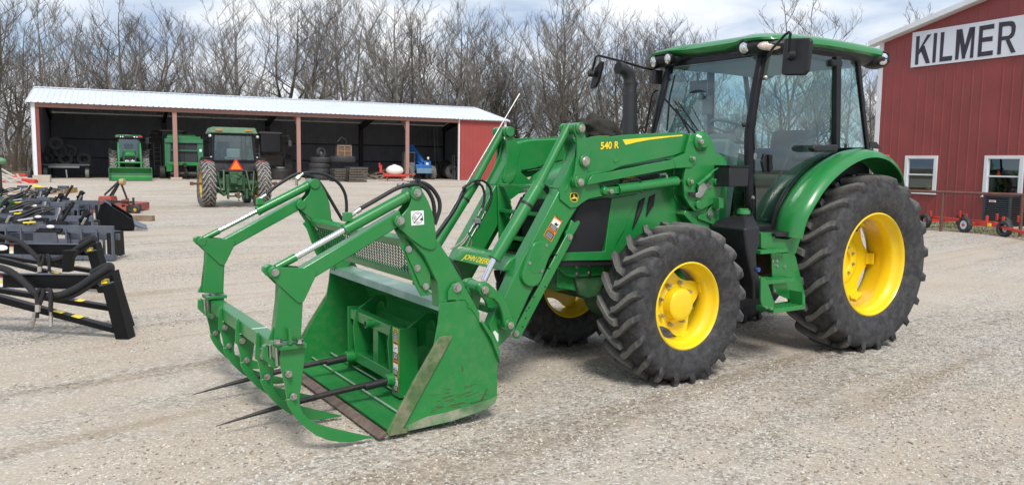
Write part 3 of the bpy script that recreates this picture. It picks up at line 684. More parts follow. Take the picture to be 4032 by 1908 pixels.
m = MB(); m.cyl((nk.x, .70, nk.z + .012), (nk.x, .70, nk.z + .045), .056, .050, n=24); m.box((nk.x, .70, nk.z + .05), (.10, .022, .016)); m.build('fuel_cap', GREEN, tk, .005)
m = MB(); m.box(((x0 + x1) / 2 + .02, .80, 0.90), (.004, .004, .004)); 
q = sy('E', 395, 905, .86); MB().cyl(q, q + Vector((0, .03, 0)), .018, n=14).build('drain_valve', simple('blue_cap', (.03, .07, .25), .4), tk)
# black tool box on the pillar
m = MB(); a = sy('E', 172, 203, .66); b = sy('E', 332, 338, .66)
m.box(((a.x + b.x) / 2, .60, (a.z + b.z) / 2), (abs(a.x - b.x) * .80, .20, abs(a.z - b.z))); tb = m.build('tool_box', BLACKP, TR, .008)
MB().box(((a.x + b.x) / 2, .60, a.z + .004), (abs(a.x - b.x) * .82, .21, .018)).build('box_lid', BLACKG, tb, .004)
bx = sy('E', 372, 415, .66); MB().tube([(bx.x, .66, bx.z), (bx.x - .002, .67, bx.z - .06), (bx.x, .66, bx.z - .12)], .012, 8).build('door_hinge', BLACKG, cf); bolt('E', 372, 415, .66, .012, .008, cf)
bx = sy('D', 400, 500, .62); MB().sphere(bx, .020, 12, 8).build('pillar_knob', STEEL, cf)
bx = sy('D', 218, 955, .56); MB().sphere(bx + Vector((.03, 0, 0)), .020, 12, 8).build('door_stop', BLACKP, cf)
# =================================================================== LOADER (parts of the tractor)
# mast on both sides
mast_p = [(2112, 222), (2270, 222), (2312, 250), (2340, 330), (2425, 560), (2432, 700), (2412, 860), (2325, 940), (2190, 1012), (2160, 1012), (2100, 950), (2050, 860), (2040, 700), (2062, 560), (2060, 400)]
ma, mb_ = plate('loader_mast', 'A', mast_p, .54, .515, GREEN, TR, .004, mir=TR)
for par, s in ((ma, 1), (mb_, -1)):
    m = MB().plateY(poly('A', mast_p, .54), .42 * s, .40 * s)
    q = poly('A', [(2150, 300), (2330, 350), (2400, 600), (2390, 830), (2200, 960), (2090, 850), (2090, 500)], .54); m.plateY(q, .52 * s, .41 * s); m.build('mast_core', GREEN, par, .004)
br_p = [(2320, 850), (2425, 850), (2400, 960), (2402, 1170), (2330, 1219), (2200, 1219), (2150, 1160), (2040, 1040), (2060, 1000), (2190, 1010), (2240, 960), (2310, 940)]
ba, bb_ = plate('mast_bracket', 'A', br_p, .50, .30, GREEN, TR, .006, mir=TR)
plate('mast_bracket', 'E', [(95, 400), (160, 398), (160, 412), (142, 420), (142, 615), (80, 590), (0, 560), (0, 540), (60, 520), (90, 470)], .52, .50, GREEN, TR, .003)
plate('mast_bracket', 'E', [(142, 415), (175, 415), (175, 487), (142, 487)], .60, .52, GREEN2, TR, .003)
for x, y in ((2380, 962), (2307, 1038)): bolt('A', x, y, .53, .020, .016, ba)
# mast details: pins, boss covers, latch
p = sy('A', 2212, 300, .54); m = MB().lathe([(.0, .080), (.02, .078), (.05, .048), (.052, .0)], (p.x, .535, p.z), (0, 1, 0), 32)
m.build('pivot_cover', GREEN, ma, 0); m.mirY().build('pivot_cover', GREEN, mb_, 0)
pin('A', 2212, 303, .582, .021, ma, mb_)
for (x, y, r) in ((2132, 473, .018), (2113, 708, .020), (1297, 806, .0)):
    if r: boss('A', x, y, .50, .56, r * 1.7, ma, mb_, .56); pin('A', x, y, .56, r * .85, ma, mb_)
for (x, y, r) in ((2378, 712, .036), (2190, 940, .036)): boss('A', x, y, .52, .565, r, ma, mb_, .55)
bolt('A', 2296, 740, .54, .017, .014, ma)
q = poly('A', [(2085, 812), (2150, 815), (2155, 860), (2095, 845)], .565); MB().plateY(q, .575, .56).build('latch', DARKST, ma, .002)
q = poly('A', [(2190, 730), (2235, 715), (2275, 760), (2225, 850), (2195, 875), (2150, 862), (2155, 830), (2180, 815)], .56); MB().plateY(q, .572, .555).build('latch_plate', STEEL, ma, .002)
a = sy('A', 2180, 745, .575); b = sy('A', 2390, 572, .575); m = MB().cyl(a, a.lerp(b, .55), .014, n=12); m.cyl(a.lerp(b, .35), a.lerp(b, .60), .017, n=12); m.tube([a.lerp(b, .55), sy('A', 2340, 600, .58), b], .008, 6); m.build('latch_handle', GREEN, ma)
# booms: rear half, knee, front half
boom_p = [(962, 262), (1060, 268), (1110, 252), (1190, 242), (1280, 243), (1300, 252), (1420, 236), (1640, 222), (1850, 214), (2040, 212), (2110, 228), (2095, 300), (2055, 402), (1950, 440), (1700, 492), (1420, 548), (1300, 600), (1180, 640), (1150, 700), (1200, 790), (1320, 838), (1180, 862), (1080, 882), (1010, 925), (962, 966), (895, 976), (788, 890), (782, 760), (860, 600), (930, 440)]
YO = .505
bo, bo2 = plate('loader_boom', 'A', boom_p, YO, YO - .012, GREEN, TR, .003, mir=TR)
for par, s in ((bo, 1), (bo2, -1)):
    q = poly('A', [(1000, 300), (1200, 262), (2040, 222), (2075, 300), (2035, 395), (1420, 535), (1250, 600), (1000, 640)], YO)
    m = MB().plateY(q, (YO - .012) * s, (YO - .11) * s); m.build('boom_tube', GREEN, par, .012)
    q = poly('A', [(980, 300), (1090, 300), (1090, 640), (1260, 800), (1180, 855), (1060, 880), (960, 960), (895, 968), (800, 880), (795, 770), (930, 500)], YO)
    m = MB().plateY(q, (YO - .012) * s, (YO - .12) * s); m.build('boom_knee', GREEN, par, .006)
# front half of the boom: box with the pale upper face
low_p = [(1232, -335), (1330, -300), (1400, -150), (1330, -40), (1285, 40), (1215, 180), (940, 690), (800, 1000), (720, 1110), (668, 1150), (640, 1120), (640, 950), (662, 790), (700, 702), (840, 400), (1055, 0)]
m = MB().plateY(poly('B', low_p, YO - .014), YO - .014, YO - .13)
bl1 = m.build('boom_leg', GREEN, bo, .010, seg=3); m.mirY().build('boom_leg', GREEN, bo2, .010, seg=3)
# weld seam strip on the top face, wear plate
car_p = [(640, 785), (600, 860), (550, 985), (585, 1085), (632, 1190), (690, 1140), (760, 1068), (735, 1010), (690, 900), (660, 840)]
ca, ca2 = plate('bucket_carrier', 'B', car_p, YO - .02, YO - .10, GREEN, TR, .006, mir=TR)
m = MB(); a = sy('B', 600, 1080, .45); m.bar((a.x, .45, a.z), (a.x, -.45, a.z), .07, .07); a = sy('B', 640, 830, .45); m.bar((a.x + .03, .45, a.z), (a.x + .03, -.45, a.z), .05, .05); m.build('carrier_tube', GREEN, ca, .006)
q = poly('B', [(588, 1040), (608, 1025), (667, 1085), (632, 1132)], YO - .018); MB().plateY(q, YO - .018, YO - .022).build('label_sticker', STICKW, ca, 0)
# knee links
link_p = [(925, 135), (940, 120), (985, 117), (1025, 130), (1042, 175), (1036, 225), (1075, 300), (1112, 385), (1092, 450), (1072, 560), (1066, 645), (1040, 720), (1000, 762), (965, 772), (925, 755), (912, 700), (940, 600), (965, 440), (955, 250), (930, 190)]
la, la2 = plate('knee_link', 'A', link_p, .545, .525, GREEN, TR, .005, mir=TR)
for par, s in ((la, 1), (la2, -1)):
    MB().plateY(poly('A', link_p, .545), .395 * s, .375 * s).build('knee_link_inner', GREEN, par, .005)
boss('A', 997, 168, .35, .565, .040, la, la2, .56); pin('A', 997, 168, .565, .026, la, la2)
boss('A', 1038, 500, .50, .56, .048, la, la2, .55); pin('A', 1038, 500, .56, .034, la, la2)
boss('A', 985, 710, .50, .565, .046, la, la2, .56); pin('A', 987, 712, .565, .026, la, la2)
# levelling bar
lev_p = [(1118, 640), (1180, 632), (1925, 487), (2078, 450), (2052, 505), (2056, 562), (1955, 572), (1062, 742), (1078, 690)]
le, le2 = plate('levelling_bar', 'A', lev_p, .548, .535, GREEN, TR, .003, mir=TR)
for par, s in ((le, 1), (le2, -1)):
    MB().plateY(poly('A', [(1000, 640), (1140, 610), (1215, 608), (1060, 735), (990, 760)], .53), .53 * s, .45 * s).build('bar_end', GREEN, par, .005)
    MB().plateY(poly('A', [(1180, 640), (2040, 470), (2040, 556), (1180, 708)], .53), .535 * s, .47 * s).build('bar_tube', GREEN, par, .006)
    MB().plateY(poly('A', [(1925, 480), (2075, 415), (2150, 428), (2172, 450), (2165, 520), (2110, 566), (1955, 575)], .545), .552 * s, .46 * s).build('bar_end', GREEN, par, .005)
# lift cylinder
def cylrod(name, mat, a, b, r, par, s=1, n=24):
    m = MB().cyl(a, b, r, n=n); 
    if s < 0: m = m.mirY()
    return m.build(name, mat, par, 0)
a = sy('A', 1365, 790, .50); b = sy('A', 1968, 705, .50); c_ = sy('A', 2040, 695, .50); e0 = sy('A', 1250, 800, .50)
for par, s in ((TR, 1), (TR, -1)):
    lc = MB().cyl(a, b, .040, n=28); lc.cyl(a, a.lerp(b, .02), .043, n=28); lc = (lc if s > 0 else lc.mirY()).build('lift_cylinder', GREEN, par, .002)
    cylrod('cylinder_rod', CHROME, b, c_, .016, lc, s)
    m = MB().lathe([(-.05, .06), (.0, .055), (.07, .026), (.075, .0)], (e0.x + .02, .46, e0.z), (0, 1, 0), 24); m.bar((e0.x, .50, e0.z), a, .05, .05); (m if s > 0 else m.mirY()).build('cylinder_eye', GREEN, lc, .003)
    if s > 0: pin('A', 1297, 806, .54, .018, lc)
    m = MB().tube([sy('A', 1865, 640, .51), sy('A', 1870, 675, .51)], .010, 8); (m if s > 0 else m.mirY()).build('hose_fitting', STEEL, lc)
hs = [sy('A', x, y, .52) for x, y in ((1400, 680), (1500, 690), (1580, 690), (1615, 740), (1622, 790), (1610, 815))]
MB().tube(spline(hs, 5), .009, 8).build('hydraulic_hose', HOSE, TR)
hs = [sy('A', x, y, .47) for x, y in ((1590, 680), (1680, 665), (1790, 645))]; m = MB().tube(hs, .013, 8)
for i in range(9):
    p = hs[0].lerp(hs[2], .08 + i * .1); m.cyl(p - Vector((.006, 0, 0)), p + Vector((.006, 0, 0)), .016, n=8)
m.build('hydraulic_hose', HOSE, TR)
MB().tube([sy('A', 1790, 645, .47), sy('A', 1860, 632, .48)], .011, 8).build('hose_fitting', STEEL, TR)
# bucket cylinders (crowd), one on each side
Yc = .44
t0 = sy('G', 1185, 60, Yc); t1 = sy('G', 968, 480, Yc); t2 = sy('G', 672, 975, Yc); t3 = sy('G', 600, 1120, Yc)
for s in (1, -1):
    m = MB().cyl(t0, t1, .030, n=24); m.cyl(t1 + (t0 - t1) * .06, t1, .044, n=24); m.cyl(t1, t2, .044, n=28); m.cyl(t2 + (t1 - t2) * .03, t2, .047, n=28)
    cc = (m if s > 0 else m.mirY()).build('crowd_cylinder', GREEN, TR, .002)
    cylrod('cylinder_rod', CHROME, t2, t3, .022, cc, s)
    q0 = t1.lerp(t2, .24); q1 = t1.lerp(t2, .27); cylrod('hose_clamp', HOSE, q0, q1, .0475, cc, s)
# indicator rod on the far cylinder
a = sy('G', 262, 830, -.41); b = sy('X', 1307, 236, -.41)
MB().cyl(a, b, .0058, n=8).build('level_indicator_rod', STEEL, TR)
# curved bucket links
cl_p = [(440, 640), (445, 590), (475, 562), (515, 556), (560, 578), (625, 640), (680, 690), (725, 745), (760, 850), (795, 925), (800, 985), (775, 1022), (738, 1035), (705, 1015), (690, 975), (682, 890), (665, 830), (645, 775), (600, 725), (545, 712), (490, 700), (455, 680)]
li, li2 = plate('bucket_link', 'B', cl_p, .575, .535, GREEN, TR, .008, mir=TR)
for s, par in ((1, li), (-1, li2)): MB().plateY(poly('B', cl_p, .575), .40 * s, .37 * s).build('link_inner', GREEN, par, .006)
boss('B', 503, 632, .34, .59, .044, li, li2, .58); pin('B', 505, 632, .595, .026, li, li2); boss('B', 747, 972, .36, .59, .044, li, li2, .58); pin('B', 749, 972, .595, .024, li, li2)
c2 = [(385, 560), (450, 640), (480, 700), (465, 800), (500, 880), (560, 990), (520, 930), (440, 830), (380, 720), (355, 660), (360, 590)]
plate('bucket_link_arm', 'B', [(365, 590), (400, 545), (450, 560), (470, 640), (480, 700), (462, 760), (462, 830), (385, 760), (390, 700), (350, 660)], .46, .42, GREEN, TR, .008, mir=TR)
# parking stand bars under the booms
sb_p = [(1300, 100), (1330, 82), (1362, 108), (1350, 158), (1140, 550), (870, 1058), (842, 1104), (815, 1108), (790, 1090), (780, 1060), (850, 930), (940, 760), (1010, 640)]
sa, sa2 = plate('parking_stand', 'B', sb_p, .50, .485, GREEN, TR, .003, mir=TR)
plate('parking_stand', 'G', [(1165, 790), (1180, 770), (1205, 705), (1225, 728), (1255, 710), (1262, 728), (1200, 835), (1192, 860), (1160, 850)], .49, .47, GREEN, TR, .003, mir=TR)
for x, y in ((1325, 128), (812, 1052)): bolt('B', x, y, .50, .015, .012, sa, mir=sa2)
m = MB()
for x, y in ((1195, 300), (1125, 430), (1088, 606), (980, 703), (932, 804), (908, 835), (902, 905), (872, 988)):
    p = sy('B', x, y, .5); m.cyl((p.x, .4995, p.z), (p.x, .5015, p.z), .0065, n=10)
m.build('stand_hole', DARKIN, sa)
# oval access cover on the boom leg
def ovalpts(k, cx, cy, ax_, hl_, hw_, Y, n=12):
    """rounded slot in crop space, ax_ = unit direction"""
    pts = []; ux, uy = ax_; vx, vy = -uy, ux
    for sgn, a0 in ((1, -pi / 2), (-1, pi / 2)):
        for i in range(n + 1):
            a = a0 + pi * i / n; dx = sgn * hl_ + cos(a) * hw_ * 1.0; dy = sin(a) * hw_
            pts.append((cx + ux * dx + vx * dy, cy + uy * dx + vy * dy))
    return poly(k, pts, Y)
ax_ = (-.33, .944)
L1 = ovalpts('B', 1010, 385, ax_, 130, 92, YO + .02); q = MB().prism([(x, YO - .014, z) for x, z in ovalpts('B', 1000, 388, ax_, 130, 105, YO)], [(x, YO + .016, z) for x, z in L1]); q.build('access_cover', GREEN, bo, .004)
for d in (-45, -15, 15, 45):
    pts_ = ovalpts('B', 1010 + d * .944, 385 + d * .33, ax_, 95 - abs(d) * .5, 7, YO + .02); MB().plateY(pts_, YO + .020, YO + .014).build('cover_rib', GREEN, bo, .002)
for x, y in ((1100, 208), (938, 378), (1052, 455)): bolt('B', x, y, YO + .016, .008, .006, bo)
# small pressings on the booms
for (x, y) in ((1360, 500),):
    q = poly('A', [(1325, 478), (1388, 470), (1388, 500), (1345, 520), (1325, 500)], YO); m = MB().plateY(q, YO + .004, YO - .002); m.build('hose_slot', GREEN2, bo, .002); m.mirY().build('hose_slot', GREEN2, bo2, .002)
q = poly('A', [(855, 745), (872, 740), (878, 760), (850, 810), (835, 815), (838, 785)], YO); MB().plateY(q, YO + .004, YO - .002).build('lift_slot', GREEN2, bo, .002)
# cross tube with lettering
cb = [sy('B', 808, 372, .49), sy('B', 755, 468, .49), sy('B', 838, 335, .49)]
fx = (cb[0].x + cb[1].x) / 2
prof = [(cb[0].x, cb[0].z), (cb[1].x + .012, cb[1].z), (cb[1].x - .11, cb[1].z - .01), (cb[2].x - .11, cb[2].z + .0), (cb[2].x - .02, cb[2].z)]
ct = MB().plateY(prof, .40, -.40).build('cross_tube', GREEN, TR, .008, seg=3)
dxu = Vector((cb[0].x - cb[1].x - .012, 0, cb[0].z - cb[1].z)).normalized()
mid = (Vector((cb[0].x, 0, cb[0].z)) + Vector((cb[1].x + .012, 0, cb[1].z))) / 2; nr = Vector((0, 1, 0)).cross(dxu)
tpos = sx('B', 432, 345, mid.x); 
Mt = Matrix(((0, dxu.x, nr.x, mid.x + nr.x * .001), (1, 0, 0, tpos.y), (0, dxu.z, nr.z, mid.z + nr.z * .001), (0, 0, 0, 1)))
textmesh('brand_lettering', 'JOHN DEERE', STICKY, ct, Mt, .066, .0006, .0, .12)
# far boom plumbing: hoses, block and pipes
YH = -.37
for pts_ in (((455, 490), (490, 465), (540, 438), (600, 440), (645, 490), (650, 560), (618, 640)), ((540, 450), (585, 470), (605, 530), (600, 590), (585, 625))):
    MB().tube(spline([sy('G', x, y, YH) for x, y in pts_], 5), .010, 8).build('hydraulic_hose', HOSE, bo2)
for pts_ in (((268, 815), (330, 730), (400, 630), (455, 520), (475, 490)),):
    MB().tube(spline([sy('G', x, y, -.40) for x, y in pts_], 5), .014, 8).build('hydraulic_hose', HOSE, bo2)
for (a, b) in (((585, 625), (560, 680)), ((610, 645), (585, 700)), ((540, 720), (500, 790)), ((560, 740), (515, 820))):
    p, q = sy('G', *a, YH), sy('G', *b, YH); m = MB().cyl(p, q, .008, n=10); m.hexa(p.lerp(q, .0), p.lerp(q, .3), .013); m.build('hose_fitting', STEEL, bo2)
a = sy('G', 552, 712, YH); MB().box(a, (.05, .05, .04)).build('valve_block', GREY, bo2, .004)
for i, (a, b, c3) in enumerate((((490, 800), (455, 850), (375, 905)), ((495, 815), (465, 860), (420, 905)), ((510, 825), (490, 870), (470, 905)), ((515, 840), (515, 870), (500, 905)))):
    MB().tube(spline([sy('G', *v, YH) for v in (a, b, c3)], 4), .006, 6).build('hydraulic_pipe', PINM, bo2)
# near boom hoses behind the cylinder
for pts_ in (((1015, 470), (1050, 500), (1080, 560)), ((1000, 480), (1040, 520), (1065, 570))):
    MB().tube(spline([sy('G', x, y, .34) for x, y in pts_], 4), .012, 8).build('hydraulic_hose', HOSE, bo)
for pts_ in (((680, 1050), (690, 1100), (720, 1180)), ((700, 1050), (705, 1110), (700, 1190)), ((735, 1060), (720, 1120), (730, 1180))):
    MB().tube(spline([sy('G', x, y, .1) for x, y in pts_], 4), .014, 8).build('hydraulic_hose', HOSE, ct)
# decals on the near boom
def decal(name, k, pts, Y, mat, par, th=.0012):
    return MB().plateY(poly(k, pts, Y), Y + th, Y - .0005).build(name, mat, par, 0)
decal('yellow_stripe', 'A', [(1420, 283), (2028, 232), (2028, 246), (1900, 257), (1700, 283), (1560, 308), (1450, 336)], YO, STICKY, bo)
def textY(body, k, x, y, Y, size, mat, par, ang=0, bold=0, shear=0, name='lettering', depth=.0006, align='CENTER', spacing=1.0):
    p = sy(k, x, y, Y); a = radians(ang); X_ = Vector((-cos(a), 0, sin(a))); U_ = Vector((sin(a), 0, cos(a)))
    M = Matrix(((X_.x, U_.x, 0, p.x), (0, 0, 1, Y), (X_.z, U_.z, 0, p.z), (0, 0, 0, 1)))
    return textmesh(name, body, mat, par, M, size, depth, bold, shear, align, spacing)
textY('540 R', 'A', 1289, 342, YO + .0012, .072, STICKB, bo, 4, .0050, .10); textY('540 R', 'A', 1287, 344, YO + .0024, .072, STICKY, bo, 4, .0022, .10)
textY('5090R', 'A', 1490, 685, .418, .050, STICKB, hood, 5, .0035, .1, 'model_number'); textY('5090R', 'A', 1489, 686, .4192, .050, STICKY, hood, 5, .001, .1, 'model_number')
# round cornered emblem with a leaping deer
em = [(905, 822), (950, 820), (968, 830), (972, 860), (962, 905), (945, 915), (915, 912), (893, 895), (886, 860), (890, 830)]
decal('emblem', 'A', em, YO, STICKY, bo, .0012)
decal('emblem', 'A', [(928 + (x - 928) * .88, 867 + (y - 867) * .88) for x, y in em], YO + .0008, STICKB, bo)
deer = [(900, 886), (908, 868), (915, 872), (925, 862), (918, 850), (925, 842), (922, 834), (930, 838), (934, 848), (935, 860), (950, 868), (960, 866), (962, 874), (957, 888), (962, 896), (952, 892), (948, 880), (930, 880), (918, 884), (912, 878), (905, 890)]
decal('emblem', 'A', deer, YO + .0016, STICKY, bo)
# warning stickers along the boom
def quad(k, P, u0, v0, u1, v1):
    """sub quad of crop quad P (tl,tr,br,bl)"""
    def at(u, v):
        tl, tr, br_, bl_ = P; x = (1 - v) * ((1 - u) * tl[0] + u * tr[0]) + v * ((1 - u) * bl_[0] + u * br_[0]); y = (1 - v) * ((1 - u) * tl[1] + u * tr[1]) + v * ((1 - u) * bl_[1] + u * br_[1]); return (x, y)
    return [at(u0, v0), at(u1, v0), at(u1, v1), at(u0, v1)]
YS = YO - .014 + .0005
Pst = [(1088, 678), (1138, 712), (1064, 855), (1010, 812)]
decal('warning_sticker', 'G', Pst, YS, STICKO, bo)
decal('warning_sticker', 'G', quad('G', Pst, .06, .10, .94, .36), YS + .001, STICKW, bo); decal('warning_sticker', 'G', quad('G', Pst, .06, .36, .94, .56), YS + .001, STICKB, bo)
decal('warning_sticker', 'G', quad('G', Pst, .06, .68, .94, .97), YS + .001, STICKB, bo)
for v in (.40, .44, .48, .52, .73, .78, .83, .88, .92): decal('warning_sticker', 'G', quad('G', Pst, .14, v, .86, v + .012), YS + .0018, STICKW, bo, .0008)
a = sy('G', 1112, 690, YS); 
textY('WARNING', 'G', 1113, 697, YS + .0016, .013, STICKB, bo, -35, .0002); textY('WARNING', 'G', 1061, 778, YS + .0016, .013, STICKB, bo, -35, .0002)
decal('warning_sticker', 'G', [(1082, 735), (1098, 722), (1104, 735), (1115, 738), (1098, 750)], YS + .0018, STICKB, bo, .0008)
# =================================================================== BUCKET
YB = .925
side = [(390, 320), (545, 293), (640, 435), (700, 530), (745, 650), (755, 700), (753, 930), (740, 965), (690, 1000), (600, 1035), (450, 1085), (175, 1145), (45, 1170), (235, 790), (345, 600), (372, 450), (380, 370)]
sp = poly('J', side, YB)
m = MB().plateY(sp, YB, YB - .014); bk = m.build('bucket', GREEN2, TR, .002)
m.mirY().build('bucket_side', GREEN2, bk, .002)
# shell: floor, curved back, top ledge
X0, Z0 = sp[12]; 
floor = [(4.66, .062), (4.50, .066), (4.15, .095), (4.03, .125), (3.975, .17), (3.955, .30), (3.965, .44), (4.03, .58), (4.12, .70), (4.19, .785), (4.20, .795)]
th = .012
outer = [Vector((x, 0, z)) for x, z in floor]; m = MB(); innr = []
for i, p in enumerate(outer):
    d = (outer[min(i + 1, len(outer) - 1)] - outer[max(i - 1, 0)]).normalized(); n_ = Vector((d.z, 0, -d.x))
    if i < 3: n_ = Vector((0, 0, 1))
    innr.append(p + (n_ if n_.dot(Vector((4.4, 0, .5)) - p) > 0 else -n_) * th)
ringp = [(p.x, p.z) for p in outer] + [(p.x, p.z) for p in reversed(innr)]
# build as strips so that the concave ring stays clean
for i in range(len(outer) - 1):
    m.plateY([(outer[i].x, outer[i].z), (outer[i + 1].x, outer[i + 1].z), (innr[i + 1].x, innr[i + 1].z), (innr[i].x, innr[i].z)], YB - .014, -YB + .014)
m.build('bucket_shell', GREEN2, bk, 0)
lt = poly('J', [(390, 318), (545, 291), (380, 372)], YB)
zt = (lt[0][1] + lt[1][1]) / 2
m = MB().plateY([(lt[0][0], lt[0][1] - .004), (lt[1][0] + .01, lt[1][1] - .006), (lt[1][0] + .01, lt[1][1] - .016), (lt[0][0], lt[0][1] - .016)], YB - .014, -YB + .014); 
m.plateY([(lt[0][0], lt[0][1] - .004), (lt[0][0] - .012, lt[0][1] - .006), (lt[2][0] - .012, lt[2][1]), (lt[2][0], lt[2][1])], YB - .016, -YB + .016)
m.build('bucket_ledge', simple('gleaming_green_ledge', (.14, .28, .20), .30, .2, .1, .12, 3, dirt=(.50, .52, .50), dirtamt=.8, dscale=3), bk, .002)  # bright gleam along the top ledge is painted in as a paler green
# cutting edge
m = MB().plateY([(4.69, .054), (4.742, .046), (4.746, .054), (4.71, .078), (4.69, .080)], YB + .002, -YB - .002); m.build('cutting_edge', WORNED, bk, .002)
m = MB(); 
for i in range(2):
    x = 4.50 - i * .15
    m.plateY([(x, .096 + (4.50 - x) * .12), (x + .009, .095 + (4.50 - x) * .12), (x + .009, .100 + (4.5 - x) * .12), (x, .102 + (4.5 - x) * .12)], YB - .02, -YB + .02)
m.build('floor_seam', simple('worn_weld', (.28, .36, .26), .6), bk, 0)
# reinforced front edge of the side plates
rp = poly('J', [(375, 548), (388, 535), (465, 522), (462, 545), (300, 845), (145, 1130), (172, 1135), (175, 1158), (50, 1180), (43, 1155), (235, 790), (345, 600)], YB + .02)
WRN = simple('scuffed_green_edge', (.08, .15, .055), .5, .2, 0, .2, 14, dirt=(.33, .28, .20), dirtamt=.9, dscale=8)
m = MB().plateY(rp, YB + .018, YB - .0005); m.build('side_edge', WRN, bk, .003); m.mirY().build('side_edge', WRN, bk, .003)
# ridge along the back of the side plate and lower scuff plate
m = MB().plateY(poly('J', [(634, 436), (652, 434), (700, 500), (758, 620), (756, 702), (744, 655), (700, 545)], YB), YB + .03, YB - .0005); m.build('back_ridge', GREEN2, bk, .003); m.mirY().build('back_ridge', GREEN2, bk, .003)
SC = simple('gravel_scuffed_paint', (.10, .19, .09), .6, 0, 0, .25, 16, dirt=(.40, .36, .28), dirtamt=.9, dscale=7)
m = MB().plateY(poly('J', [(753, 915), (753, 930), (740, 962), (690, 998), (600, 1033), (450, 1082), (180, 1143), (165, 1110), (300, 1050), (430, 1022), (560, 985), (680, 950)], YB), YB + .0012, YB - .0005); m.build('scuff_patch', SC, bk, 0); m.mirY().build('scuff_patch', SC, bk, 0)
rnd = random.Random(7); m = MB()
for i in range(34):
    x = rnd.uniform(300, 720); y = 1010 - (x - 300) * .20 - rnd.uniform(-20, 110); l = rnd.uniform(20, 110); a = sy('J', x, y, YB); b = sy('J', x + l, y - l * rnd.uniform(.1, .35), YB)
    if x + l > 745: continue
    m.bar((a.x, YB + .0006, a.z), (b.x, YB + .0006, b.z), .0006, rnd.uniform(.0012, .004))
for a_, b_ in (((655, 945), (690, 870)), ((645, 948), (665, 920)), ((525, 725), (532, 760))):
    a = sy('J', *a_, YB); b = sy('J', *b_, YB); m.bar((a.x, YB + .0006, a.z), (b.x, YB + .0006, b.z), .0006, .006)
m.build('scratch', simple('scratch_brown', (.07, .06, .025), .8), bk, 0)
bolt('J', 570, 337, YB, .010, .004, bk, GREEN)
# grapple support posts, bolted lugs
YA = .905
post = poly('F', [(2010, 660), (2275, 655), (2290, 700), (2400, 860), (2560, 1135), (2500, 1219), (2440, 1330), (2310, 1330), (2300, 1100), (2180, 860)], YA)
po1 = MB().plateY(post, YA, YA - .085); g1 = po1.build('grapple_post', GREEN, TR, .006); g2 = po1.mirY().build('grapple_post', GREEN, TR, .006)
m = MB().plateY(poly('J', [(435, 298), (440, 240), (465, 195), (505, 178), (528, 182), (540, 205), (600, 310), (640, 380), (640, 436), (545, 296)], YB + .006), YB + .006, YB - .008); m.build('post_lug', GREEN, g1, .003); m.mirY().build('post_lug', GREEN, g2, .003)
bolt('J', 494, 215, YB + .006, .020, .020, g1, mir=g2)
disk = [(2045, 262), (2060, 240), (2090, 225), (2125, 228), (2165, 275), (2210, 360), (2245, 450), (2262, 520), (2278, 640), (2280, 770), (2262, 795), (2225, 802), (2150, 775), (2050, 700), (1960, 620), (1915, 575), (1898, 540), (1905, 510), (1930, 492), (1965, 488), (2030, 410), (2055, 340)]
for yy in (YA + .012, YA - .085):
    m = MB().plateY(poly('F', disk, YA), yy, yy - .012); m.build('pivot_plate', GREEN, g1, .003); m.mirY().build('pivot_plate', GREEN, g2, .003)
boss('F', 1958, 538, YA - .11, YA + .03, .034, g1, g2, YA + .03); bolt('F', 1960, 535, YA + .03, .016, .014, g1, mir=g2)
boss('F', 2112, 280, YA - .11, YA + .02, .038, g1, g2, YA + .02); bolt('F', 2115, 278, YA + .02, .016, .016, g1, mir=g2)
# no-step sticker
st_ = [(2055, 447), (2172, 440), (2177, 570), (2060, 580)]
decal('warning_sticker', 'F', st_, YA + .012, STICKW, g1)
def ringY(k, x, y, Y, r0, r1, mat, par, a0=0, a1=360):
    p = sy(k, x, y, Y); m = MB(); n = 28; A = []; B = []
    fs = []; vs = []
    for i in range(n + 1):
        a = radians(a0 + (a1 - a0) * i / n); vs += [(p.x + cos(a) * r0, Y + .0022, p.z + sin(a) * r0), (p.x + cos(a) * r1, Y + .0022, p.z + sin(a) * r1)]
    for i in range(n): fs.append((2 * i, 2 * i + 1, 2 * i + 3, 2 * i + 2))
    m.add(vs, fs); m.build('sticker_mark', mat, par, 0, smooth=0)
Yk = YA + .012
ringY('F', 2116, 510, Yk, .031, .0335, STICKB, g1); ringY('F', 2090, 508, Yk, .010, .0115, STICKB, g1); ringY('F', 2090, 508, Yk, .005, .0065, STICKB, g1); ringY('F', 2090, 508, Yk, 0, .002, STICKB, g1)
decal('sticker_mark', 'F', [(2080, 555), (2085, 560), (2160, 470), (2155, 466)], Yk + .001, STICKB, g1); decal('sticker_mark', 'F', [(2135, 530), (2160, 500), (2170, 530)], Yk + .001, STICKB, g1)
decal('sticker_mark', 'F', [(2108, 472), (2126, 471), (2126, 476), (2108, 477)], Yk + .001, STICKB, g1); decal('sticker_mark', 'F', [(2108, 545), (2126, 544), (2126, 549), (2108, 550)], Yk + .001, STICKB, g1)
# slotted side brackets of the mesh guard
m = MB().plateY(poly('F', [(1905, 620), (1940, 610), (2235, 1000), (2236, 1140), (2215, 1172), (2260, 1215), (2150, 1230), (2080, 1100), (1990, 820), (1945, 760), (1975, 735)], .86), .86, .85); gb = m.build('guard_bracket', GREEN, g1, .002); m.mirY().build('guard_bracket', GREEN, g2, .002)
m = MB().plateY(poly('F', [(2100, 800), (2235, 980), (2236, 1140), (2200, 1172), (2140, 1130), (2000, 800)], .87), .872, .862); m.build('guard_bracket', GREEN, g1, .002)
for x, y in ((2033, 797), (2115, 970), (2193, 1140)): bolt('F', x, y, .872, .014, .010, g1)
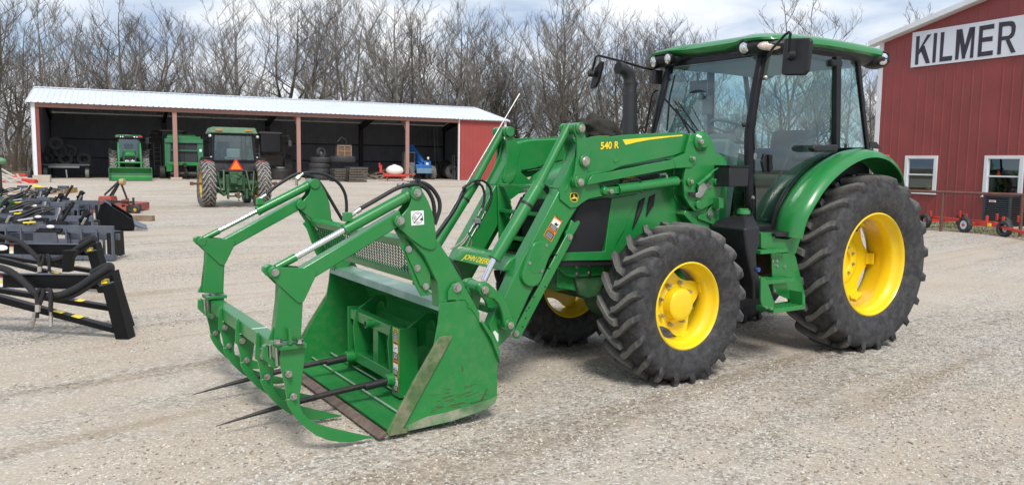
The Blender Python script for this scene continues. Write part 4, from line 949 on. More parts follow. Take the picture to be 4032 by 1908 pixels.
# mesh guard between the posts
gt = sy('F', 1960, 735, .80); gb_ = sy('F', 2085, 1110, .80); gt.y = gb_.y = 0
gt = Vector((4.505, 0, 1.155)); gb_ = Vector((4.395, 0, .925))
gd = (gt - gb_).normalized()
m = MB(); m.bar((gt.x, .84, gt.z), (gt.x, -.84, gt.z), .05, .05, gd); m.bar((gb_.x, .84, gb_.z), (gb_.x, -.84, gb_.z), .03, .05, gd)
sg = m.build('mesh_guard_frame', GREEN2, TR, .004)
m = MB(); W2 = .83; hh = (gt - gb_).length; stp_ = .042
def gp_(y, t): return gb_ + gd * t + Vector((.0, y, 0))
k = -W2 - hh * .9
while k < W2:
    for dr in (1, -1):
        y0, t0_, y1, t1_ = k, 0, k + hh * .9, hh
        if y0 < -W2: t0_ = (-W2 - y0) / .9; y0 = -W2
        if y1 > W2: t1_ = (W2 - k) / .9; y1 = W2
        if t1_ - t0_ > .01:
            a = gp_(y0 * dr, t0_); b = gp_(y1 * dr, t1_); m.bar(a, b, .0042, .0042, (1, 0, 0))
    k += stp_
m.build('mesh_screen', simple('mesh_green', (.006, .065, .02), .6), sg, 0, smooth=0)
# =================================================================== GRAPPLE ARM
arm_p = [(1955, 442), (1965, 480), (1975, 540), (1945, 590), (1900, 620), (1180, 1055), (1130, 1120), (1040, 985), (1060, 968)]
elbow = [(490, 236), (580, 238), (690, 246), (699, 262), (688, 300), (632, 418), (622, 430), (602, 431), (590, 424), (500, 340), (455, 295), (432, 265), (445, 240)]
leg_ = [(500, 310), (620, 290), (655, 340), (628, 425), (617, 640), (478, 640), (470, 625), (495, 420)]
GA = []
for s in (1, -1):
    def bd(m, nm, mt=GREEN, par=None, bev=.003):
        return (m if s > 0 else m.mirY()).build(nm, mt, par or GA[-1], bev)
    m = MB().plateY(poly('F', arm_p, YA), YA, YA - .075)
    GA.append((m if s > 0 else m.mirY()).build('grapple_arm', GREEN, TR, .006))
    for yy in (YA + .010, YA - .078): bd(MB().plateY(poly('K', elbow, YA), yy, yy - .008), 'elbow_gusset')
    bd(MB().plateY(poly('K', leg_, YA), YA, YA - .075), 'arm_leg', bev=.006)
    # clevis of the cylinder rod
    p = sy('K', 470, 263, YA); m = MB().cyl((p.x, YA - .09, p.z), (p.x, YA + .016, p.z), .030, n=24); m.plateY(poly('K', [(418, 240), (450, 225), (490, 236), (500, 300), (440, 290), (416, 262)], YA), YA - .02, YA - .06); bd(m, 'pivot_boss')
    m = MB().cyl((p.x, YA + .016, p.z), (p.x, YA + .022, p.z), .020, n=20); m.hexa((p.x, YA + .022, p.z), (p.x, YA + .034, p.z), .0135); bd(m, 'bolt', STEEL, bev=0)
    # foot flange, ribs and clamp bolts
    fp = [sy('K', x, y, YA) for x, y in ((438, 640), (634, 645), (634, 670), (438, 665))]
    zf = (fp[1].z + fp[2].z) / 2; 
    dx_ = abs(fp[0].x - fp[1].x); m = MB().box((fp[1].x + dx_ * .36, YA - .03, zf), (dx_ * .76, .13, .022)); bd(m, 'foot_flange')
    m = MB().plateY(poly('K', [(545, 572), (560, 572), (566, 650), (548, 660)], YA + .03), YA + .045, YA + .0); bd(m, 'foot_rib', bev=.002); bd(MB().plateY(poly('K', [(445, 640), (475, 570), (482, 642)], YA), YA - .03, YA - .042), 'foot_rib', bev=.002); bd(MB().plateY(poly('K', [(612, 560), (628, 640), (612, 642)], YA), YA - .03, YA - .042), 'foot_rib', bev=.002)
    for x in (490, 608): 
        p = sy('K', x, 645, YA + .03); m = MB().hexa((p.x, YA + .035, p.z), (p.x, YA + .035, p.z + .018), .018); m.cyl((p.x, YA + .035, p.z - .003), (p.x, YA + .035, p.z), .024, n=16); bd(m, 'clamp_bolt', STEEL, bev=0)
    m = MB()
    for x, yy in ((445, -.105), (483, -.07)):
        p0_ = sy('K', x, 660, YA + yy); p1_ = sy('K', x, 775, YA + yy); m.cyl((p0_.x, YA + yy, p0_.z), (p0_.x - .005, YA + yy, p1_.z), .012, n=12)
    bd(m, 'clamp_bolt', STEEL, bev=0)
    m = MB().plateY(poly('K', [(408, 665), (435, 655), (440, 730), (490, 760), (492, 782), (470, 790), (405, 730)], YA - .09), YA - .085, YA - .115); bd(m, 'clamp_plate')
    # grapple cylinder
    Yq = YA - .035
    c0 = sy('F', 2100, 262, Yq); c1 = sy('F', 2030, 300, Yq); c2_ = sy('F', 1440, 622, Yq); c3_ = sy('F', 995, 868, Yq); c4 = sy('F', 810, 968, Yq)
    m = MB().cyl(c1, c2_, .0325, n=28); m.cyl(c2_ + (c1 - c2_) * .04, c2_, .036, n=28); m.cyl(c1, c1 + (c2_ - c1) * .06, .036, n=28); m.cyl(c0, c1, .022, n=20)
    gc = bd(m, 'grapple_cylinder', par=TR, bev=.002)
    bd(MB().cyl(c2_, c3_, .0175, n=20), 'cylinder_rod', CHROME, gc, 0); bd(MB().cyl(c3_, c4, .022, .020, n=20), 'rod_end', GREEN, gc, .002)
    f0 = sy('F', 1470, 500, Yq); bd(MB().box(f0, (.045, .045, .05)), 'port_block', GREEN, gc, .004)
hz = [((1590, 425), (1750, 335), (1920, 240), (2030, 208), (2120, 205), (2200, 245), (2255, 340), (2272, 450), (2258, 540)), ((1960, 215), (2050, 188), (2150, 185), (2240, 230), (2310, 330), (2322, 420), (2300, 500), (2275, 570))]
for q in hz: MB().tube(spline([sy('F', x, y, YA - .03 - .02 * hz.index(q)) for x, y in q], 6), .0125, 10).build('hydraulic_hose', HOSE, GA[0])
p, q = sy('F', 1490, 490, YA - .03), sy('F', 1590, 430, YA - .03); m = MB().cyl(p, q, .009, n=10); m.hexa(p.lerp(q, .1), p.lerp(q, .45), .015); m.cyl(p.lerp(q, .6), p.lerp(q, 1), .0145, n=12); m.build('hose_fitting', STEEL, GA[0])
p, q = sy('F', 1935, 215, YA - .05), sy('F', 2040, 195, YA - .05); m = MB().cyl(p, q, .011, n=10); m.hexa(p, p.lerp(q, .3), .016); m.cyl(p.lerp(q, .5), q, .0145, n=12); m.build('hose_fitting', STEEL, GA[0])
p = sy('F', 2118, 190, YA - .04); MB().box(p, (.012, .05, .05)).build('cable_tie', HOSE, GA[0])
hz = [((720, 300), (800, 225), (900, 160), (980, 115), (1080, 95), (1180, 95), (1290, 120), (1390, 190), (1445, 280), (1462, 380), (1460, 480)), ((1060, 105), (1130, 120), (1210, 180), (1290, 300), (1360, 420), (1425, 530))]
for q in hz: MB().tube(spline([sy('F', x, y, -YA + .03) for x, y in q], 6), .0125, 10).build('hydraulic_hose', HOSE, GA[1])
p, q = sy('F', 635, 350, -YA + .03), sy('F', 720, 300, -YA + .03); m = MB().cyl(p, q, .009, n=10); m.hexa(p.lerp(q, .1), p.lerp(q, .45), .015); m.cyl(p.lerp(q, .6), q, .0145, n=12); m.build('hose_fitting', STEEL, GA[1])
p = sy('F', 1000, 150, -YA + .03); q = sy('F', 1060, 100, -YA + .03); m = MB().cyl(p, q, .014, n=10); m.hexa(p, p.lerp(q, .4), .022); m.cyl(p, p - Vector((0, 0, .05)), .012, n=8); m.build('hose_fitting', STEEL, GA[1])
p = Vector((0, 0, 0))
# black hose running down behind the near post
q = [(2330, 820), (2400, 900), (2470, 980), (2510, 1080)]; MB().tube(spline([sy('F', x, y, YA - .10) for x, y in q], 5), .016, 8).build('hydraulic_hose', HOSE, g1)
# cross beam and five tines
b0 = sy('K', 292, 528, 0); b1 = sy('K', 275, 600, 0)
bxm = (b0.x + b1.x) / 2; bzm = (b0.z + b1.z) / 2
m = MB(); m.box((bxm - .045, 0, bzm), (.09, 2 * YA - .19, abs(b0.z - b1.z) * 1.02)); xb = m.build('grapple_beam', GREEN, TR, .006)
MB().box((bxm - .045, .28, bzm + abs(b0.z - b1.z) * .515), (.088, .012, .002)).build('beam_tape', STICKW, xb)
tu = poly('K', [(515, 672), (635, 678), (640, 690), (635, 760), (612, 930), (606, 962), (570, 972), (545, 968), (535, 900), (508, 780), (503, 740)], YA)
tl = poly('K', [(535, 955), (570, 945), (606, 938), (606, 965), (612, 1000), (628, 1035), (655, 1062), (700, 1088), (780, 1112), (880, 1135), (1010, 1162), (960, 1172), (890, 1186), (830, 1187), (760, 1176), (700, 1152), (640, 1110), (590, 1060), (560, 1015), (542, 980)], YA)
tt = [(p_[0], p_[1]) for p_ in tu]
for i, Yt in enumerate((YA, YA / 2, 0, -YA / 2, -YA)):
    dx = .012 if i in (1, 2, 3) else 0
    zc = bzm - .045
    tq = tu if i not in (1, 2, 3) else [(x, min(z, zc - (.012 if k in (0, 9, 10) else 0))) for k, (x, z) in enumerate(tu)]
    t = MB().plateY([(x + dx, z) for x, z in tq], Yt, Yt - .022).build('grapple_tine', GREEN, xb, .003)
    if i in (1, 2, 3): MB().plateY([(bxm + .002, bzm + .055), (bxm + .020, bzm + .05), (bxm + .030, bzm - .10), (bxm + .0, bzm - .12)], Yt + .002, Yt - .014).build('tine_bracket', GREEN, t, .002)
    m = MB().plateY([(x + dx, z) for x, z in tl], Yt + .012, Yt - .010); m.build('tine_claw', GREEN, t, .003)
    for (x, y) in ((545, 815), (571, 937)):
        p = sy('K', x, y, YA); m = MB().cyl((p.x + dx, Yt + (.0 if y < 900 else .012), p.z), (p.x + dx, Yt + .016, p.z), .019, n=18); m.hexa((p.x + dx, Yt + .016, p.z), (p.x + dx, Yt + .028, p.z), .0145); m.cyl((p.x + dx, Yt + .03, p.z), (p.x + dx, Yt + .045, p.z), .009, n=10); m.build('tine_bolt', STEEL, t)
# =================================================================== BALE SPEAR FRAME lying in the bucket
BS = empty('bale_spear_frame', T2W((4.35, 0, .1)), atan2(TF.y, TF.x)); BOFF = Vector((-4.35, 0, -.1))
tag(BS, 'green bale spear frame with two long black spears, lying inside the big bucket', 'bale spear')
def bsb(m, nm, mat, bev=.004, par=None):
    m.v = [(x + BOFF.x, y + BOFF.y, z + BOFF.z) for x, y, z in m.v]; return m.build(nm, mat, par or BS, bev)
Yf = .44
TLc = sy('J', 130, 480, Yf); BLc = sy('J', 132, 925, Yf); xf_ = (TLc.x + BLc.x) / 2 - .02
zt_, zb_ = TLc.z, BLc.z
m = MB(); m.box((xf_ - .012, 0, zt_ - .05), (.07, 2 * Yf - .02, .072)); m.box((xf_ - .012, 0, zb_ + .10), (.07, 2 * Yf - .02, .072)); m.box((xf_ - .012, .02, (zt_ + zb_) / 2 + .03), (.06, .08, zt_ - zb_ - .2)); fr = bsb(m, 'spear_frame', GREEN)
for Y in (Yf + .01, -Yf - .002):
    m = MB().plateY([(xf_ + .035, zt_), (xf_ - .09, zt_ - .002), (xf_ - .10, zb_ + .03), (xf_ + .0, zb_ - .01), (xf_ + .035, zb_)], Y, Y - .010); bsb(m, 'side_plate', GREEN, .003)
for Y in (.30, -.30):
    m = MB().plateY([(xf_ + .03, zt_ - .0), (xf_ + .05, zt_ - .12), (xf_ + .04, zb_ + .18), (xf_ + .02, zb_ + .06), (xf_ - .08, zb_ + .1), (xf_ - .08, zt_ - .02)], Y, Y - .012); bsb(m, 'frame_rib', GREEN, .003)
for Y in (Yf - .02, -Yf + .04):      # hooks at the back
    m = MB().plateY([(xf_ - .02, zt_ - .02), (xf_ - .17, zt_ + .075), (xf_ - .235, zt_ + .07), (xf_ - .255, zt_ + .03), (xf_ - .25, zt_ - .03), (xf_ - .235, zt_ - .03), (xf_ - .225, zt_ + .02), (xf_ - .20, zt_ + .03), (xf_ - .17, zt_ + .0), (xf_ - .17, zt_ - .13), (xf_ - .04, zt_ - .15)], Y, Y - .022); bsb(m, 'hook', GREEN, .003)
p = sy('K', 962, 535, -.02); m = MB().cyl((xf_ + .02, p.y, zt_ - .05), (xf_ + .075, p.y, zt_ - .05), .030, n=24); bsb(m, 'socket', GREEN, .003)
MB_ = MB().cyl((xf_ + .076, p.y, zt_ - .05), (xf_ + .0765, p.y, zt_ - .05), .021, n=20); bsb(MB_, 'socket_bore', DARKIN, 0)
for sgn, root, tip, seg_ in ((1, ('J', 62, 870), ('K', 152, 1103), None), (-1, ('K', 820, 735), ('K', 20, 933), None)):
    Y = .355 * sgn; a = sy(*root, Y); b = sy(*tip, Y); a = Vector((xf_ + .02, Y, zb_ + .10)); 
    m = MB().cyl(a - Vector((.02, 0, 0)), a + Vector((.07, 0, 0)), .040, n=24); bsb(m, 'spear_socket', GREEN, .003)
    d = (b - a); n_ = 14; pts_ = [a + d * (i / n_) + Vector((0, 0, .018 * sin(pi * i / n_))) for i in range(n_ + 1)]
    m = MB().tube(pts_, .02, 12, rs=[.0185 if i < 9 else .0185 - .0165 * ((i - 8) / 6) ** 1.3 for i in range(n_ + 1)]); bsb(m, 'bale_spear', DARKST, 0)
    m = MB().cyl(a + d * .06, a + d * .19, .026, .025, n=20); bsb(m, 'spear_sleeve', HOSE, .002)
# decal column on the near end of the frame front
xd = xf_ + .0365
def dq(z0, z1, y0, y1, mat, o=0):
    m = MB().box((xd + o, (y0 + y1) / 2, (z0 + z1) / 2), (.0012, abs(y1 - y0), abs(z1 - z0))); bsb(m, 'warning_decal', mat, 0)
bsb(MB().box((xf_ + .034, Yf - .045, (zt_ + zb_) / 2), (.004, .115, zt_ - zb_)), 'decal_plate', GREEN, .001)
ya, yb = Yf - .085, Yf - .012; H_ = zt_ - zb_ - .02; z = zt_ - .01
for frac, col, nm in ((.20, STICKY, 'CAUTION'), (.29, STICKO, 'WARNING'), (.24, STICKO, 'WARNING'), (.25, STICKR, 'DANGER')):
    h_ = H_ * frac; dq(z - h_ + .004, z, ya, yb, col)
    if nm == 'CAUTION': dq(z - h_ + .008, z - .018, ya + .004, yb - .004, STICKB, .0008); t0_ = z - .026
    else: dq(z - h_ * .55, z - .018, ya + .004, yb - .004, STICKW, .0008); dq(z - h_ + .008, z - h_ * .56, ya + .004, yb - .004, STICKB, .0008); t0_ = z - h_ * .62
    if nm != 'CAUTION':
        rr_ = random.Random(int(z * 999)); pp_ = [(xd + .002, ya + .012 + k * .01, z - .03 - rr_.uniform(0, .03)) for k in range(6)]; bsb(MB().tube(pp_, .0012, 5), 'warning_decal', STICKB, 0)
    while t0_ > z - h_ + .014: dq(t0_ - .003, t0_, ya + .010, yb - .012, STICKW, .0014); t0_ -= .009
    o = textmesh('warning_lettering', nm, STICKB if nm != 'DANGER' else STICKW, BS, Matrix(((0, 0, 1, xd + .0012 + BOFF.x), (1, 0, 0, (ya + yb) / 2), (0, 1, 0, z - .009 + BOFF.z), (0, 0, 0, 1))), .014, .0003, .0002)
    z -= h_
# =================================================================== WORLD
w = bpy.data.worlds.new('World'); S.world = w; w.use_nodes = True
ns, ln = w.node_tree.nodes, w.node_tree.links; bg = ns['Background']
SUN_EL, SUN_AZ = radians(50), radians(168)      # azimuth clockwise from +Y
sky = ns.new('ShaderNodeTexSky'); sky.sky_type = 'NISHITA'; sky.sun_disc = False; sky.sun_elevation = SUN_EL; sky.sun_rotation = SUN_AZ
tc = ns.new('ShaderNodeTexCoord'); mp = ns.new('ShaderNodeMapping'); mp.inputs['Scale'].default_value = (1, 1, 3.2)
ln.new(tc.outputs['Generated'], mp.inputs['Vector'])
n1 = ns.new('ShaderNodeTexNoise'); n1.inputs['Scale'].default_value = 2.3; n1.inputs['Detail'].default_value = 9; n1.inputs['Roughness'].default_value = .55; ln.new(mp.outputs[0], n1.inputs['Vector'])
n2 = ns.new('ShaderNodeTexNoise'); n2.inputs['Scale'].default_value = 5.5; n2.inputs['Detail'].default_value = 7; n2.inputs['Distortion'].default_value = .25; ln.new(mp.outputs[0], n2.inputs['Vector'])
cov = ns.new('ShaderNodeMapRange'); cov.interpolation_type = 'SMOOTHSTEP'; cov.inputs['From Min'].default_value = .36; cov.inputs['From Max'].default_value = .52; cov.inputs['To Min'].default_value = .45; ln.new(n1.outputs['Fac'], cov.inputs['Value'])
cr = ns.new('ShaderNodeValToRGB'); ln.new(n2.outputs['Fac'], cr.inputs['Fac'])
cr.color_ramp.elements[0].position = .34; cr.color_ramp.elements[0].color = (.44, .56, .76, 1); cr.color_ramp.elements[1].position = .64; cr.color_ramp.elements[1].color = (1.02, 1.04, 1.07, 1)
e = cr.color_ramp.elements.new(.48); e.color = (.74, .82, .94, 1)
sc = ns.new('ShaderNodeVectorMath'); sc.operation = 'SCALE'; sc.inputs['Scale'].default_value = 6.1; ln.new(cr.outputs['Color'], sc.inputs[0])
mx = ns.new('ShaderNodeMix'); mx.data_type = 'RGBA'; ln.new(cov.outputs[0], mx.inputs['Factor']); ln.new(sky.outputs[0], mx.inputs['A']); ln.new(sc.outputs[0], mx.inputs['B'])
ln.new(mx.outputs['Result'], bg.inputs['Color']); bg.inputs['Strength'].default_value = .12
sd = bpy.data.lights.new('sun', 'SUN'); sd.energy = 2.3; sd.angle = radians(16); sd.color = (1, .96, .90)
so = bpy.data.objects.new('sun', sd); COL.objects.link(so)
dv = Vector((sin(SUN_AZ) * cos(SUN_EL), cos(SUN_AZ) * cos(SUN_EL), sin(SUN_EL))); so.rotation_euler = dv.to_track_quat('Z', 'Y').to_euler()
S.view_settings.view_transform = 'Standard'; S.view_settings.look = 'None'; S.view_settings.gamma = 1; S.view_settings.exposure = .5
# =================================================================== GROUND
def groundmat():
    m, ns, ln, b = newmat('gravel')
    tc = N(ns, 'ShaderNodeTexCoord'); o = tc.outputs['Object']
    def vor(sc, f='F1'):
        v = N(ns, 'ShaderNodeTexVoronoi', feature=f); v.inputs['Scale'].default_value = sc; ln.new(o, v.inputs['Vector']); return v
    def noi(sc, d=5, r=.55, dist=0):
        v = N(ns, 'ShaderNodeTexNoise'); v.inputs['Scale'].default_value = sc; v.inputs['Detail'].default_value = d; v.inputs['Roughness'].default_value = r; v.inputs['Distortion'].default_value = dist; ln.new(o, v.inputs['Vector']); return v
    def mr(s, a, b_, c=0, d=1):
        v = N(ns, 'ShaderNodeMapRange'); v.inputs['From Min'].default_value = a; v.inputs['From Max'].default_value = b_; v.inputs['To Min'].default_value = c; v.inputs['To Max'].default_value = d; ln.new(s, v.inputs['Value']); return v.outputs[0]
    def mix(f, a, b_, t='MIX'):
        v = N(ns, 'ShaderNodeMix', data_type='RGBA', blend_type=t)
        if isinstance(f, float): v.inputs['Factor'].default_value = f
        else: ln.new(f, v.inputs['Factor'])
        for k, q in (('A', a), ('B', b_)):
            if isinstance(q, tuple): v.inputs[k].default_value = (*q, 1)
            else: ln.new(q, v.inputs[k])
        return v.outputs['Result']
    v1 = vor(48); v2 = vor(24); v3 = vor(80)
    big = noi(.55, 4, .6, .6); mid = noi(3.0, 6, .65); fine = noi(160, 3)
    cr1 = N(ns, 'ShaderNodeValToRGB'); ln.new(v1.outputs['Color'], cr1.inputs['Fac'])
    cr1.color_ramp.elements[0].color = (.33, .28, .225, 1); cr1.color_ramp.elements[1].color = (.88, .85, .80, 1)
    e = cr1.color_ramp.elements.new(.40); e.color = (.57, .51, .43, 1); e = cr1.color_ramp.elements.new(.72); e.color = (.74, .685, .60, 1)
    cr2 = N(ns, 'ShaderNodeValToRGB'); ln.new(v2.outputs['Color'], cr2.inputs['Fac'])
    cr2.color_ramp.elements[0].color = (.27, .235, .20, 1); cr2.color_ramp.elements[1].color = (.86, .83, .79, 1)
    e = cr2.color_ramp.elements.new(.55); e.color = (.60, .555, .485, 1)
    stones = mix(mr(mid.outputs['Fac'], .46, .56), cr1.outputs['Color'], cr2.outputs['Color'])
    grit = N(ns, 'ShaderNodeTexVoronoi'); grit.inputs['Scale'].default_value = 150; ln.new(o, grit.inputs['Vector'])
    dirtc = mix(mr(grit.outputs['Color'], .25, .85), (.50, .43, .35), (.61, .535, .445))
    few = mr(v3.outputs['Color'], .80, .85, 0, .6); dirtc = mix(few, dirtc, cr1.outputs['Color'])
    # compacted tan lanes run along the way the machines drive; loose stone is thrown up between them
    mp = N(ns, 'ShaderNodeMapping', vector_type='TEXTURE'); mp.inputs['Rotation'].default_value = (0, 0, radians(46)); mp.inputs['Scale'].default_value = (8.0, 1.5, 1); ln.new(o, mp.inputs['Vector'])
    lane = N(ns, 'ShaderNodeTexNoise'); lane.inputs['Scale'].default_value = 1.0; lane.inputs['Detail'].default_value = 5; lane.inputs['Distortion'].default_value = .5; ln.new(mp.outputs[0], lane.inputs['Vector'])
    am = N(ns, 'ShaderNodeMath', operation='MULTIPLY_ADD'); ln.new(mid.outputs['Fac'], am.inputs[0]); am.inputs[1].default_value = .5; ln.new(lane.outputs['Fac'], am.inputs[2])
    lanef = mr(am.outputs[0], .66, .79, 0, .95)
    c = mix(lanef, stones, dirtc)
    c = mix(mr(big.outputs['Fac'], .38, .62, 0, .6), c, mix(1.0, c, (.88, .83, .775), 'MULTIPLY'))
    mp2 = N(ns, 'ShaderNodeMapping', vector_type='TEXTURE'); mp2.inputs['Rotation'].default_value = (0, 0, radians(42)); mp2.inputs['Scale'].default_value = (9.0, .40, 1); ln.new(o, mp2.inputs['Vector'])
    rut = N(ns, 'ShaderNodeTexNoise'); rut.inputs['Scale'].default_value = 1.0; rut.inputs['Detail'].default_value = 3; rut.inputs['Distortion'].default_value = .8; ln.new(mp2.outputs[0], rut.inputs['Vector'])
    c = mix(mr(rut.outputs['Fac'], .55, .66, 0, .75), c, mix(1.0, c, (.76, .70, .63), 'MULTIPLY'))
    # pale stones
    pale = mr(v3.outputs['Color'], .82, .9, 0, .55); c = mix(pale, c, (.85, .83, .79))
    dark = mr(v1.outputs['Distance'], .0, .6, 1.05, .78)
    sc = N(ns, 'ShaderNodeVectorMath', operation='SCALE'); ln.new(c, sc.inputs[0]); ln.new(dark, sc.inputs['Scale'])
    ln.new(sc.outputs[0], b.inputs['Base Color']); b.inputs['Roughness'].default_value = .93; b.inputs['Specular IOR Level'].default_value = .25
    h = N(ns, 'ShaderNodeMath', operation='MULTIPLY_ADD'); ln.new(v1.outputs['Distance'], h.inputs[0]); h.inputs[1].default_value = -.9
    h2 = N(ns, 'ShaderNodeMath', operation='MULTIPLY_ADD'); ln.new(v2.outputs['Distance'], h2.inputs[0]); h2.inputs[1].default_value = -1.1; ln.new(fine.outputs['Fac'], h2.inputs[2]); ln.new(h2.outputs[0], h.inputs[2])
    bp = N(ns, 'ShaderNodeBump'); bp.inputs['Strength'].default_value = .75; bp.inputs['Distance'].default_value = .018; ln.new(h.outputs[0], bp.inputs['Height'])
    bs = mr(lanef, 0, 1, .8, .22); ln.new(bs, bp.inputs['Strength'])
    ln.new(bp.outputs[0], b.inputs['Normal'])
    return m
GRAVEL = groundmat()
def gridmesh(name, x0, x1, y0, y1, nx, ny, fn, mat):
    m = MB()
    vs = [(x0 + (x1 - x0) * i / nx, y0 + (y1 - y0) * j / ny) for j in range(ny + 1) for i in range(nx + 1)]
    m.v = [(x, y, fn(x, y)) for x, y in vs]
    m.f = [(j * (nx + 1) + i, j * (nx + 1) + i + 1, (j + 1) * (nx + 1) + i + 1, (j + 1) * (nx + 1) + i) for j in range(ny) for i in range(nx)]; m.m = [0] * len(m.f)
    me = bpy.data.meshes.new(name); me.from_pydata(m.v, [], m.f); me.materials.append(mat); me.polygons.foreach_set('use_smooth', [True] * len(m.f))
    o = bpy.data.objects.new(name, me); COL.objects.link(o); return o
def shed_dir(): return Vector((.865, .502, 0)), Vector((-.502, .865, 0))
def graf(x, y): return ghill(x, y)
g = gridmesh('ground', -70, 70, -12, 75, 280, 174, graf, GRAVEL); tag(g, kind='structure')
def forestmat():
    m, ns, ln, b = newmat('forest_floor')
    tc = N(ns, 'ShaderNodeTexCoord'); n1 = N(ns, 'ShaderNodeTexNoise'); n1.inputs['Scale'].default_value = .6; n1.inputs['Detail'].default_value = 10; n1.inputs['Roughness'].default_value = .7
    ln.new(tc.outputs['Object'], n1.inputs['Vector']); cr = N(ns, 'ShaderNodeValToRGB'); ln.new(n1.outputs['Fac'], cr.inputs['Fac'])
    cr.color_ramp.elements[0].position = .35; cr.color_ramp.elements[0].color = (.09, .075, .05, 1); cr.color_ramp.elements[1].position = .65; cr.color_ramp.elements[1].color = (.24, .185, .12, 1)
    e = cr.color_ramp.elements.new(.48); e.color = (.15, .14, .07, 1)
    ln.new(cr.outputs[0], b.inputs['Base Color']); b.inputs['Roughness'].default_value = .95; return m
FOREST = forestmat()
g2 = gridmesh('forest_floor', -420, 420, -120, 720, 140, 140, lambda x, y: -.12 + .47 * sst(60, 77, y - .5 * x) + .9 * sst(95, 200, y - .5 * x), FOREST); tag(g2, kind='structure')
# =================================================================== BUILDINGS
def metalwall(name, base, var=.05, rough=.45):
    return simple(name, base, rough, 0, 0, var, 1.2, dirt=(base[0] * .6 + .05, base[1] * .6 + .05, base[2] * .6 + .04), dirtamt=.22, dscale=.7)
BARNRED = metalwall('barn_red_siding', (.25, .042, .040), .12)
SHEDRED = metalwall('shed_red_siding', (.33, .055, .048))
POSTM = simple('shed_post_primer', (.36, .20, .17), .7, 0, 0, .1, 3, dirt=(.3, .15, .1), dirtamt=.3)
ROOFM = simple('white_roof_metal', (.66, .70, .76), .34, 0, 0, .05, .8, dirt=(.45, .47, .5), dirtamt=.2, dscale=.6)
TRIMW = simple('white_trim', (.70, .72, .74), .5, 0, 0, .05, 2)
INWALL = simple('grey_inner_wall', (.21, .22, .25), .6, 0, 0, .12, 1.5)
RUSTPIPE = simple('rust_brown_pipe', (.13, .055, .045), .7, 0, 0, .2, 6)
def ribwall(m, O, d, n, s0, s1, zb, ztf, pitch=.305, hgt=.014, w=.05):
    """vertical ribbed sheet between s0 and s1; zb number or fn, ztf fn(s); n = outward normal"""
    ss = [s0]; k = math.ceil(s0 / pitch)
    prof = [(s0, 0)]
    while k * pitch < s1 - w:
        c = k * pitch
        if c - w / 2 > s0: prof += [(c - w / 2, 0), (c - w / 4, hgt), (c + w / 4, hgt), (c + w / 2, 0)]
        k += 1
    prof.append((s1, 0)); vs = []; fs = []
    zbf = zb if callable(zb) else (lambda s: zb)
    for s, o in prof:
        p = O + d * s + n * o; vs += [(p.x, p.y, zbf(s)), (p.x, p.y, ztf(s))]
    for i in range(len(prof) - 1): fs.append((2 * i, 2 * i + 2, 2 * i + 3, 2 * i + 1))
    m.add(vs, fs)
# ---- the barn on the right
BAZ = radians(155); bd_ = Vector((sin(BAZ), cos(BAZ), 0)); bn_ = Vector((bd_.y, -bd_.x, 0))
BP = Vector((13.5336, 24.2899, 0))
if bn_.dot(-BP) < 0: bn_ = -bn_
def onb(k, x, y): return onplane(k, x, y, bn_, bn_.dot(BP))
bc = onb('Z', 3470.6, 153); bc.z = 0; HB = 5.87; RK = .222
def bs_(P): return (P - bc).dot(bd_)
W1 = (bs_(onb('W', 208, 400)), bs_(onb('W', 596, 400))); W2_ = (bs_(onb('W', 1212, 400)), bs_(onb('W', 1212, 400)) + (W1[1] - W1[0]))
ztp, zsl = 1.985, .85
BA = empty('barn', bc, 0); BA.location = bc
tag(BA, 'tall red metal barn with two white-framed windows, right of the tractor', 'barn')
def loc(m, O):
    m.v = [(x - O.x, y - O.y, z - O.z) for x, y, z in m.v]; return m
L_ = 13.0; RD = 6.6          # gable half width ~ ridge at RD
def rk(s): return HB + RK * (s if s < RD * 2 else 4 * RD - s) - .03
m = MB()
cuts = [(0, W1[0], -.02, None), (W1[0], W1[1], -.02, zsl), (W1[0], W1[1], ztp, None), (W1[1], W2_[0], -.02, None), (W2_[0], W2_[1], -.02, zsl), (W2_[0], W2_[1], ztp, None), (W2_[1], L_, -.02, None)]
for s0, s1, zb, zt in cuts: ribwall(m, bc, bd_, bn_, s0, s1, zb, rk if zt is None else (lambda s, zt=zt: zt))
loc(m, bc).build('gable_wall', BARNRED, BA, 0, smooth=0)
bk_ = -bn_          # going into the barn
m = MB(); ribwall(m, bc, bk_, -bd_, .0, 24, -.02, lambda s: HB - .05); loc(m, bc).build('side_wall', BARNRED, BA, 0, smooth=0)
m = MB()
ov = bn_ * .28
for (a, b) in ((bc - bd_ * .25, bc + bd_ * L_),):
    za = HB - .25 * RK; zb = HB + RK * L_
    a0 = Vector((a.x, a.y, za)) + ov; b0_ = Vector((b.x, b.y, zb)) + ov; a1 = a0 + bk_ * 24.5; b1_ = b0_ + bk_ * 24.5
    m.prism([a0, b0_, b1_, a1], [v - Vector((0, 0, .05)) for v in (a0, b0_, b1_, a1)])
loc(m, bc).build('roof', ROOFM, BA, 0)
m = MB(); 
a0 = Vector((bc.x, bc.y, 0)) - bd_ * .27 + ov; b0_ = Vector((bc.x, bc.y, 0)) + bd_ * L_ + ov
def rakeb(off, h0, h1, dz):
    A_ = a0 + bn_ * off; B_ = b0_ + bn_ * off; za = HB - .27 * RK; zb = HB + RK * L_
    return [Vector((A_.x, A_.y, za + h0)), Vector((B_.x, B_.y, zb + h0)), Vector((B_.x, B_.y, zb + h1)), Vector((A_.x, A_.y, za + h1))]
m.prism(rakeb(.012, .015, -.15, 0), rakeb(-.03, .015, -.15, 0)); m.prism(rakeb(-.03, -.05, -.16, 0), rakeb(-.30, -.05, -.16, 0)); loc(m, bc).build('rake_trim', TRIMW, BA, .004)
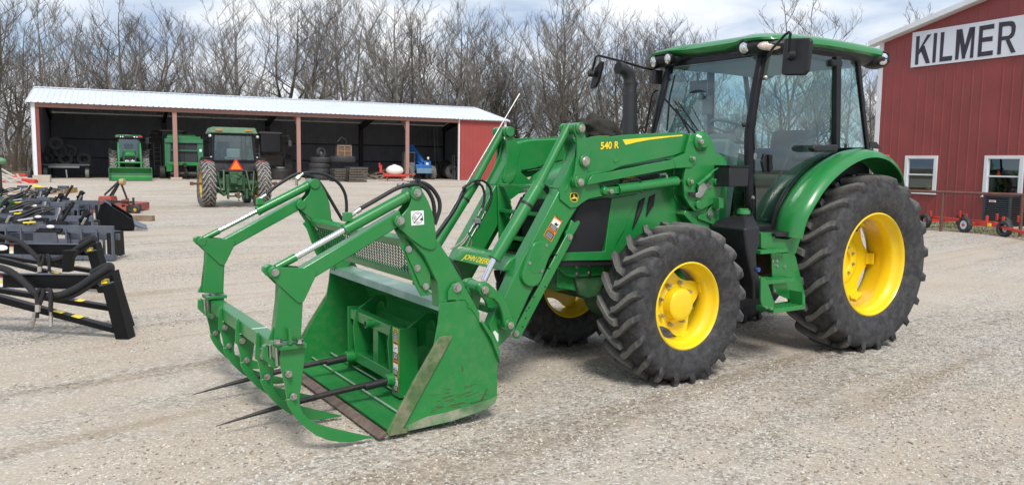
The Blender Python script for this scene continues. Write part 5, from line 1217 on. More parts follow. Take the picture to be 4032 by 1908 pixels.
m = MB(); c = bc + bn_ * .015 - bd_ * .02; m.prism([c - bd_ * .0 + bn_ * .02, c + bd_ * .16 + bn_ * .02, c + bd_ * .16 - bn_ * .02, c - bn_ * .02], [v + Vector((0, 0, HB - .12)) for v in (c + bn_ * .02, c + bd_ * .16 + bn_ * .02, c + bd_ * .16 - bn_ * .02, c - bn_ * .02)])
c = bc - bd_ * .035; m.prism([c, c + bk_ * .16, c + bk_ * .16 + bd_ * .03, c + bd_ * .03], [v + Vector((0, 0, HB - .12)) for v in (c, c + bk_ * .16, c + bk_ * .16 + bd_ * .03, c + bd_ * .03)]); loc(m, bc).build('corner_trim', TRIMW, BA, 0)
m = MB(); c = bc + bn_ * .035; m.prism([c, c + bd_ * L_, c + bd_ * L_ - bn_ * .03, c - bn_ * .03], [v + Vector((0, 0, .06)) for v in (c, c + bd_ * L_, c + bd_ * L_ - bn_ * .03, c - bn_ * .03)]); loc(m, bc).build('base_trim', TRIMW, BA, 0)
def bbox(m, s0, s1, z0, z1, o0, o1):
    q = [bc + bd_ * s0 + bn_ * o0, bc + bd_ * s1 + bn_ * o0, bc + bd_ * s1 + bn_ * o1, bc + bd_ * s0 + bn_ * o1]
    m.prism([v + Vector((0, 0, z0)) for v in q], [v + Vector((0, 0, z1)) for v in q]); return m
def barn_window(s0, s1):
    m = MB(); t = .085
    bbox(m, s0 - .03, s0 + t, zsl - .02, ztp + .03, .045, -.08); bbox(m, s1 - t, s1 + .03, zsl - .02, ztp + .03, .045, -.08)
    bbox(m, s0 + t, s1 - t, ztp - t + .02, ztp + .03, .045, -.08); bbox(m, s0 + t, s1 - t, zsl - .02, zsl + t - .02, .045, -.08); bbox(m, s0 - .05, s1 + .05, zsl - .045, zsl - .021, .07, -.02)
    wf = loc(m, bc).build('window', TRIMW, BA, .004)
    zm = (zsl + ztp) / 2; m = MB(); bbox(m, s0 + t, s1 - t, zm - .022, zm + .022, .018, -.03); bbox(m, s0 + t, s0 + t + .03, zsl + t, ztp - t, .01, -.03); bbox(m, s1 - t - .03, s1 - t, zsl + t, ztp - t, .01, -.03)
    loc(m, bc).build('sash', TRIMW, wf, .002)
    m = MB(); bbox(m, s0 + t, s1 - t, zsl + .06, ztp - .06, -.012, -.016); loc(m, bc).build('pane', WGLASS, wf, 0)
    return wf
barn_window(*W1); barn_window(*W2_)
m = MB(); bbox(m, .3, L_ - .2, 0, 3.0, -5.0, -5.1); bbox(m, .3, L_ - .2, 2.8, 2.9, -.1, -5.0); bbox(m, .3, .4, 0, 2.8, -.1, -5); loc(m, bc).build('room_wall', simple('room_wall', (.10, .10, .09), .9), BA, 0)
m = MB(); bbox(m, W1[0] + .25, W1[1] - .3, 1.05, 1.12, -.5, -.9); bbox(m, W1[0] + .5, W1[1] - .25, 1.36, 1.52, -.3, -.5); bbox(m, W2_[0] + .3, W2_[0] + .6, 1.38, 1.6, -.3, -.5); loc(m, bc).build('shelf_goods', GREY, BA, 0)
# sign board with big letters, a thing of its own
s0 = bs_(onb('Z', 3594, 200)); SG = empty('sign_board', bc + bd_ * s0 + bn_ * .03 + Vector((0, 0, 4.82)), 0)
tag(SG, 'long white sign with dark KILMER lettering on the gable of the red barn', 'sign')
m = MB(); q = [bc + bd_ * s0 + bn_ * .026, bc + bd_ * (L_ - .6) + bn_ * .026]; 
q = [q[0], q[1], q[1] + bn_ * .03, q[0] + bn_ * .03]; m.prism([v + Vector((0, 0, 4.82)) for v in q], [v + Vector((0, 0, 5.92)) for v in q]); loc(m, SG.location).build('board', simple('sign_white', (.68, .70, .76), .5, 0, 0, .04, 1), SG, .003)
def letter(pts, holes=None):
    m = MB()
    for P in (pts if isinstance(pts[0], list) else [pts]):
        a = [onplane('Rr', x, y, bn_, bn_.dot(BP) + .058) for x, y in P]; b = [v + bn_ * .006 for v in a]; m.prism(a, b)
    loc(m, SG.location).build('letter', SIGNB, SG, 0, smooth=0)
letter([[(903, 570), (957, 563), (928, 1006), (880, 1011)], [(1075, 543), (1137, 535), (1010, 712), (990, 790), (940, 855), (948, 770)], [(980, 745), (1010, 710), (1030, 712), (1113, 980), (1050, 990), (975, 800)]])
letter([(1178, 520), (1228, 514), (1198, 972), (1148, 978)])
letter([(1285, 508), (1342, 500), (1310, 886), (1462, 868), (1452, 940), (1260, 965)])
letter([[(1530, 466), (1620, 452), (1600, 500), (1553, 926), (1503, 933)], [(1618, 453), (1668, 770), (1660, 912), (1612, 918), (1572, 560)], [(1730, 430), (1818, 418), (1790, 480), (1650, 912), (1640, 780)], [(1770, 470), (1818, 418), (1785, 898), (1733, 905)]])
letter([[(1885, 410), (1945, 400), (1910, 880), (1852, 888)], [(1935, 402), (2117, 370), (2113, 445), (1930, 474)], [(1920, 590), (2092, 564), (2086, 640), (1914, 660)], [(1905, 812), (2093, 784), (2088, 858), (1900, 882)]])
R_out = [(2190, 352), (2300, 336), (2390, 330), (2425, 350), (2448, 400), (2446, 470), (2425, 545), (2395, 590), (2350, 606), (2345, 560), (2375, 510), (2385, 450), (2375, 412), (2330, 408), (2245, 420)]
letter([[(2190, 352), (2248, 344), (2214, 846), (2158, 853)], [(2240, 345), (2330, 333), (2395, 331), (2380, 412), (2330, 406), (2240, 420)], [(2395, 331), (2430, 352), (2450, 410), (2380, 430), (2372, 412)], [(2450, 410), (2445, 480), (2380, 480), (2384, 430)], [(2445, 480), (2425, 550), (2390, 592), (2345, 552), (2375, 515), (2382, 478)], [(2390, 592), (2345, 612), (2228, 634), (2235, 572), (2330, 558), (2346, 552)], [(2290, 628), (2350, 608), (2447, 812), (2375, 826)]])
# ---- open shed
SO = Vector((-26.589, 44.324, .33)); sd_ = Vector((sin(1.109), cos(1.109), 0)); sb_ = Vector((-sd_.y, sd_.x, 0)); sn_ = -sb_
BAY = 7.237; HE = 4.27; HD_ = 5.8; SL = .205; SL_ = 4 * BAY
SH = empty('open_shed', SO, 0)
tag(SH, 'long open-fronted shed with a white metal roof, in front of the bare woods', 'shed')
def sw_(s, b, z): return SO + sd_ * s + sb_ * b + Vector((0, 0, z))
def sbox(m, s0, s1, b0, b1, z0, z1):
    q = [sw_(s0, b0, 0), sw_(s1, b0, 0), sw_(s1, b1, 0), sw_(s0, b1, 0)]; m.prism([v + Vector((0, 0, z0)) for v in q], [v + Vector((0, 0, z1)) for v in q]); return m
for i in range(1, 4):
    m = MB(); sbox(m, BAY * i - .12, BAY * i + .12, -.02, .14, -.05, HE - .28); po = loc(m, SO).build('post', POSTM, SH, 0)
    m = MB(); sbox(m, BAY * i - .32, BAY * i + .32, -.25, .3, -.1, .12); loc(m, SO).build('post_footing', CONC, po, .02)
    m = MB(); m.prism([sw_(BAY * i - .1, .2, HE - .35), sw_(BAY * i - .1, 1.4, HE - .05), sw_(BAY * i - .1, .2, HE - .9)], [sw_(BAY * i + .1, .2, HE - .35), sw_(BAY * i + .1, 1.4, HE - .05), sw_(BAY * i + .1, .2, HE - .9)]); loc(m, SO).build('post_brace', POSTM, po, 0)
m = MB(); sbox(m, -.02, 25.5, -.02, .14, HE - .30, HE - .02); loc(m, SO).build('eave_beam', POSTM, SH, .004)
m = MB(); sbox(m, -.10, .12, -.06, .02, -.1, HE - .02); sbox(m, -.10, -.06, -.06, .3, -.1, HE - .02); loc(m, SO).build('corner_trim', TRIMW, SH, 0)
m = MB(); sbox(m, .12, .30, -.02, .12, -.1, HE - .3); loc(m, SO).build('end_post', simple('red_end_post', (.22, .05, .04), .6), SH, 0)
m = MB(); ribwall(m, Vector((SO.x, SO.y, 0)), sd_, sn_, 25.5, SL_, .0, lambda s: SO.z + HE - .06); loc(m, SO).build('front_panel', SHEDRED, SH, 0, smooth=0)
m = MB(); sbox(m, 25.42, 25.5, -.05, .1, -.1, HE - .04); sbox(m, 25.5, SL_, -.05, .0, HE - .10, HE - .03); sbox(m, SL_ - .02, SL_ + .16, -.06, .04, -.1, HE - .03); sbox(m, SL_ + .12, SL_ + .16, .04, .25, -.1, HE - .03); loc(m, SO).build('panel_trim', TRIMW, SH, 0)
m = MB(); gz_ = lambda s: SO.z + HE + SL * (HD_ - abs(s - HD_)) - .05
ribwall(m, Vector(((SO + sd_ * SL_).x, (SO + sd_ * SL_).y, 0)), sb_, sd_, 0, 2 * HD_, .0, gz_); loc(m, SO).build('end_wall', SHEDRED, SH, 0, smooth=0)
m = MB(); ribwall(m, Vector((SO.x, SO.y, 0)), sb_, -sd_, 0, 2 * HD_, .0, gz_); loc(m, SO).build('end_wall', SHEDRED, SH, 0, smooth=0)
m = MB(); o_ = SO + sb_ * (2 * HD_); ribwall(m, Vector((o_.x, o_.y, 0)), sd_, sn_, 0, SL_, .0, lambda s: SO.z + HE - .05, .305, .02, .05); loc(m, SO).build('back_wall', INWALL, SH, 0, smooth=0)
m = MB(); o_ = SO + sd_ * .03; ribwall(m, Vector((o_.x, o_.y, 0)), sb_, sd_, 0, 2 * HD_, 0, lambda s: gz_(s) - .1); loc(m, SO).build('inner_lining', INWALL, SH, 0, smooth=0); m = MB(); o_ = SO + sd_ * (SL_ - .04); ribwall(m, Vector((o_.x, o_.y, 0)), sb_, -sd_, 0, 2 * HD_, 0, lambda s: gz_(s) - .1)
loc(m, SO).build('inner_lining', INWALL, SH, 0, smooth=0)
m = MB()
for z in (1.15, 2.45): sbox(m, 0, SL_, 2 * HD_ - .12, 2 * HD_ - .03, z, z + .10)
for i in range(0, 5): sbox(m, BAY * i - .15 if i else .05, BAY * i + .15 if i < 4 else SL_ - .05, 2 * HD_ - .3, 2 * HD_ - .03, 0, HE - .1)
loc(m, SO).build('wall_girt', DARKST, SH, 0)
for i in range(0, 5):
    s_ = min(max(BAY * i, .15), SL_ - .15); m = MB(); q0 = [sw_(s_ - .09, .1, HE - .55), sw_(s_ - .09, HD_, HE + SL * HD_ - .75), sw_(s_ - .09, 2 * HD_ - .1, HE - .55), sw_(s_ - .09, 2 * HD_ - .1, HE - .12), sw_(s_ - .09, HD_, HE + SL * HD_ - .2), sw_(s_ - .09, .1, HE - .12)]
    m.prism(q0, [v + sd_ * .18 for v in q0]); loc(m, SO).build('rafter', DARKST, SH, 0)
# roof sheets with ribs running up the slope
for sgn, nm in ((1, 'roof'), (-1, 'roof')):
    m = MB(); prof = []; s = -.28; pitch = .305
    while s < SL_ + .28:
        prof += [(s, 0), (s + pitch - .09, 0), (s + pitch - .06, .032), (s + pitch - .02, .032)]; s += pitch
    prof.append((SL_ + .30, 0)); vs = []; fs = []
    for s, o in prof:
        b_e = -.30 if sgn > 0 else 2 * HD_ + .3
        vs += [sw_(s, b_e, HE - .30 * SL + o), sw_(s, HD_, HE + SL * HD_ + o)]
    for i in range(len(prof) - 1): fs.append((2 * i, 2 * i + 2, 2 * i + 3, 2 * i + 1))
    m.add(vs, fs); loc(m, SO).build(nm, ROOFM, SH, 0, smooth=0)
m = MB(); m.prism([sw_(-.3, HD_ - .25, HE + SL * HD_ - .01), sw_(-.3, HD_, HE + SL * HD_ + .06), sw_(-.3, HD_ + .25, HE + SL * HD_ - .01)], [sw_(SL_ + .3, HD_ - .25, HE + SL * HD_ - .01), sw_(SL_ + .3, HD_, HE + SL * HD_ + .06), sw_(SL_ + .3, HD_ + .25, HE + SL * HD_ - .01)]); loc(m, SO).build('ridge_cap', ROOFM, SH, 0)
m = MB()
for e_ in (-.31, SL_ + .29):
    for b0, z0, b1, z1 in ((-.3, HE - .3 * SL, HD_, HE + SL * HD_), (2 * HD_ + .3, HE - .3 * SL, HD_, HE + SL * HD_)):
        m.prism([sw_(e_, b0, z0 + .05), sw_(e_, b1, z1 + .05), sw_(e_, b1, z1 - .12), sw_(e_, b0, z0 - .12)], [sw_(e_ + .03, b0, z0 + .05), sw_(e_ + .03, b1, z1 + .05), sw_(e_ + .03, b1, z1 - .12), sw_(e_ + .03, b0, z0 - .12)])
loc(m, SO).build('rake_trim', TRIMW, SH, 0)
# =================================================================== TREES
BARK = simple('grey_brown_bark', (.155, .138, .120), .9, 0, 0, .35, 5, bump=.6, bscale=14)
BARK2 = simple('dark_bark', (.095, .080, .068), .9, 0, 0, .35, 5, bump=.6, bscale=14)
def tree_meshes(seed, H, spread, fork):
    rnd = random.Random(seed); T = MB(); C = MB()
    def branch(m, p, d, ln, r, nseg, lift, wob, nside, r1=None):
        pts = [p.copy()]; rs = [r]; dd = d.normalized(); r1 = r * .35 if r1 is None else r1
        for i in range(nseg):
            dd = (dd + Vector((rnd.uniform(-wob, wob), rnd.uniform(-wob, wob), lift + rnd.uniform(-wob, wob) * .5))).normalized()
            pts.append(pts[-1] + dd * (ln / nseg)); rs.append(r + (r1 - r) * (i + 1) / nseg)
        m.tube(pts, 0, nside, rs=rs); return pts, rs
    def along(pts, rs, t):
        f = t * (len(pts) - 1); i = min(int(f), len(pts) - 2); u = f - i
        return pts[i].lerp(pts[i + 1], u), rs[i] + (rs[i + 1] - rs[i]) * u, (pts[i + 1] - pts[i]).normalized()
    stems = []
    r0 = H * rnd.uniform(.0095, .014)
    tp, tr_ = branch(T, Vector((0, 0, -.3)), Vector((rnd.uniform(-.06, .06), rnd.uniform(-.06, .06), 1)), H * .93, r0 * 1.1, 12, .08, .14, 8, r0 * .12)
    stems.append((tp, tr_, .30))
    for f in range(fork):
        t = rnd.uniform(.14, .40); p, r, d = along(tp, tr_, t); a = rnd.uniform(0, 2 * pi)
        q, w = branch(T, p, Vector((cos(a) * .75, sin(a) * .75, 1)), H * rnd.uniform(.52, .72), r * .76, 11, .09, .17, 7, r * .1); stems.append((q, w, .2))
    for pts, rs, t0 in stems:
        n1 = int(9 * len(pts) / 10) + 2
        for i in range(n1):
            t = t0 + (1 - t0) * (i + rnd.random()) / n1; t = min(t, .985); p, r, d = along(pts, rs, t); a = rnd.uniform(0, 2 * pi)
            up = .22 + .7 * t; dr = Vector((cos(a), sin(a), up)).normalized(); ln = H * spread * 1.15 * (1.15 - .72 * t) * rnd.uniform(.65, 1.2)
            b, br = branch(C, p, dr, ln * 1.1, max(.024, r * .55), 8, .075, .27, 5, .010)
            for j in range(7):
                t2 = .22 + .77 * (j + rnd.random()) / 7; p2, r2, d2 = along(b, br, min(t2, .99)); a = rnd.uniform(0, 2 * pi)
                dr2 = (d2 * .8 + Vector((cos(a), sin(a), .45 + rnd.random() * .3)) * .9).normalized(); l2 = ln * .46 * rnd.uniform(.55, 1.2) * (1.15 - .5 * t2)
                c, cr = branch(C, p2, dr2, l2, max(.012, r2 * .6), 5, .06, .32, 3, .007)
                for k in range(5):
                    t3 = .15 + .85 * (k + rnd.random()) / 5; p3, r3, d3 = along(c, cr, min(t3, .99)); a = rnd.uniform(0, 2 * pi)
                    dr3 = (d3 * .9 + Vector((cos(a), sin(a), .5)) * .8).normalized()
                    e, er = branch(C, p3, dr3, l2 * .5 * rnd.uniform(.5, 1.2), .0085, 2, .12, .3, 3, .0045)
                    if rnd.random() < .7:
                        a = rnd.uniform(0, 2 * pi); branch(C, e[1], (dr3 + Vector((cos(a), sin(a), .4)) * .8), l2 * .28 * rnd.uniform(.5, 1.1), .006, 1, .1, .2, 3, .004)
    return T, C
protos = []
for i, (H, sp_, fk) in enumerate(((16, .27, 2), (15, .31, 3), (14.5, .26, 1), (16.5, .28, 3), (13.5, .30, 2), (13, .25, 1), (15.5, .32, 4))):
    T, C = tree_meshes(100 + i, H, sp_, fk); bk2 = BARK if i % 3 else BARK2
    to = T.build('trunk', bk2, None, 0, smooth=60); co = C.build('crown', bk2, None, 0, smooth=0)
    protos.append((to.data, co.data, H)); bpy.data.objects.remove(to); bpy.data.objects.remove(co)
rnd = random.Random(11)
def px_of(P):
    q = P - CP; return 2016 + F_ * q.dot(R2) / q.dot(FW)
def add_tree(x, y, pi_, sc, rz, lab, grp):
    z = .2 + .9 * sst(95, 200, y - .5 * x)
    t = empty('tree', (x, y, z), rz); t.scale = (sc, sc, sc * rnd.uniform(.94, 1.1)); tag(t, lab, 'tree', grp)
    me = protos[pi_]
    for nm, md in (('trunk', me[0]), ('crown', me[1])):
        o = bpy.data.objects.new(nm, md); COL.objects.link(o); o.parent = t
used_ = []
def place(dmin, dmax, n, szmul, px0=-250, px1=4150):
    k = 0; tries = 0
    while k < n and tries < 4000:
        tries += 1
        d = rnd.uniform(dmin, dmax); u = px0 + (px1 - px0) * ((k + rnd.random()) / n)
        # world point at view column u with y - .5x = d
        t = (u - 2016) / F_; yy = d / (1 - .5 * t); xx = yy * t
        if yy < 30 or yy > 170: k += 1; continue
        if any((xx - a) ** 2 + (yy - b) ** 2 < 2.2 for a, b in used_): continue
        used_.append((xx, yy))
        if u < 420: z_, g_ = 'bare grey tree rising beyond the left end of the open shed', 'bare trees beyond the left end of the shed'
        elif u < 1950: z_, g_ = 'bare leafless tree standing behind the white roof of the open shed', 'bare trees behind the shed roof'
        elif u < 2700: z_, g_ = 'bare tree seen between the end of the shed and the tractor cab', 'bare trees between the shed and the cab'
        elif u < 3460: z_, g_ = 'bare tree seen through or above the tractor cab', 'bare trees behind the cab'
        else: z_, g_ = 'bare tree behind the red barn', 'bare trees behind the barn'
        add_tree(xx, yy, rnd.randrange(7), szmul * max(1, .96 * yy / d) * (1.08 if u > 1400 else 1) * rnd.uniform(.82, 1.12), rnd.uniform(0, 6.28), z_, g_); k += 1
place(76, 80, 15, .97); place(81, 89, 19, 1.04); place(91, 108, 21, 1.14); place(78, 100, 8, 1.0, 1500, 2750); place(78, 98, 46, .60); place(98, 128, 58, .76)
# understory brush: too many stems to count
m = MB(); rnd2 = random.Random(5)
for i in range(1500):
    u = rnd2.uniform(-200, 4100); t = (u - 2016) / F_; d = rnd2.uniform(76, 140); yy = d / (1 - .5 * t); xx = yy * t
    if yy < 30: continue
    h = rnd2.uniform(1.5, 4.8) * (1 + (d - 76) / 70)
    for j in range(rnd2.randint(4, 7)):
        a = rnd2.uniform(0, 6.28); p = Vector((xx + rnd2.uniform(-.4, .4), yy + rnd2.uniform(-.4, .4), .2)); q = p + Vector((cos(a) * h * .12, sin(a) * h * .12, h * .5)); e = q + Vector((cos(a + .5) * h * .22, sin(a) * h * .2, h * .5 * rnd2.uniform(.6, 1)))
        m.tube([p, q, e], 0, 3, rs=[.018, .012, .005])
        for k in range(7):
            b = rnd2.uniform(0, 6.28); s_ = p.lerp(q, rnd2.uniform(.3, 1)) if k < 3 else q.lerp(e, rnd2.random()); m.tube([s_, s_ + Vector((cos(b), sin(b), rnd2.uniform(.2, 1.3))) * h * rnd2.uniform(.08, .2)], 0, 3, rs=[.008, .003])
me = bpy.data.meshes.new('brush'); me.from_pydata(m.v, [], m.f); me.materials.append(simple('brush_stems', (.15, .115, .085), .9, var=.3, scale=1.0)); br_ = bpy.data.objects.new('brush', me); COL.objects.link(br_); tag(br_, 'dense brown leafless brush filling the edge of the woods', 'brush', kind='stuff')
# =================================================================== RIGHT SIDE: fence, running gear, air conditioner
def gw(px, py, z=0.0): return gz('Z', px, py, z)
def at_depth(px, py, Y):
    r = ray('Z', px, py); return CP + r * (Y / r.y)
def mkthing(name, loc_, rz, label, cat, group=None):
    o = empty(name, loc_, rz); tag(o, label, cat, group); return o
# pipe rail fence in front of the barn
f1 = gw(3704, 910); f2 = gw(4015, 932)
fd = (f2 - f1); fl = fd.length; fd.normalize(); hz_ = at_depth(3716, 757, f1.y).z
FE = mkthing('pipe_fence', f1, atan2(fd.y, fd.x), 'low rusty brown pipe rail fence standing in front of the red barn', 'fence')
for i in (-2, -1, 0, 1, 2, 3): MB().cyl((i * fl, 0, -.1), (i * fl, 0, hz_), .038, n=12).build('post', RUSTPIPE, FE, 0)
MB().cyl((-2.3 * fl, 0, hz_), (3.3 * fl, 0, hz_ + .01), .038, n=12).build('rail', RUSTPIPE, FE, 0)
# red wagon running gear with four wheels
wA = gw(3640, 897); wB = gw(3803, 915); wC = gw(3955, 918)
ax1 = (wB - wA); 
WG = mkthing('wagon_gear', (wA + wB) / 2, atan2(ax1.y, ax1.x), 'red wheeled wagon running gear parked behind the pipe fence by the barn', 'trailer')
Lw = ax1.length; r_ = .20
def gear_wheel(x, y, par=WG):
    o = 1 if y > 0 else -1
    m = MB().lathe([(-.03, .0), (-.03, .09), (.02, .12), (.05, .155), (.07, .16)], (x, y, r_), (0, 1 if y < 0 else -1, 0), 24); 
    m = MB(); s_ = -1 if y < 0 else 1
    m.lathe([(s_ * .05, .115), (s_ * .03, .10), (s_ * .02, .05), (s_ * .04, .04), (s_ * .04, .0)], (x, y, r_), (0, 1, 0), 24)
    w = m.build('wheel', WHITE, par, 0)
    MB().lathe([(-.05, .11), (-.07, .14), (-.065, .185), (-.04, r_), (.04, r_), (.065, .185), (.07, .14), (.05, .11)], (x, y, r_), (0, 1, 0), 32, True).build('tyre', TYRE, w, 0)
    MB().box((x, y + s_ * .06, r_), (.06, .02, .06), Matrix.Rotation(.78, 3, 'Y')).build('hub', REDP, w, 0)
gear_wheel(-Lw / 2, 0); gear_wheel(-Lw / 2, 1.25); gear_wheel(Lw / 2, -.05); gear_wheel(Lw / 2, 1.2)
gear_wheel(Lw / 2 + 1.15, .0)
m = MB(); m.bar((-Lw / 2, 0, .22), (-Lw / 2, 1.25, .22), .07, .09); m.bar((Lw / 2, 0, .22), (Lw / 2, 1.25, .22), .07, .09); m.bar((-Lw / 2 - .2, .6, .27), (Lw / 2 + .3, .6, .27), .06, .06)
m.bar((-Lw / 2, .1, .30), (Lw / 2, .1, .28), .05, .07)
for x in (-Lw / 2 + .05, Lw / 2 - .15, Lw / 2 + .5): m.box((x, .12, .38), (.05, .05, .18)); m.box((x, 1.1, .38), (.05, .05, .18))
m.build('chassis', REDP, WG, .004)
m = MB(); m.bar((Lw / 2 + .2, .1, .25), (Lw / 2 + 1.1, .1, .25), .05, .10); m.bar((Lw / 2 + .9, .05, .24), (Lw / 2 + 2.6, -.4, .12), .06, .06); m.bar((Lw / 2 + .4, .5, .22), (Lw / 2 + 2.6, -.4, .12), .06, .06); m.box((Lw / 2 + 1.0, .1, .38), (.05, .05, .2)); m.build('drawbar', REDP, WG, .004)
MB().box((Lw / 2 + .65, .055, .25), (.10, .02, .08)).build('yellow_reflector', STICKY, WG, 0)
# air conditioner by the wall
a = onb('W', 1288, 600); a.z = 0; acp = bc + bd_ * (bs_(a) + .95) + bn_ * .75
AC = mkthing('air_conditioner', acp, atan2(bd_.y, bd_.x), 'dark grey louvred air conditioner unit on a pad beside the barn window', 'air conditioner')
ACM = simple('ac_dark_grey', (.035, .04, .045), .5)
m = MB().box((0, 0, .46), (.72, .72, .80)); body = m.build('cabinet', simple('ac_core', (.012, .013, .015), .8), AC, .01)
for i in range(13):
    z = .13 + i * .058; m = MB()
    m.box((0, -.375, z), (.66, .022, .026), Matrix.Rotation(radians(-25), 3, 'X')); m.box((0, .375, z), (.66, .022, .026)); m.box((-.375, 0, z), (.022, .66, .026)); m.box((.375, 0, z), (.022, .66, .026)); m.build('louvre', ACM, body, 0)
m = MB()
for sx_ in (-1, 1):
    for sy_ in (-1, 1): m.box((sx_ * .36, sy_ * .36, .46), (.07, .07, .84))
m.box((0, 0, .88), (.80, .80, .05)); m.box((0, 0, .07), (.80, .80, .05)); m.build('casing', ACM, body, .012)
MB().box((-.12, -.395, .74), (.19, .012, .055)).build('badge', STICKW, body, 0); MB().box((-.12, -.403, .74), (.13, .004, .022)).build('badge', STICKR, body, 0)
MB().box((0, 0, .02), (1.0, 1.0, .08)).build('pad', CONC, AC, .01)
# grass strip along the barn
m = MB(); rg = random.Random(3)
for i in range(9000):
    s_ = rg.uniform(-1, 9); o = rg.uniform(.05, 3.6); P = bc + bd_ * s_ + bn_ * o
    if rg.random() < .25 + .5 * (sin(s_ * 2.1) * cos(o * 3)): continue
    a = rg.uniform(0, 6.28); h = rg.uniform(.02, .07) * (1.2 if o < 3 else .6); w = .012; m.add([(P.x - cos(a) * w, P.y - sin(a) * w, 0), (P.x + cos(a) * w, P.y + sin(a) * w, 0), (P.x + rg.uniform(-.03, .03), P.y + rg.uniform(-.03, .03), h)], [(0, 1, 2)])
tag(m.build('grass', simple('dry_grass', (.16, .17, .07), .9, var=.4, scale=2), None, 0, smooth=0), 'patchy dry grass strip along the foot of the barn', 'grass', kind='stuff')
def stripmat():
    m, ns, ln, b = newmat('grassy_soil'); tc = N(ns, 'ShaderNodeTexCoord'); n1 = N(ns, 'ShaderNodeTexNoise'); n1.inputs['Scale'].default_value = 2.2; n1.inputs['Detail'].default_value = 9; n1.inputs['Roughness'].default_value = .7; ln.new(tc.outputs['Object'], n1.inputs['Vector'])
    cr = N(ns, 'ShaderNodeValToRGB'); ln.new(n1.outputs['Fac'], cr.inputs['Fac']); cr.color_ramp.elements[0].position = .38; cr.color_ramp.elements[0].color = (.10, .105, .045, 1); cr.color_ramp.elements[1].position = .62; cr.color_ramp.elements[1].color = (.36, .32, .24, 1); ln.new(cr.outputs[0], b.inputs['Base Color']); b.inputs['Roughness'].default_value = .95; return m
m = MB(); pts_ = [(bc + bd_ * s_ + bn_ * (3.5 + .25 * sin(s_ * 1.7) + .15 * sin(s_ * 4.1))) for s_ in [-3 + i * .4 for i in range(36)]]; base_ = [bc + bd_ * s_ - bn_ * .0 for s_ in [-3 + i * .4 for i in range(36)]]
vs = [(p.x, p.y, .006) for p in pts_] + [(p.x, p.y, .006) for p in base_]; m.add(vs, [(i, i + 1, 36 + i + 1, 36 + i) for i in range(35)]); tag(m.build('grass_verge', stripmat(), None, 0, smooth=0), kind='structure')
# =================================================================== bundled canvas on the hood
cv = T2W(sy('A', 1150, 190, -.05)); 
m = MB().sphere((0, 0, 0), 1, 30, 18); rg = random.Random(9); vs = []
for (x, y, z) in m.v:
    import mathutils
    n_ = mathutils.noise.noise(Vector((x * 2.2, y * 2.2, z * 2.2))) * .38 + mathutils.noise.noise(Vector((x * 6, y * 6, z * 6))) * .14
    k_ = 1 + n_; vs.append((x * .16 * k_, y * .15 * k_, z * .115 * k_ + .03 * x))
m.v = vs; o = m.build('canvas_bundle', CANVAS, None, 0, smooth=80); o.location = cv + Vector((0, 0, -.01)); o.rotation_euler = (0, 0, atan2(TF.y, TF.x)); tag(o, 'crumpled dark camouflage canvas bundle lying on the tractor hood', 'cloth')
m2 = MB().tube(spline([(-.20, .02, -.03), (-.08, .04, .05), (.06, .02, .02), (.17, -.02, -.06)], 5), .055, 12); m2.build('rolled_edge', CANVAS, o, 0, smooth=80)
# =================================================================== OLD TRACTOR seen from behind
def add_wheel_set(par, X, yo, z, rr, rimw, R, W, nl, mat, ymat): 
    wheel('wheel', X, yo, z, rr, rimw, R, W, 'plain', tmat=mat, rmat=ymat, parent=par, nl=nl, delta=.42, lugw=.05); wheel('wheel', X, yo, z, rr, rimw, R, W, 'plain', far=True, tmat=mat, rmat=ymat, parent=par, nl=nl, delta=.42, lugw=.05)
og = gw(925, 812); OT = mkthing('old_tractor', (og.x, og.y, ghill(og.x, og.y)), radians(90 + 28), 'old faded green cab tractor seen from behind with an orange triangle on its back', 'tractor')
Rr_ = .775; k0 = .93
add_wheel_set(OT, 0, 1.06, Rr_ - .01, .475, .36, Rr_, .45, 23, TYRED, OLDYEL)
m = MB(); m.cyl((0, -1.35, Rr_), (0, 1.35, Rr_), .045, n=12); m.box((0, 1.36, Rr_), (.16, .10, .12)); m.box((0, -1.36, Rr_), (.16, .10, .12)); m.build('axle_shaft', RUSTY, OT, .004)
m = MB(); m.cyl((0, -.85, Rr_), (0, .85, Rr_), .12, n=16); m.box((.1, 0, .80), (.7, .62, .55)); m.box((1.4, 0, .75), (2.0, .42, .42)); m.box((-.30, 0, .95), (.2, .42, .45)); m.cyl((-.38, -.12, 1.0), (-.38, .14, 1.0), .08, n=12); m.box((-.42, .08, .88), (.10, .22, .2)); m.cyl((-.45, 0, .62), (-.30, 0, .62), .05, n=12); m.box((-.42, -.1, 1.1), (.12, .14, .12)); m.build('rear_housing', OLDGREEN, OT, .02)
m = MB()
for s in (-1, 1):
    m.bar((-.15, .36 * s, 1.22), (-.55, .42 * s, .55), .05, .06); m.bar((-.2, .28 * s, .50), (-.85, .44 * s, .44), .06, .09); m.bar((-.3, .60 * s, 1.2), (-.55, .50 * s, .50), .04, .05); m.bar((-.1, .75 * s, .72), (-.6, .42 * s, .42), .06, .10); m.box((-.6, .30 * s, .45), (.08, .07, .34))
m.bar((-.3, -.30, .36), (-.3, .30, .36), .07, .05); m.bar((-.3, 0, .42), (-.85, 0, .34), .10, .05); m.build('three_point_hitch', OLDGREEN, OT, .006)
m = MB().tube([(-.80, 0, .34), (-.83, 0, .26), (-.84, .03, .22), (-.84, -.03, .22), (-.83, 0, .27)], .016, 6); m.box((-.78, 0, .42), (.06, .09, .2)); m.build('drawbar_hitch', RUSTY, OT, 0)
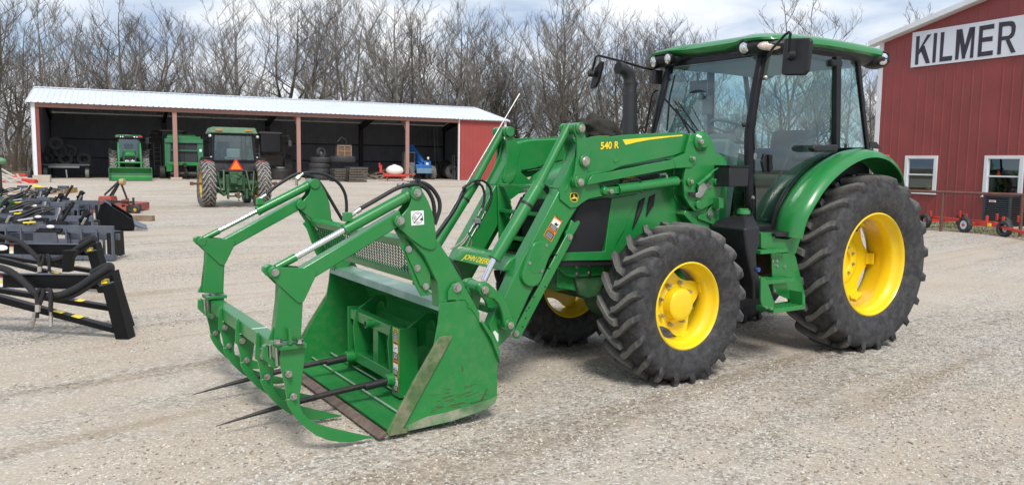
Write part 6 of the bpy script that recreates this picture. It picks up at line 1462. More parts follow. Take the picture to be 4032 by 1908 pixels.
m = MB(); m.box((.50, 0, 1.36), (1.1, 1.42, .40)); m.box((.35, .62, 1.0), (.7, .20, .62)); m.box((.35, -.62, 1.0), (.7, .20, .62)); m.build('cab_base', simple('old_cab_black', (.025, .026, .03), .5, dirt=(.2, .19, .16), dirtamt=.35), OT, .03)
cb0, cb1, ct0, ct1 = -.06, 1.30, .04, 1.20
m = MB()
for s in (-1, 1):
    m.bar((cb0, .69 * s, 1.52), (ct0, .63 * s, 2.48), .07, .08, (1, 0, 0)); m.bar((cb1, .60 * s, 1.5), (ct1, .58 * s, 2.48), .06, .06, (1, 0, 0)); m.bar((.55, .69 * s, 1.52), (.58, .63 * s, 2.48), .05, .05, (1, 0, 0)); m.bar((cb0, .68 * s, 1.55), (cb1, .60 * s, 1.55), .06, .06)
m.bar((cb0, -.68, 1.54), (cb0, .68, 1.54), .07, .08); m.bar((ct0, -.63, 2.44), (ct0, .63, 2.44), .07, .10); m.build('cab_frame', BLACKG, OT, .008)
def quadslab(P, th, nm, mat, par): sheet(nm, [Vector(p) for p in P], mat, par)
quadslab([(cb0 + .01, -.64, 1.58), (cb0 + .01, .64, 1.58), (ct0 + .01, .59, 2.42), (ct0 + .01, -.59, 2.42)], (.006, 0, 0), 'rear_glass', GLASS, OT)
quadslab([(cb1, -.57, 1.58), (cb1, .57, 1.58), (ct1, .55, 2.42), (ct1, -.55, 2.42)], (.006, 0, 0), 'front_glass', GLASS, OT)
for s in (-1, 1): quadslab([(cb0, .68 * s, 1.58), (cb1, .60 * s, 1.58), (ct1, .58 * s, 2.42), (ct0, .63 * s, 2.42)], (0, .006 * s, 0), 'side_glass', GLASS, OT)
m = MB().prism([(-.14, -.78, 2.46), (1.34, -.74, 2.46), (1.34, .74, 2.46), (-.14, .78, 2.46)], [(-.08, -.70, 2.66), (1.26, -.66, 2.66), (1.26, .66, 2.66), (-.08, .70, 2.66)]); rf = m.build('roof', simple('roof_green_old', (.10, .19, .11), .6, var=.15), OT, .03)
for s in (-1, 1):
    MB().box((-.145, .48 * s, 2.56), (.03, .22, .055)).build('amber_light', simple('amber_dull', (.55, .22, .05), .4), rf, .004)
    MB().sphere((-.12, .76 * s, 2.36), .055, 14, 8).build('work_light', LAMP, OT)
    m = MB(); m.box((-.10, .86 * s, 1.50), (.16, .30, .15)); rl = m.build('lamp_housing', BLACKP, OT, .03); MB().box((-.19, .86 * s, 1.50), (.02, .23, .10)).build('tail_light', simple('tail_red', (.28, .03, .04), .3), rl, .01)
    m = MB().sphere((-.12, .74 * s, 1.66), .035, 10, 6); m.build('small_lamp', LAMP, OT)
    path_ = [(-.35, .66, 0)]; m = MB(); pr = [(.62, 1.62), (.25, 1.66), (-.05, 1.60)]; m.prism([(.75, .74 * s, 1.52), (.70, 1.05 * s, 1.48), (.05, 1.05 * s, 1.62), (-.05, .74 * s, 1.62)], [(.75, .74 * s, 1.56), (.70, 1.05 * s, 1.52), (.05, 1.05 * s, 1.66), (-.05, .74 * s, 1.66)]); m.build('fender', BLACKP, OT, .01)
m = MB(); m.prism([(-.40, -.235, 1.23), (-.40, .235, 1.23), (-.40, .03, 1.60), (-.40, -.03, 1.60)], [(-.39, -.235, 1.23), (-.39, .235, 1.23), (-.39, .03, 1.60), (-.39, -.03, 1.60)]); tri = m.build('warning_triangle', REDREF, OT, 0)
MB().prism([(-.405, -.165, 1.265), (-.405, .165, 1.265), (-.405, 0, 1.545)], [(-.401, -.165, 1.265), (-.401, .165, 1.265), (-.401, 0, 1.545)]).build('triangle_centre', ORANGE, tri, 0)
m = MB(); m.box((.30, 0, 1.62), (.45, .48, .12)); m.box((.10, 0, 1.78), (.10, .44, .34)); m.build('seat', GREY, OT, .05, seg=3)
m = MB(); c = Vector((.95, .08, 1.80)); m.tube([c + Vector((.06 * sin(i / 16 * 6.283), .18 * cos(i / 16 * 6.283), .17 * sin(i / 16 * 6.283))) for i in range(17)], .013, 6); m.build('steering_wheel', GREY, OT)
m = MB(); m.box((2.2, 0, 1.22), (1.6, .60, .62)); m.build('hood', OLDGREEN, OT, .04)
m = MB(); m.cyl((2.3, -.75, .42), (2.3, .75, .42), .06, n=12); m.build('front_axle', OLDGREEN, OT)
for s in (-1, 1):
    y = .78 * s; m = MB().lathe([(-.10, .22), (-.13, .28), (-.13, .40), (-.10, .44), (.10, .44), (.13, .40), (.13, .28), (.10, .22)], (2.3, y, .44), (0, 1, 0), 36, True)
    for kk in (-.07, -.025, .025, .07): m.lathe([(kk - .012, .435), (kk - .010, .455), (kk + .010, .455), (kk + .012, .435)], (2.3, y, .44), (0, 1, 0), 36)
    fw_ = MB().lathe([(s * .08, .225), (s * .05, .20), (s * .0, .12), (s * .02, .0)], (2.3, y, .44), (0, 1, 0), 28).build('front_wheel', OLDYEL, OT); m.build('tyre', TYRED, fw_)
m = MB(); 
for s in (-1, 1): m.tube([(1.25, .62 * s, 2.3), (1.25, .80 * s, 2.25), (1.25, .82 * s, 1.6), (1.2, .66 * s, 1.55)], .014, 6)
m.build('hand_rail', BLACKG, OT)
m = MB(); m.bar((1.35, -.86, 1.2), (1.75, -.86, 2.0), .09, .05); m.bar((1.75, -.86, 2.0), (2.2, -.86, 1.5), .09, .05); m.box((1.3, -.80, 1.2), (.3, .1, .5)); m.build('loader_mount', GREEN, OT, .01)
# =================================================================== SHED CONTENTS
def shedz(px, py, s=None): return gw(px, py, .33)
AZS = 1.109 + pi / 2     # facing out of the shed
def hd2rz(az): return pi / 2 - az
def loader_tractor():
    p = at_depth(512, 700, 46.0); p.z = .33
    T = mkthing('loader_tractor', (p.x, p.y, .33), hd2rz(AZS), 'green loader tractor facing out of the shed with its bucket down, left bay', 'tractor')
    # x forward (out of the shed); origin under the cab
    wheel('wheel', 1.35, .96, .60, .33, .30, .62, .36, 'front', tmat=TYRED, parent=T); wheel('wheel', 1.35, .96, .60, .33, .30, .62, .36, 'front', far=True, tmat=TYRED, parent=T)
    wheel('wheel', -.95, 1.02, .82, .47, .36, .84, .45, 'plain', tmat=TYRE, parent=T); wheel('wheel', -.95, 1.02, .82, .47, .36, .84, .45, 'plain', far=True, tmat=TYRE, parent=T)
    m = MB(); m.box((.2, 0, .75), (2.9, .45, .5)); m.cyl((1.35, -.8, .6), (1.35, .8, .6), .10, n=12); m.cyl((-.95, -.8, .82), (-.95, .8, .82), .13, n=12); m.build('chassis', OLDGREEN, T, .01)
    m = MB(); m.prism([(.55, -.36, 1.0), (.55, .36, 1.0), (.55, .36, 1.55), (.55, .26, 1.72), (.55, -.26, 1.72), (.55, -.36, 1.55)], [(2.1, -.31, .95), (2.1, .31, .95), (2.1, .31, 1.35), (2.1, .22, 1.50), (2.1, -.22, 1.50), (2.1, -.31, 1.35)]); h = m.build('hood', GREEN, T, .02)
    MB().box((2.10, 0, 1.15), (.05, .56, .42)).build('grille', GRILLE, h, .02)
    for s in (-1, 1): MB().box((2.135, .14 * s, 1.06), (.02, .23, .10)).build('headlight', LAMP, h, .01)
    m = MB()
    for s in (-1, 1): m.bar((.5, .62 * s, 1.2), (.3, .55 * s, 2.35), .07, .07, (1, 0, 0)); m.bar((-1.0, .62 * s, 1.3), (-1.0, .55 * s, 2.35), .07, .07, (1, 0, 0))
    m.box((-.2, 0, 1.15), (1.5, 1.2, .15)); m.build('cab_frame', BLACKG, T, .008)
    quadslab([(.5, -.58, 1.25), (.5, .58, 1.25), (.31, .52, 2.32), (.31, -.52, 2.32)], (.006, 0, 0), 'windscreen', GLASS, T); quadslab([(-1.0, -.58, 1.35), (-1.0, .58, 1.35), (-1.0, .52, 2.32), (-1.0, -.52, 2.32)], (.006, 0, 0), 'rear_glass', GLASS, T)
    m = MB(); m.box((-.35, 0, 2.42), (1.65, 1.45, .16)); r = m.build('cab_roof', BLACKP, T, .04, seg=3); MB().box((-.4, 0, 2.51), (1.5, 1.3, .06)).build('roof_cap', GREEN, r, .02)
    for y in (-.42, -.30, .30, .42): MB().sphere((.49, y, 2.41), .05, 12, 8).build('work_light', LAMP, r)
    MB().box((.48, .60, 2.44), (.03, .22, .05)).build('turn_lamp', REDREF, r, 0); MB().box((.48, -.60, 2.44), (.03, .16, .05)).build('turn_lamp', GREY, r, 0)
    m = MB(); m.box((-.5, 0, 1.35), (.5, .5, .3)); m.box((-.72, 0, 1.75), (.12, .48, .6)); m.build('seat', BLACKP, T, .04)
    for s in (-1, 1):
        m = MB(); m.bar((.55, .55 * s, 1.1), (.60, .55 * s, 2.1), .12, .22, (1, 0, 0)); m.bar((.58, .55 * s, 2.05), (1.75, .55 * s, 1.75), .09, .15); m.bar((1.75, .55 * s, 1.75), (2.75, .55 * s, .55), .09, .15); b = m.build('loader_arm', GREEN, T, .01)
        m = MB(); m.cyl((1.5, .55 * s, 2.0), (2.4, .55 * s, 1.05), .045, n=12); m.cyl((2.4, .55 * s, 1.05), (2.8, .55 * s, .70), .025, n=12); m.build('cylinder', GREEN, b)
        m = MB(); m.tube([(.3, .60 * s, 2.2), (.5, .95 * s, 2.15), (.5, .98 * s, 1.75)], .012, 6); m.box((.5, .98 * s, 1.6), (.04, .16, .28)); m.build('mirror', BLACKP, T, .004)
    m = MB(); m.cyl((2.35, -.72, .98), (2.35, .72, .98), .05, n=14); m.build('cross_tube', GREEN, T)
    m = MB(); W_ = 1.06; prof = [(3.45, .03), (2.95, .05), (2.78, .18), (2.72, .40), (2.80, .66), (2.90, .70)]
    for i in range(len(prof) - 1):
        a, b = prof[i], prof[i + 1]; m.plateY([a, b, (b[0] + .02, b[1] + .02), (a[0] + .02, a[1] + .02)], W_, -W_)
    bk_ = m.build('bucket', GREEN2, T, 0)
    for s in (1, -1): MB().plateY([(3.45, .03), (2.95, .05), (2.78, .18), (2.72, .40), (2.80, .66), (3.02, .70)], W_ * s, (W_ - .02) * s).build('bucket_side', GREEN, bk_, .004)
    m = MB(); m.bar((2.96, -W_, .70), (2.96, W_, .70), .12, .06); m.build('bucket_lip', GREEN, bk_, .005); m = MB(); m.bar((2.80, -W_, .36), (2.80, W_, .36), .02, .012); m.build('wear_strip', STEEL, bk_)
loader_tractor()
def baler():
    p = at_depth(726, 700, 48.8); p.z = .33
    T = mkthing('round_baler', p, hd2rz(AZS), 'big green round hay baler with dark belts, standing behind the first shed post', 'baler')
    PG = simple('baler_pale_green', (.04, .17, .085), .5, var=.1)
    m = MB(); 
    for s in (-1, 1): m.prism([(.4, .78 * s, .75), (.4, 1.08 * s, .75), (.4, 1.08 * s, 2.35), (.4, .74 * s, 2.35)], [(-1.9, .78 * s, .6), (-1.9, 1.08 * s, .6), (-1.9, 1.02 * s, 2.5), (-1.9, .74 * s, 2.5)])
    m.box((.35, 0, 2.30), (.25, 2.14, .26)); fr_ = m.build('front_frame', PG, T, .02)
    m = MB(); m.box((-.6, 0, 1.55), (1.9, 1.5, 1.6)); m.build('belts', simple('baler_belts', (.025, .027, .032), .6), T, .02)
    m = MB(); m.box((-.4, 0, 2.50), (1.7, 1.9, .14)); m.box((-.6, -.1, 2.62), (1.3, 1.6, .10)); m.build('top_cover', GREEN, T, .02)
    m = MB(); m.cyl((.46, -.75, 1.72), (.46, .75, 1.72), .035, n=12); m.build('cross_bar', PG, T)
    for y in (-.02,): MB().cyl((.47, y, .9), (.47, y, 2.15), .012, n=8).build('twine_guide', BLACKP, T)
    m = MB(); m.box((.45, 0, .92), (.22, 2.0, .20)); m.box((.45, -.85, .66), (.2, .34, .42)); m.box((.45, .85, .66), (.2, .34, .42)); m.build('lower_panel', GREEN, T, .02)
    m = MB(); m.bar((.4, 0, .75), (1.9, 0, .42), .14, .12); m.bar((1.3, 0, .5), (1.3, 0, .03), .05, .05); m.cyl((.5, 0, .85), (1.1, 0, .80), .14, .10, n=14); m.build('drawbar', DARKST, T, .01)
    m = MB(); m.cyl((.35, -.8, .30), (.35, .8, .30), .17, n=16); 
    for i in range(26):
        y = -.78 + i * .0624; m.cyl((.35, y, .45), (.52, y, .38), .010, n=5)
    m.build('pickup_tines', DARKST, T)
    for s in (-1, 1):
        m = MB().lathe([(-.14, .2), (-.16, .3), (-.14, .38), (.14, .38), (.16, .3), (.14, .2)], (-.9, 1.18 * s, .38), (0, 1, 0), 28, True); m.cyl((-.9, 1.1 * s, .38), (-.9, 1.25 * s, .38), .2, n=20); m.build('tyre', TYRE, T)
        MB().box((.50, .62 * s, .93), (.02, .16, .16)).build('sticker', STICKW, T, 0)
    MB().box((.42, .93, 1.74), (.02, .13, .16)).build('sticker', STICKW, T, 0)
baler()
DKM = simple('dark_machine_paint', (.035, .03, .028), .6, 0, 0, .25, 3, dirt=(.12, .08, .05), dirtamt=.6)
def bigmachine(px, D, lab, w=2.9, h=3.0, lights=True):
    p = at_depth(px, 690, D); p.z = .33
    T = mkthing('harvester', p, hd2rz(AZS), lab, 'harvester')
    m = MB(); m.box((0, 0, 1.9), (3.2, w * .82, 1.7)); m.box((.2, 0, 2.85), (2.4, w * .7, .35)); m.box((1.4, 0, 1.2), (.5, w * .7, .8)); m.build('body', DKM, T, .05)
    m = MB(); m.box((1.75, .1, 2.35), (.9, 1.3, 1.25)); c = m.build('cab', simple('dark_cab', (.02, .02, .022), .3), T, .06); m = MB(); m.box((1.75, .1, 3.0), (1.1, 1.45, .12)); m.build('cab_roof', GREY, c, .03)
    for s in (-1, 1):
        m = MB().lathe([(-.25, .35), (-.28, .6), (-.25, .78), (.25, .78), (.28, .6), (.25, .35)], (1.1, w * .45 * s, .78), (0, 1, 0), 32, True); m.cyl((1.1, w * .45 * s - .1, .78), (1.1, w * .45 * s + .1, .78), .36, n=20); m.build('tyre', TYRE, T)
        m = MB(); m.tube([(1.9, .7 * s, 2.8), (2.1, 1.3 * s, 2.85), (2.1, 1.35 * s, 2.4)], .02, 6); m.box((2.1, 1.36 * s, 2.35), (.05, .2, .4)); m.build('mirror', GREY, T, .02)
    m = MB()
    for i in range(6): m.bar((2.0, -1.0, .5 + i * .28), (2.0, -.6, .5 + i * .28), .03, .03)
    m.bar((2.0, -1.0, .4), (2.0, -1.0, 2.2), .04, .04); m.bar((2.0, -.6, .4), (2.0, -.6, 2.2), .04, .04); m.build('ladder', GREY, T)
    if lights:
        for z in (2.55, 2.2, 1.8): MB().sphere((1.65, -w * .41, z), .06, 10, 6).build('lamp', STEEL, T)
bigmachine(668, 53.5, 'dark brown machine parked deep in the shed behind the round baler'); bigmachine(1040, 54.5, 'dark grey harvester parked in the shed behind the old tractor')
# flatbed trailer with tyres piled on it
p = at_depth(262, 690, 47.0); TRL = mkthing('flatbed_trailer', (p.x, p.y, .33), hd2rz(AZS), 'low dark flatbed trailer under a pile of tyres at the left end of the shed', 'trailer')
m = MB(); m.box((-1.0, 0, .78), (2.6, 2.5, .09)); m.build('deck', simple('deck_grey', (.10, .10, .105), .7), TRL, .01); m = MB(); m.box((.25, -.1, .66), (.06, 1.6, .12)); m.bar((.3, 0, .5), (.5, .05, .02), .07, .05); m.build('bumper', GREY, TRL, .01)
for s in (-1, 1): m = MB().lathe([(-.09, .15), (-.11, .25), (-.09, .33), (.09, .33), (.11, .25), (.09, .15)], (-.2, 1.08 * s, .33), (0, 1, 0), 28, True); m.cyl((-.2, 1.08 * s - .03, .33), (-.2, 1.08 * s + .03, .33), .16, n=16); m.build('tyre', GREY, TRL)
def ring_tyre(name, loc_, rot, R, r, w, lab, grp, mat=TYRE):
    h = w / 2; m = MB().lathe([(-h * .7, r), (-h, r + (R - r) * .45), (-h * .92, R * .97), (-h * .7, R), (h * .7, R), (h * .92, R * .97), (h, r + (R - r) * .45), (h * .7, r)], (0, 0, 0), (0, 0, 1), 32, True)
    o = m.build(name, mat, None, 0); o.location = loc_; o.rotation_euler = rot; tag(o, lab, 'tyre', grp); return o
rg = random.Random(2)
for i in range(9):
    row = 0 if i < 5 else (1 if i < 8 else 2); j = i if i < 5 else (i - 5 if i < 8 else 0)
    q = TRL.matrix_basis @ Vector((-.7 - .3 * (i % 2), -1.0 + j * .48 + row * .24, .83 + .30 + row * .45)); ring_tyre('stacked_tyre', q, (pi / 2 + rg.uniform(-.15, .15), rg.uniform(-.2, .2), TRL.rotation_euler.z + pi / 2 + rg.uniform(-.3, .3)), .40, .19, .24, 'dark tyre in the pile on the flatbed trailer', 'tyres piled on the flatbed trailer')
for i in range(4):
    p = at_depth(1265, 700, 51.0); q = Vector((p.x + rg.uniform(-.05, .05), p.y, .33 + .19 + i * .36)); ring_tyre('stacked_tyre', q, (rg.uniform(-.04, .04), 0, i), .72, .33, .36, 'big dark tyre in the flat stack by the back wall of the shed', 'flat stack of big tyres')
p = at_depth(1264.6, 602, 51.5); o = ring_tyre('mounted_tyre', p, (radians(84), 0, 1.109), .36, .19, .22, 'tyre with a steel rim standing upright on top of the tyre stack', None); m = MB().lathe([(-.05, .2), (-.02, .17), (.0, .07), (.02, .0)], (0, 0, 0), (0, 0, 1), 20); m.build('rim', GREY, o)
for i, (px, yy) in enumerate(((1350, 668), (1350, 645), (1352, 690))):
    p = at_depth(px, yy, 50.5); ring_tyre('stacked_tyre', (p.x, p.y, .33 + .2 + .38 * (2 - i if i < 2 else 0) + (0.38 if i == 0 else 0)), (0, 0, i), .78, .35, .38, 'large tread tyre lying under the wooden crate', 'tyres under the crate')
def crate(px, py, D, w, h, lab):
    p = at_depth(px, py, D); T = mkthing('crate', p, 1.109 * 0 + radians(26), lab, 'crate')
    m = MB().box((0, 0, h / 2), (w * .94, w * .8, h * .94)); m.build('box', simple('crate_wood', (.16, .085, .05), .8, var=.2), T, .005)
    for z in (0, h * .5, h): MB().box((0, -w * .42, z), (w * 1.02, .03, .07)).build('slat', WOODM, T, 0)
    for x in (-.5, 0, .5): MB().box((x * w, -w * .43, h / 2), (.07, .03, h)).build('slat', WOODM, T, 0)
    m = MB(); m.tube([(-w * .4, 0, h + .25), (-w * .1, 0, h + .55), (w * .2, 0, h + .4), (w * .3, 0, h + .1)], .03, 6); m.box((0, 0, h + .06), (w * 1.1, w * .8, .06)); m.build('lid', DARKST, T, 0)
crate(1351, 617, 50.5, .85, .68, 'brown wooden crate sitting high on the tyres against the shed wall')
DWOOD = simple('dark_old_wood', (.10, .085, .07), .9)
def pallets(px, D, n, lab):
    for k in range(n):
        p = at_depth(px, 690, D); z = .33 + k * .15; T = mkthing('pallet', (p.x + rg.uniform(-.05, .05), p.y, z), radians(26) + rg.uniform(-.06, .06), lab, 'pallet', 'weathered pallets stacked in the shed')
        m = MB()
        for i in range(7): m.box((-.5 + i * .165, 0, .12), (.10, 1.0, .02))
        m.build('deck_board', DWOOD, T, 0)
        for y in (-.47, 0, .47): MB().box((0, y, .06), (1.1, .05, .09)).build('stringer', DWOOD, T, 0)
pallets(1343, 48.0, 5, 'grey wooden pallet in the left of the two stacks in the shed'); pallets(1402, 47.5, 6, 'grey wooden pallet in the right of the two stacks in the shed')
# scrap timber heap, each piece its own thing
for i in range(20):
    px = rg.uniform(1430, 1520); p = gw(px, rg.uniform(699, 707), .33); L = rg.uniform(.6, 1.9); o = MB().box((0, 0, 0), (L, rg.uniform(.07, .16), rg.uniform(.05, .12))).build('timber', WOODM if i % 3 else GREY, None, .005)
    o.location = (p.x, p.y, .36 + rg.uniform(0, .35)); o.rotation_euler = (0, rg.uniform(-.35, .35), rg.uniform(0, 3)); tag(o, 'weathered board in the loose scrap heap left of the red sprayer', 'timber', 'scrap boards heaped in the shed')
a = gw(1450, 702, .33); o = MB().box((0, 0, 0), (2.0, .16, .14)).build('timber', simple('pale_post', (.42, .33, .25), .8), None, .01); o.location = (a.x + .4, a.y, .62); o.rotation_euler = (0, -.38, .1); tag(o, 'pale thick wooden post leaning out of the scrap heap', 'timber')
# sprayer
p = gw(1553, 712, .33); SP = mkthing('sprayer', p, radians(5), 'red mounted sprayer frame carrying a white oval tank, in front of the shed post', 'sprayer')
m = MB().sphere((.02, 0, .66), 1, 28, 16, (.56, .42, .36)); m.v = [(x, y, z) for x, y, z in m.v]; m.build('tank', TANKW, SP); MB().cyl((0, 0, .98), (0, 0, 1.05), .12, n=16).build('tank_lid', WHITE, SP)
m = MB(); m.prism([(-.75, -.38, .55), (-.62, -.38, .28), (.80, -.38, .28), (.92, -.38, .50), (.55, -.38, .42), (-.4, -.38, .40)], [(-.75, .38, .55), (-.62, .38, .28), (.80, .38, .28), (.92, .38, .50), (.55, .38, .42), (-.4, .38, .40)]); m.bar((-.45, -.3, .3), (-.45, -.3, -.0), .06, .06); m.bar((.5, -.3, .3), (.5, -.3, .0), .05, .05); m.bar((-.45, .3, .3), (-.45, .3, 0), .06, .06); m.bar((.5, .3, .3), (.5, .3, .0), .05, .05); m.bar((.8, 0, .42), (1.35, 0, .45), .08, .08); m.box((-.86, 0, .75), (.16, .2, .5)); m.box((-.95, .1, .98), (.10, .1, .3)); m.build('frame', REDP, SP, .01)
# blue telehandler
p = at_depth(1640, 700, 57.0); TH = mkthing('telehandler', (p.x, p.y, .33), hd2rz(AZS), 'blue telehandler with raised boom and grey cab, parked behind the right shed post', 'telehandler')
TH.scale = (.85, .85, .85); m = MB(); m.box((0, 0, .95), (2.6, 1.0, .55)); m.box((.6, .55, 1.18), (1.2, .62, .72)); m.build('body', BLUEP, TH, .05)
m = MB(); m.bar((1.2, 0, 1.1), (-1.0, 0, 1.75), .3, .35); m.bar((.9, .25, 1.3), (-.5, -.35, 2.75), .34, .42); m.build('boom', BLUEP, TH, .03)
m = MB(); m.box((.4, -.85, 1.50), (1.1, .80, 1.5)); cb_ = m.build('cab', simple('cab_grey', (.15, .16, .17), .4), TH, .05); m = MB(); m.box((.98, -.85, 1.80), (.02, .66, .75)); m.build('cab_glass', BLACKG, cb_, .02); m = MB(); m.tube([(.9, -1.32, .5), (1.0, -1.38, 1.4), (.9, -1.30, 2.3)], .05, 8); m.build('cab_rail', GREY, cb_)
m = MB(); m.box((1.35, .25, .72), (.14, 1.45, .42)); m.build('bumper', simple('blue_grey', (.14, .24, .33), .5), TH, .02); MB().sphere((1.3, .55, 1.75), .10, 12, 8, (1, 1, 1.3)).build('lamp', TANKW, TH); MB().box((1.22, .5, 1.3), (.02, .22, .2)).build('sticker', STICKW, TH, 0)
for x in (-.9, 1.0):
    for s in (-1, 1):
        w = wheel('wheel', x, 1.05 + (.15 if s > 0 else 0), .56, .28, .32, .58, .38, 'plain', far=(s < 0), tmat=TYRED, rmat=BLUEP, parent=TH, nl=16)
# ladder, tyres, rack at the right end
p = at_depth(1726, 690, 61.0); LD = mkthing('ladder', (p.x, p.y, .33), 1.1, 'tall grey step ladder standing at the back of the right shed bay', 'ladder')
m = MB(); m.bar((-.28, 0, 0), (-.22, .3, 3.9), .05, .05); m.bar((.28, 0, 0), (.22, .3, 3.9), .05, .05); m.build('rail', GREY, LD, 0)
for i in range(13): t = (i + .6) / 13; MB().bar((-.28 + .06 * t, .3 * t, 3.9 * t), (.28 - .06 * t, .3 * t, 3.9 * t), .06, .035).build('rung', GREY, LD, 0)
for i, (px, R) in enumerate(((1755, .68), (1768, .60), (1778, .52))):
    p = at_depth(px, 690, 59.8 - i * .5); ring_tyre('loose_tyre', (p.x, p.y, .33 + R), (radians(80), 0, .9), R, R * .5, .36, ('largest tyre leaning at the back beside the ladder', 'middle tyre leaning beside the ladder', 'smallest front tyre leaning by the steel rack')[i], None, GREY if i == 2 else TYRE)
p = at_depth(1797, 690, 58.2); RK_ = mkthing('steel_rack', (p.x, p.y, .33), radians(26), 'narrow grey steel rack standing beside the red end panel of the shed', 'rack'); m = MB()
for x in (-.25, .25):
    for y in (-.2, .2): m.bar((x, y, 0), (x, y, 1.75), .04, .04)
m.bar((-.25, -.2, .1), (.25, -.2, 1.7), .03, .03)
for z in (.1, .9, 1.72): m.bar((-.25, -.2, z), (.25, -.2, z), .04, .04); m.bar((-.25, .2, z), (.25, .2, z), .04, .04)
m.build('frame', GREY, RK_, 0)
# fuel tank and small coloured parts left of the second post
p = at_depth(1105, 690, 50.0); o = mkthing('oil_tank', (p.x, p.y, .33), 0, 'squat dark tank with a pale lid behind the old tractor wheel', 'tank'); MB().lathe([(0, .0), (0, .60), (.55, .62), (.68, .50), (.72, .0)], (0, 0, 0), (0, 0, 1), 28).build('drum', DARKST, o); MB().cyl((0, 0, .72), (0, 0, .80), .26, n=18).build('lid', GREY, o)
for i, (px, py, c, s_) in enumerate(((1095, 703, 'y', .45), (1121, 700, 'y', .55), (1146, 699, 'g', .6), (1130, 708, 'g', .3), (1108, 707, 'y', .3), (1160, 706, 'g', .35))):
    p = gw(px, py, .33); T = mkthing('seeder_part', (p.x, p.y, .33), rg.uniform(0, 3), ('yellow', 'green')[c == 'g'] + ' metal seeder part lying on the gravel ' + ('at the far left of the group', 'standing upright in the group', 'with a tall rack shape', 'low and flat in front', 'small and round', 'nearest the white stakes')[i], 'machine part', 'small seeder parts on the ground by the shed')
    mt = simple('part_' + c, (.50, .38, .05) if c == 'y' else (.06, .17, .06), .6, var=.2) if ('part_' + c) not in MATS else MATS['part_' + c]
    m = MB(); m.box((0, 0, s_ * .35), (s_ * .9, s_ * .5, s_ * .5)); m.build('hopper', mt, T, .02); m = MB(); m.cyl((0, -.1, s_ * .6), (0, .1, s_ * .6), s_ * .25, n=14); m.build('disc', mt, T); m = MB(); m.bar((s_ * .4, 0, 0), (s_ * .4, 0, s_ * 1.4), .04, .04); m.build('stake', mt, T)
p = gw(166, 716, .33); o = MB().box((0, 0, .15), (.75, .5, .38)).build('concrete_block', CONC, None, .03); o.location = (p.x, p.y, .33); o.rotation_euler = (0, 0, .4); tag(o, 'pale concrete block at the foot of the white corner of the shed', 'block')
# =================================================================== IMPLEMENTS on the left
def dpts(k, pts, Y):
    out = []
    for x, y in pts:
        r = ray(k, x, y); out.append(CP + r * (Y / r.y))
    return out
def dplate(nm, k, pts, Y, th, mat, par, O, bev=.004):
    A_ = [p - O for p in dpts(k, pts, Y)]; return MB().prism(A_, [p + Vector((0, th, 0)) for p in A_]).build(nm, mat, par, bev)
BLK = ATTB
OA = Vector((-3.45, 7.0, 0)); FA = mkthing('attachment_frame', OA, 0, 'nearest black steel attachment frame with thick draped hoses, at the left edge of the gravel', 'attachment')
dplate('beam', 'U', [(-1000, 60), (0, 108), (1290, 118), (1460, 285), (1500, 330), (0, 300), (-1000, 280)], 7.0, .09, BLK, FA, OA)
MB().tube([p - OA for p in dpts('U', [(-1000, 52), (0, 100), (1290, 112), (1458, 276), (1655, 222)], 6.99)], .009, 8).build('beam_edge', ATTG, FA)
dplate('leg', 'U', [(1465, 288), (1660, 225), (1685, 330), (1875, 1080), (1690, 1096), (1490, 330)], 6.98, .14, BLK, FA, OA)
dplate('leg', 'U', [(1500, 120), (1625, 60), (1690, 330), (1885, 960), (1830, 960), (1600, 300)], 7.45, .14, BLK, FA, OA)
dplate('lower_rail', 'U', [(-1000, 210), (0, 430), (1630, 878), (1660, 968), (0, 532), (-1000, 300)], 7.02, .08, BLK, FA, OA)
dplate('lower_rail', 'U', [(-1000, 160), (0, 318), (1570, 565), (1580, 645), (0, 388), (-1000, 230)], 7.50, .08, BLK, FA, OA)
for nm_, q, Y in (('yellow_stripe', [(760, 642), (880, 676), (905, 672), (790, 639)], 7.018), ('yellow_stripe', [(1025, 714), (1140, 747), (1170, 744), (1055, 711)], 7.018), ('yellow_stripe', [(1075, 490), (1150, 505), (1190, 502), (1110, 486)], 7.498)):
    dplate(nm_, 'U', q, Y, .08, STICKY, FA, OA, 0)
dplate('yellow_cap', 'U', [(1468, 185), (1545, 180), (1548, 208), (1468, 215)], 6.97, .06, STICKY, FA, OA); dplate('yellow_cap', 'U', [(1466, 222), (1550, 215), (1552, 242), (1466, 250)], 6.97, .06, STICKY, FA, OA)
SLV = simple('hose_sleeve', (.018, .018, .021), .8, 0, 0, .25, 20, bump=.5, bscale=120)
def dhose(pts, Y, r, mat=SLV, nm='hose', par=FA, O=OA): return MB().tube(spline([p - O for p in dpts('U', pts, Y)], 6), r, 12).build(nm, mat, par)
dhose([(-300, -60), (-50, 0), (120, 50), (270, 150), (400, 270), (520, 380), (680, 420), (900, 395), (1120, 300), (1320, 170), (1480, 70), (1600, 0)], 6.93, .029)
dhose([(520, 380), (700, 440), (900, 450), (1080, 410), (1280, 290), (1450, 170), (1590, 90), (1630, 20), (1590, -30), (1450, 20), (1330, 90)], 6.96, .024)
dhose([(600, 330), (560, 350), (540, 420), (552, 545)], 6.90, .022); dhose([(640, 318), (620, 420), (570, 545)], 6.89, .020); dhose([(690, 330), (735, 350), (740, 480), (735, 655)], 6.89, .019)
for a, b, r, mt in (((548, 545), (548, 650), .022, CHROME), ((545, 650), (542, 740), .015, HOSE), ((735, 655), (737, 710), .012, STEEL), ((737, 710), (738, 860), .017, CHROME), ((508, 665), (490, 760), .018, STEEL), ((490, 760), (452, 865), .021, STEEL)):
    p, q = dpts('U', [a, b], 6.88); MB().cyl(p - OA, q - OA, r, n=16).build('hose_coupler', mt, FA, 0)
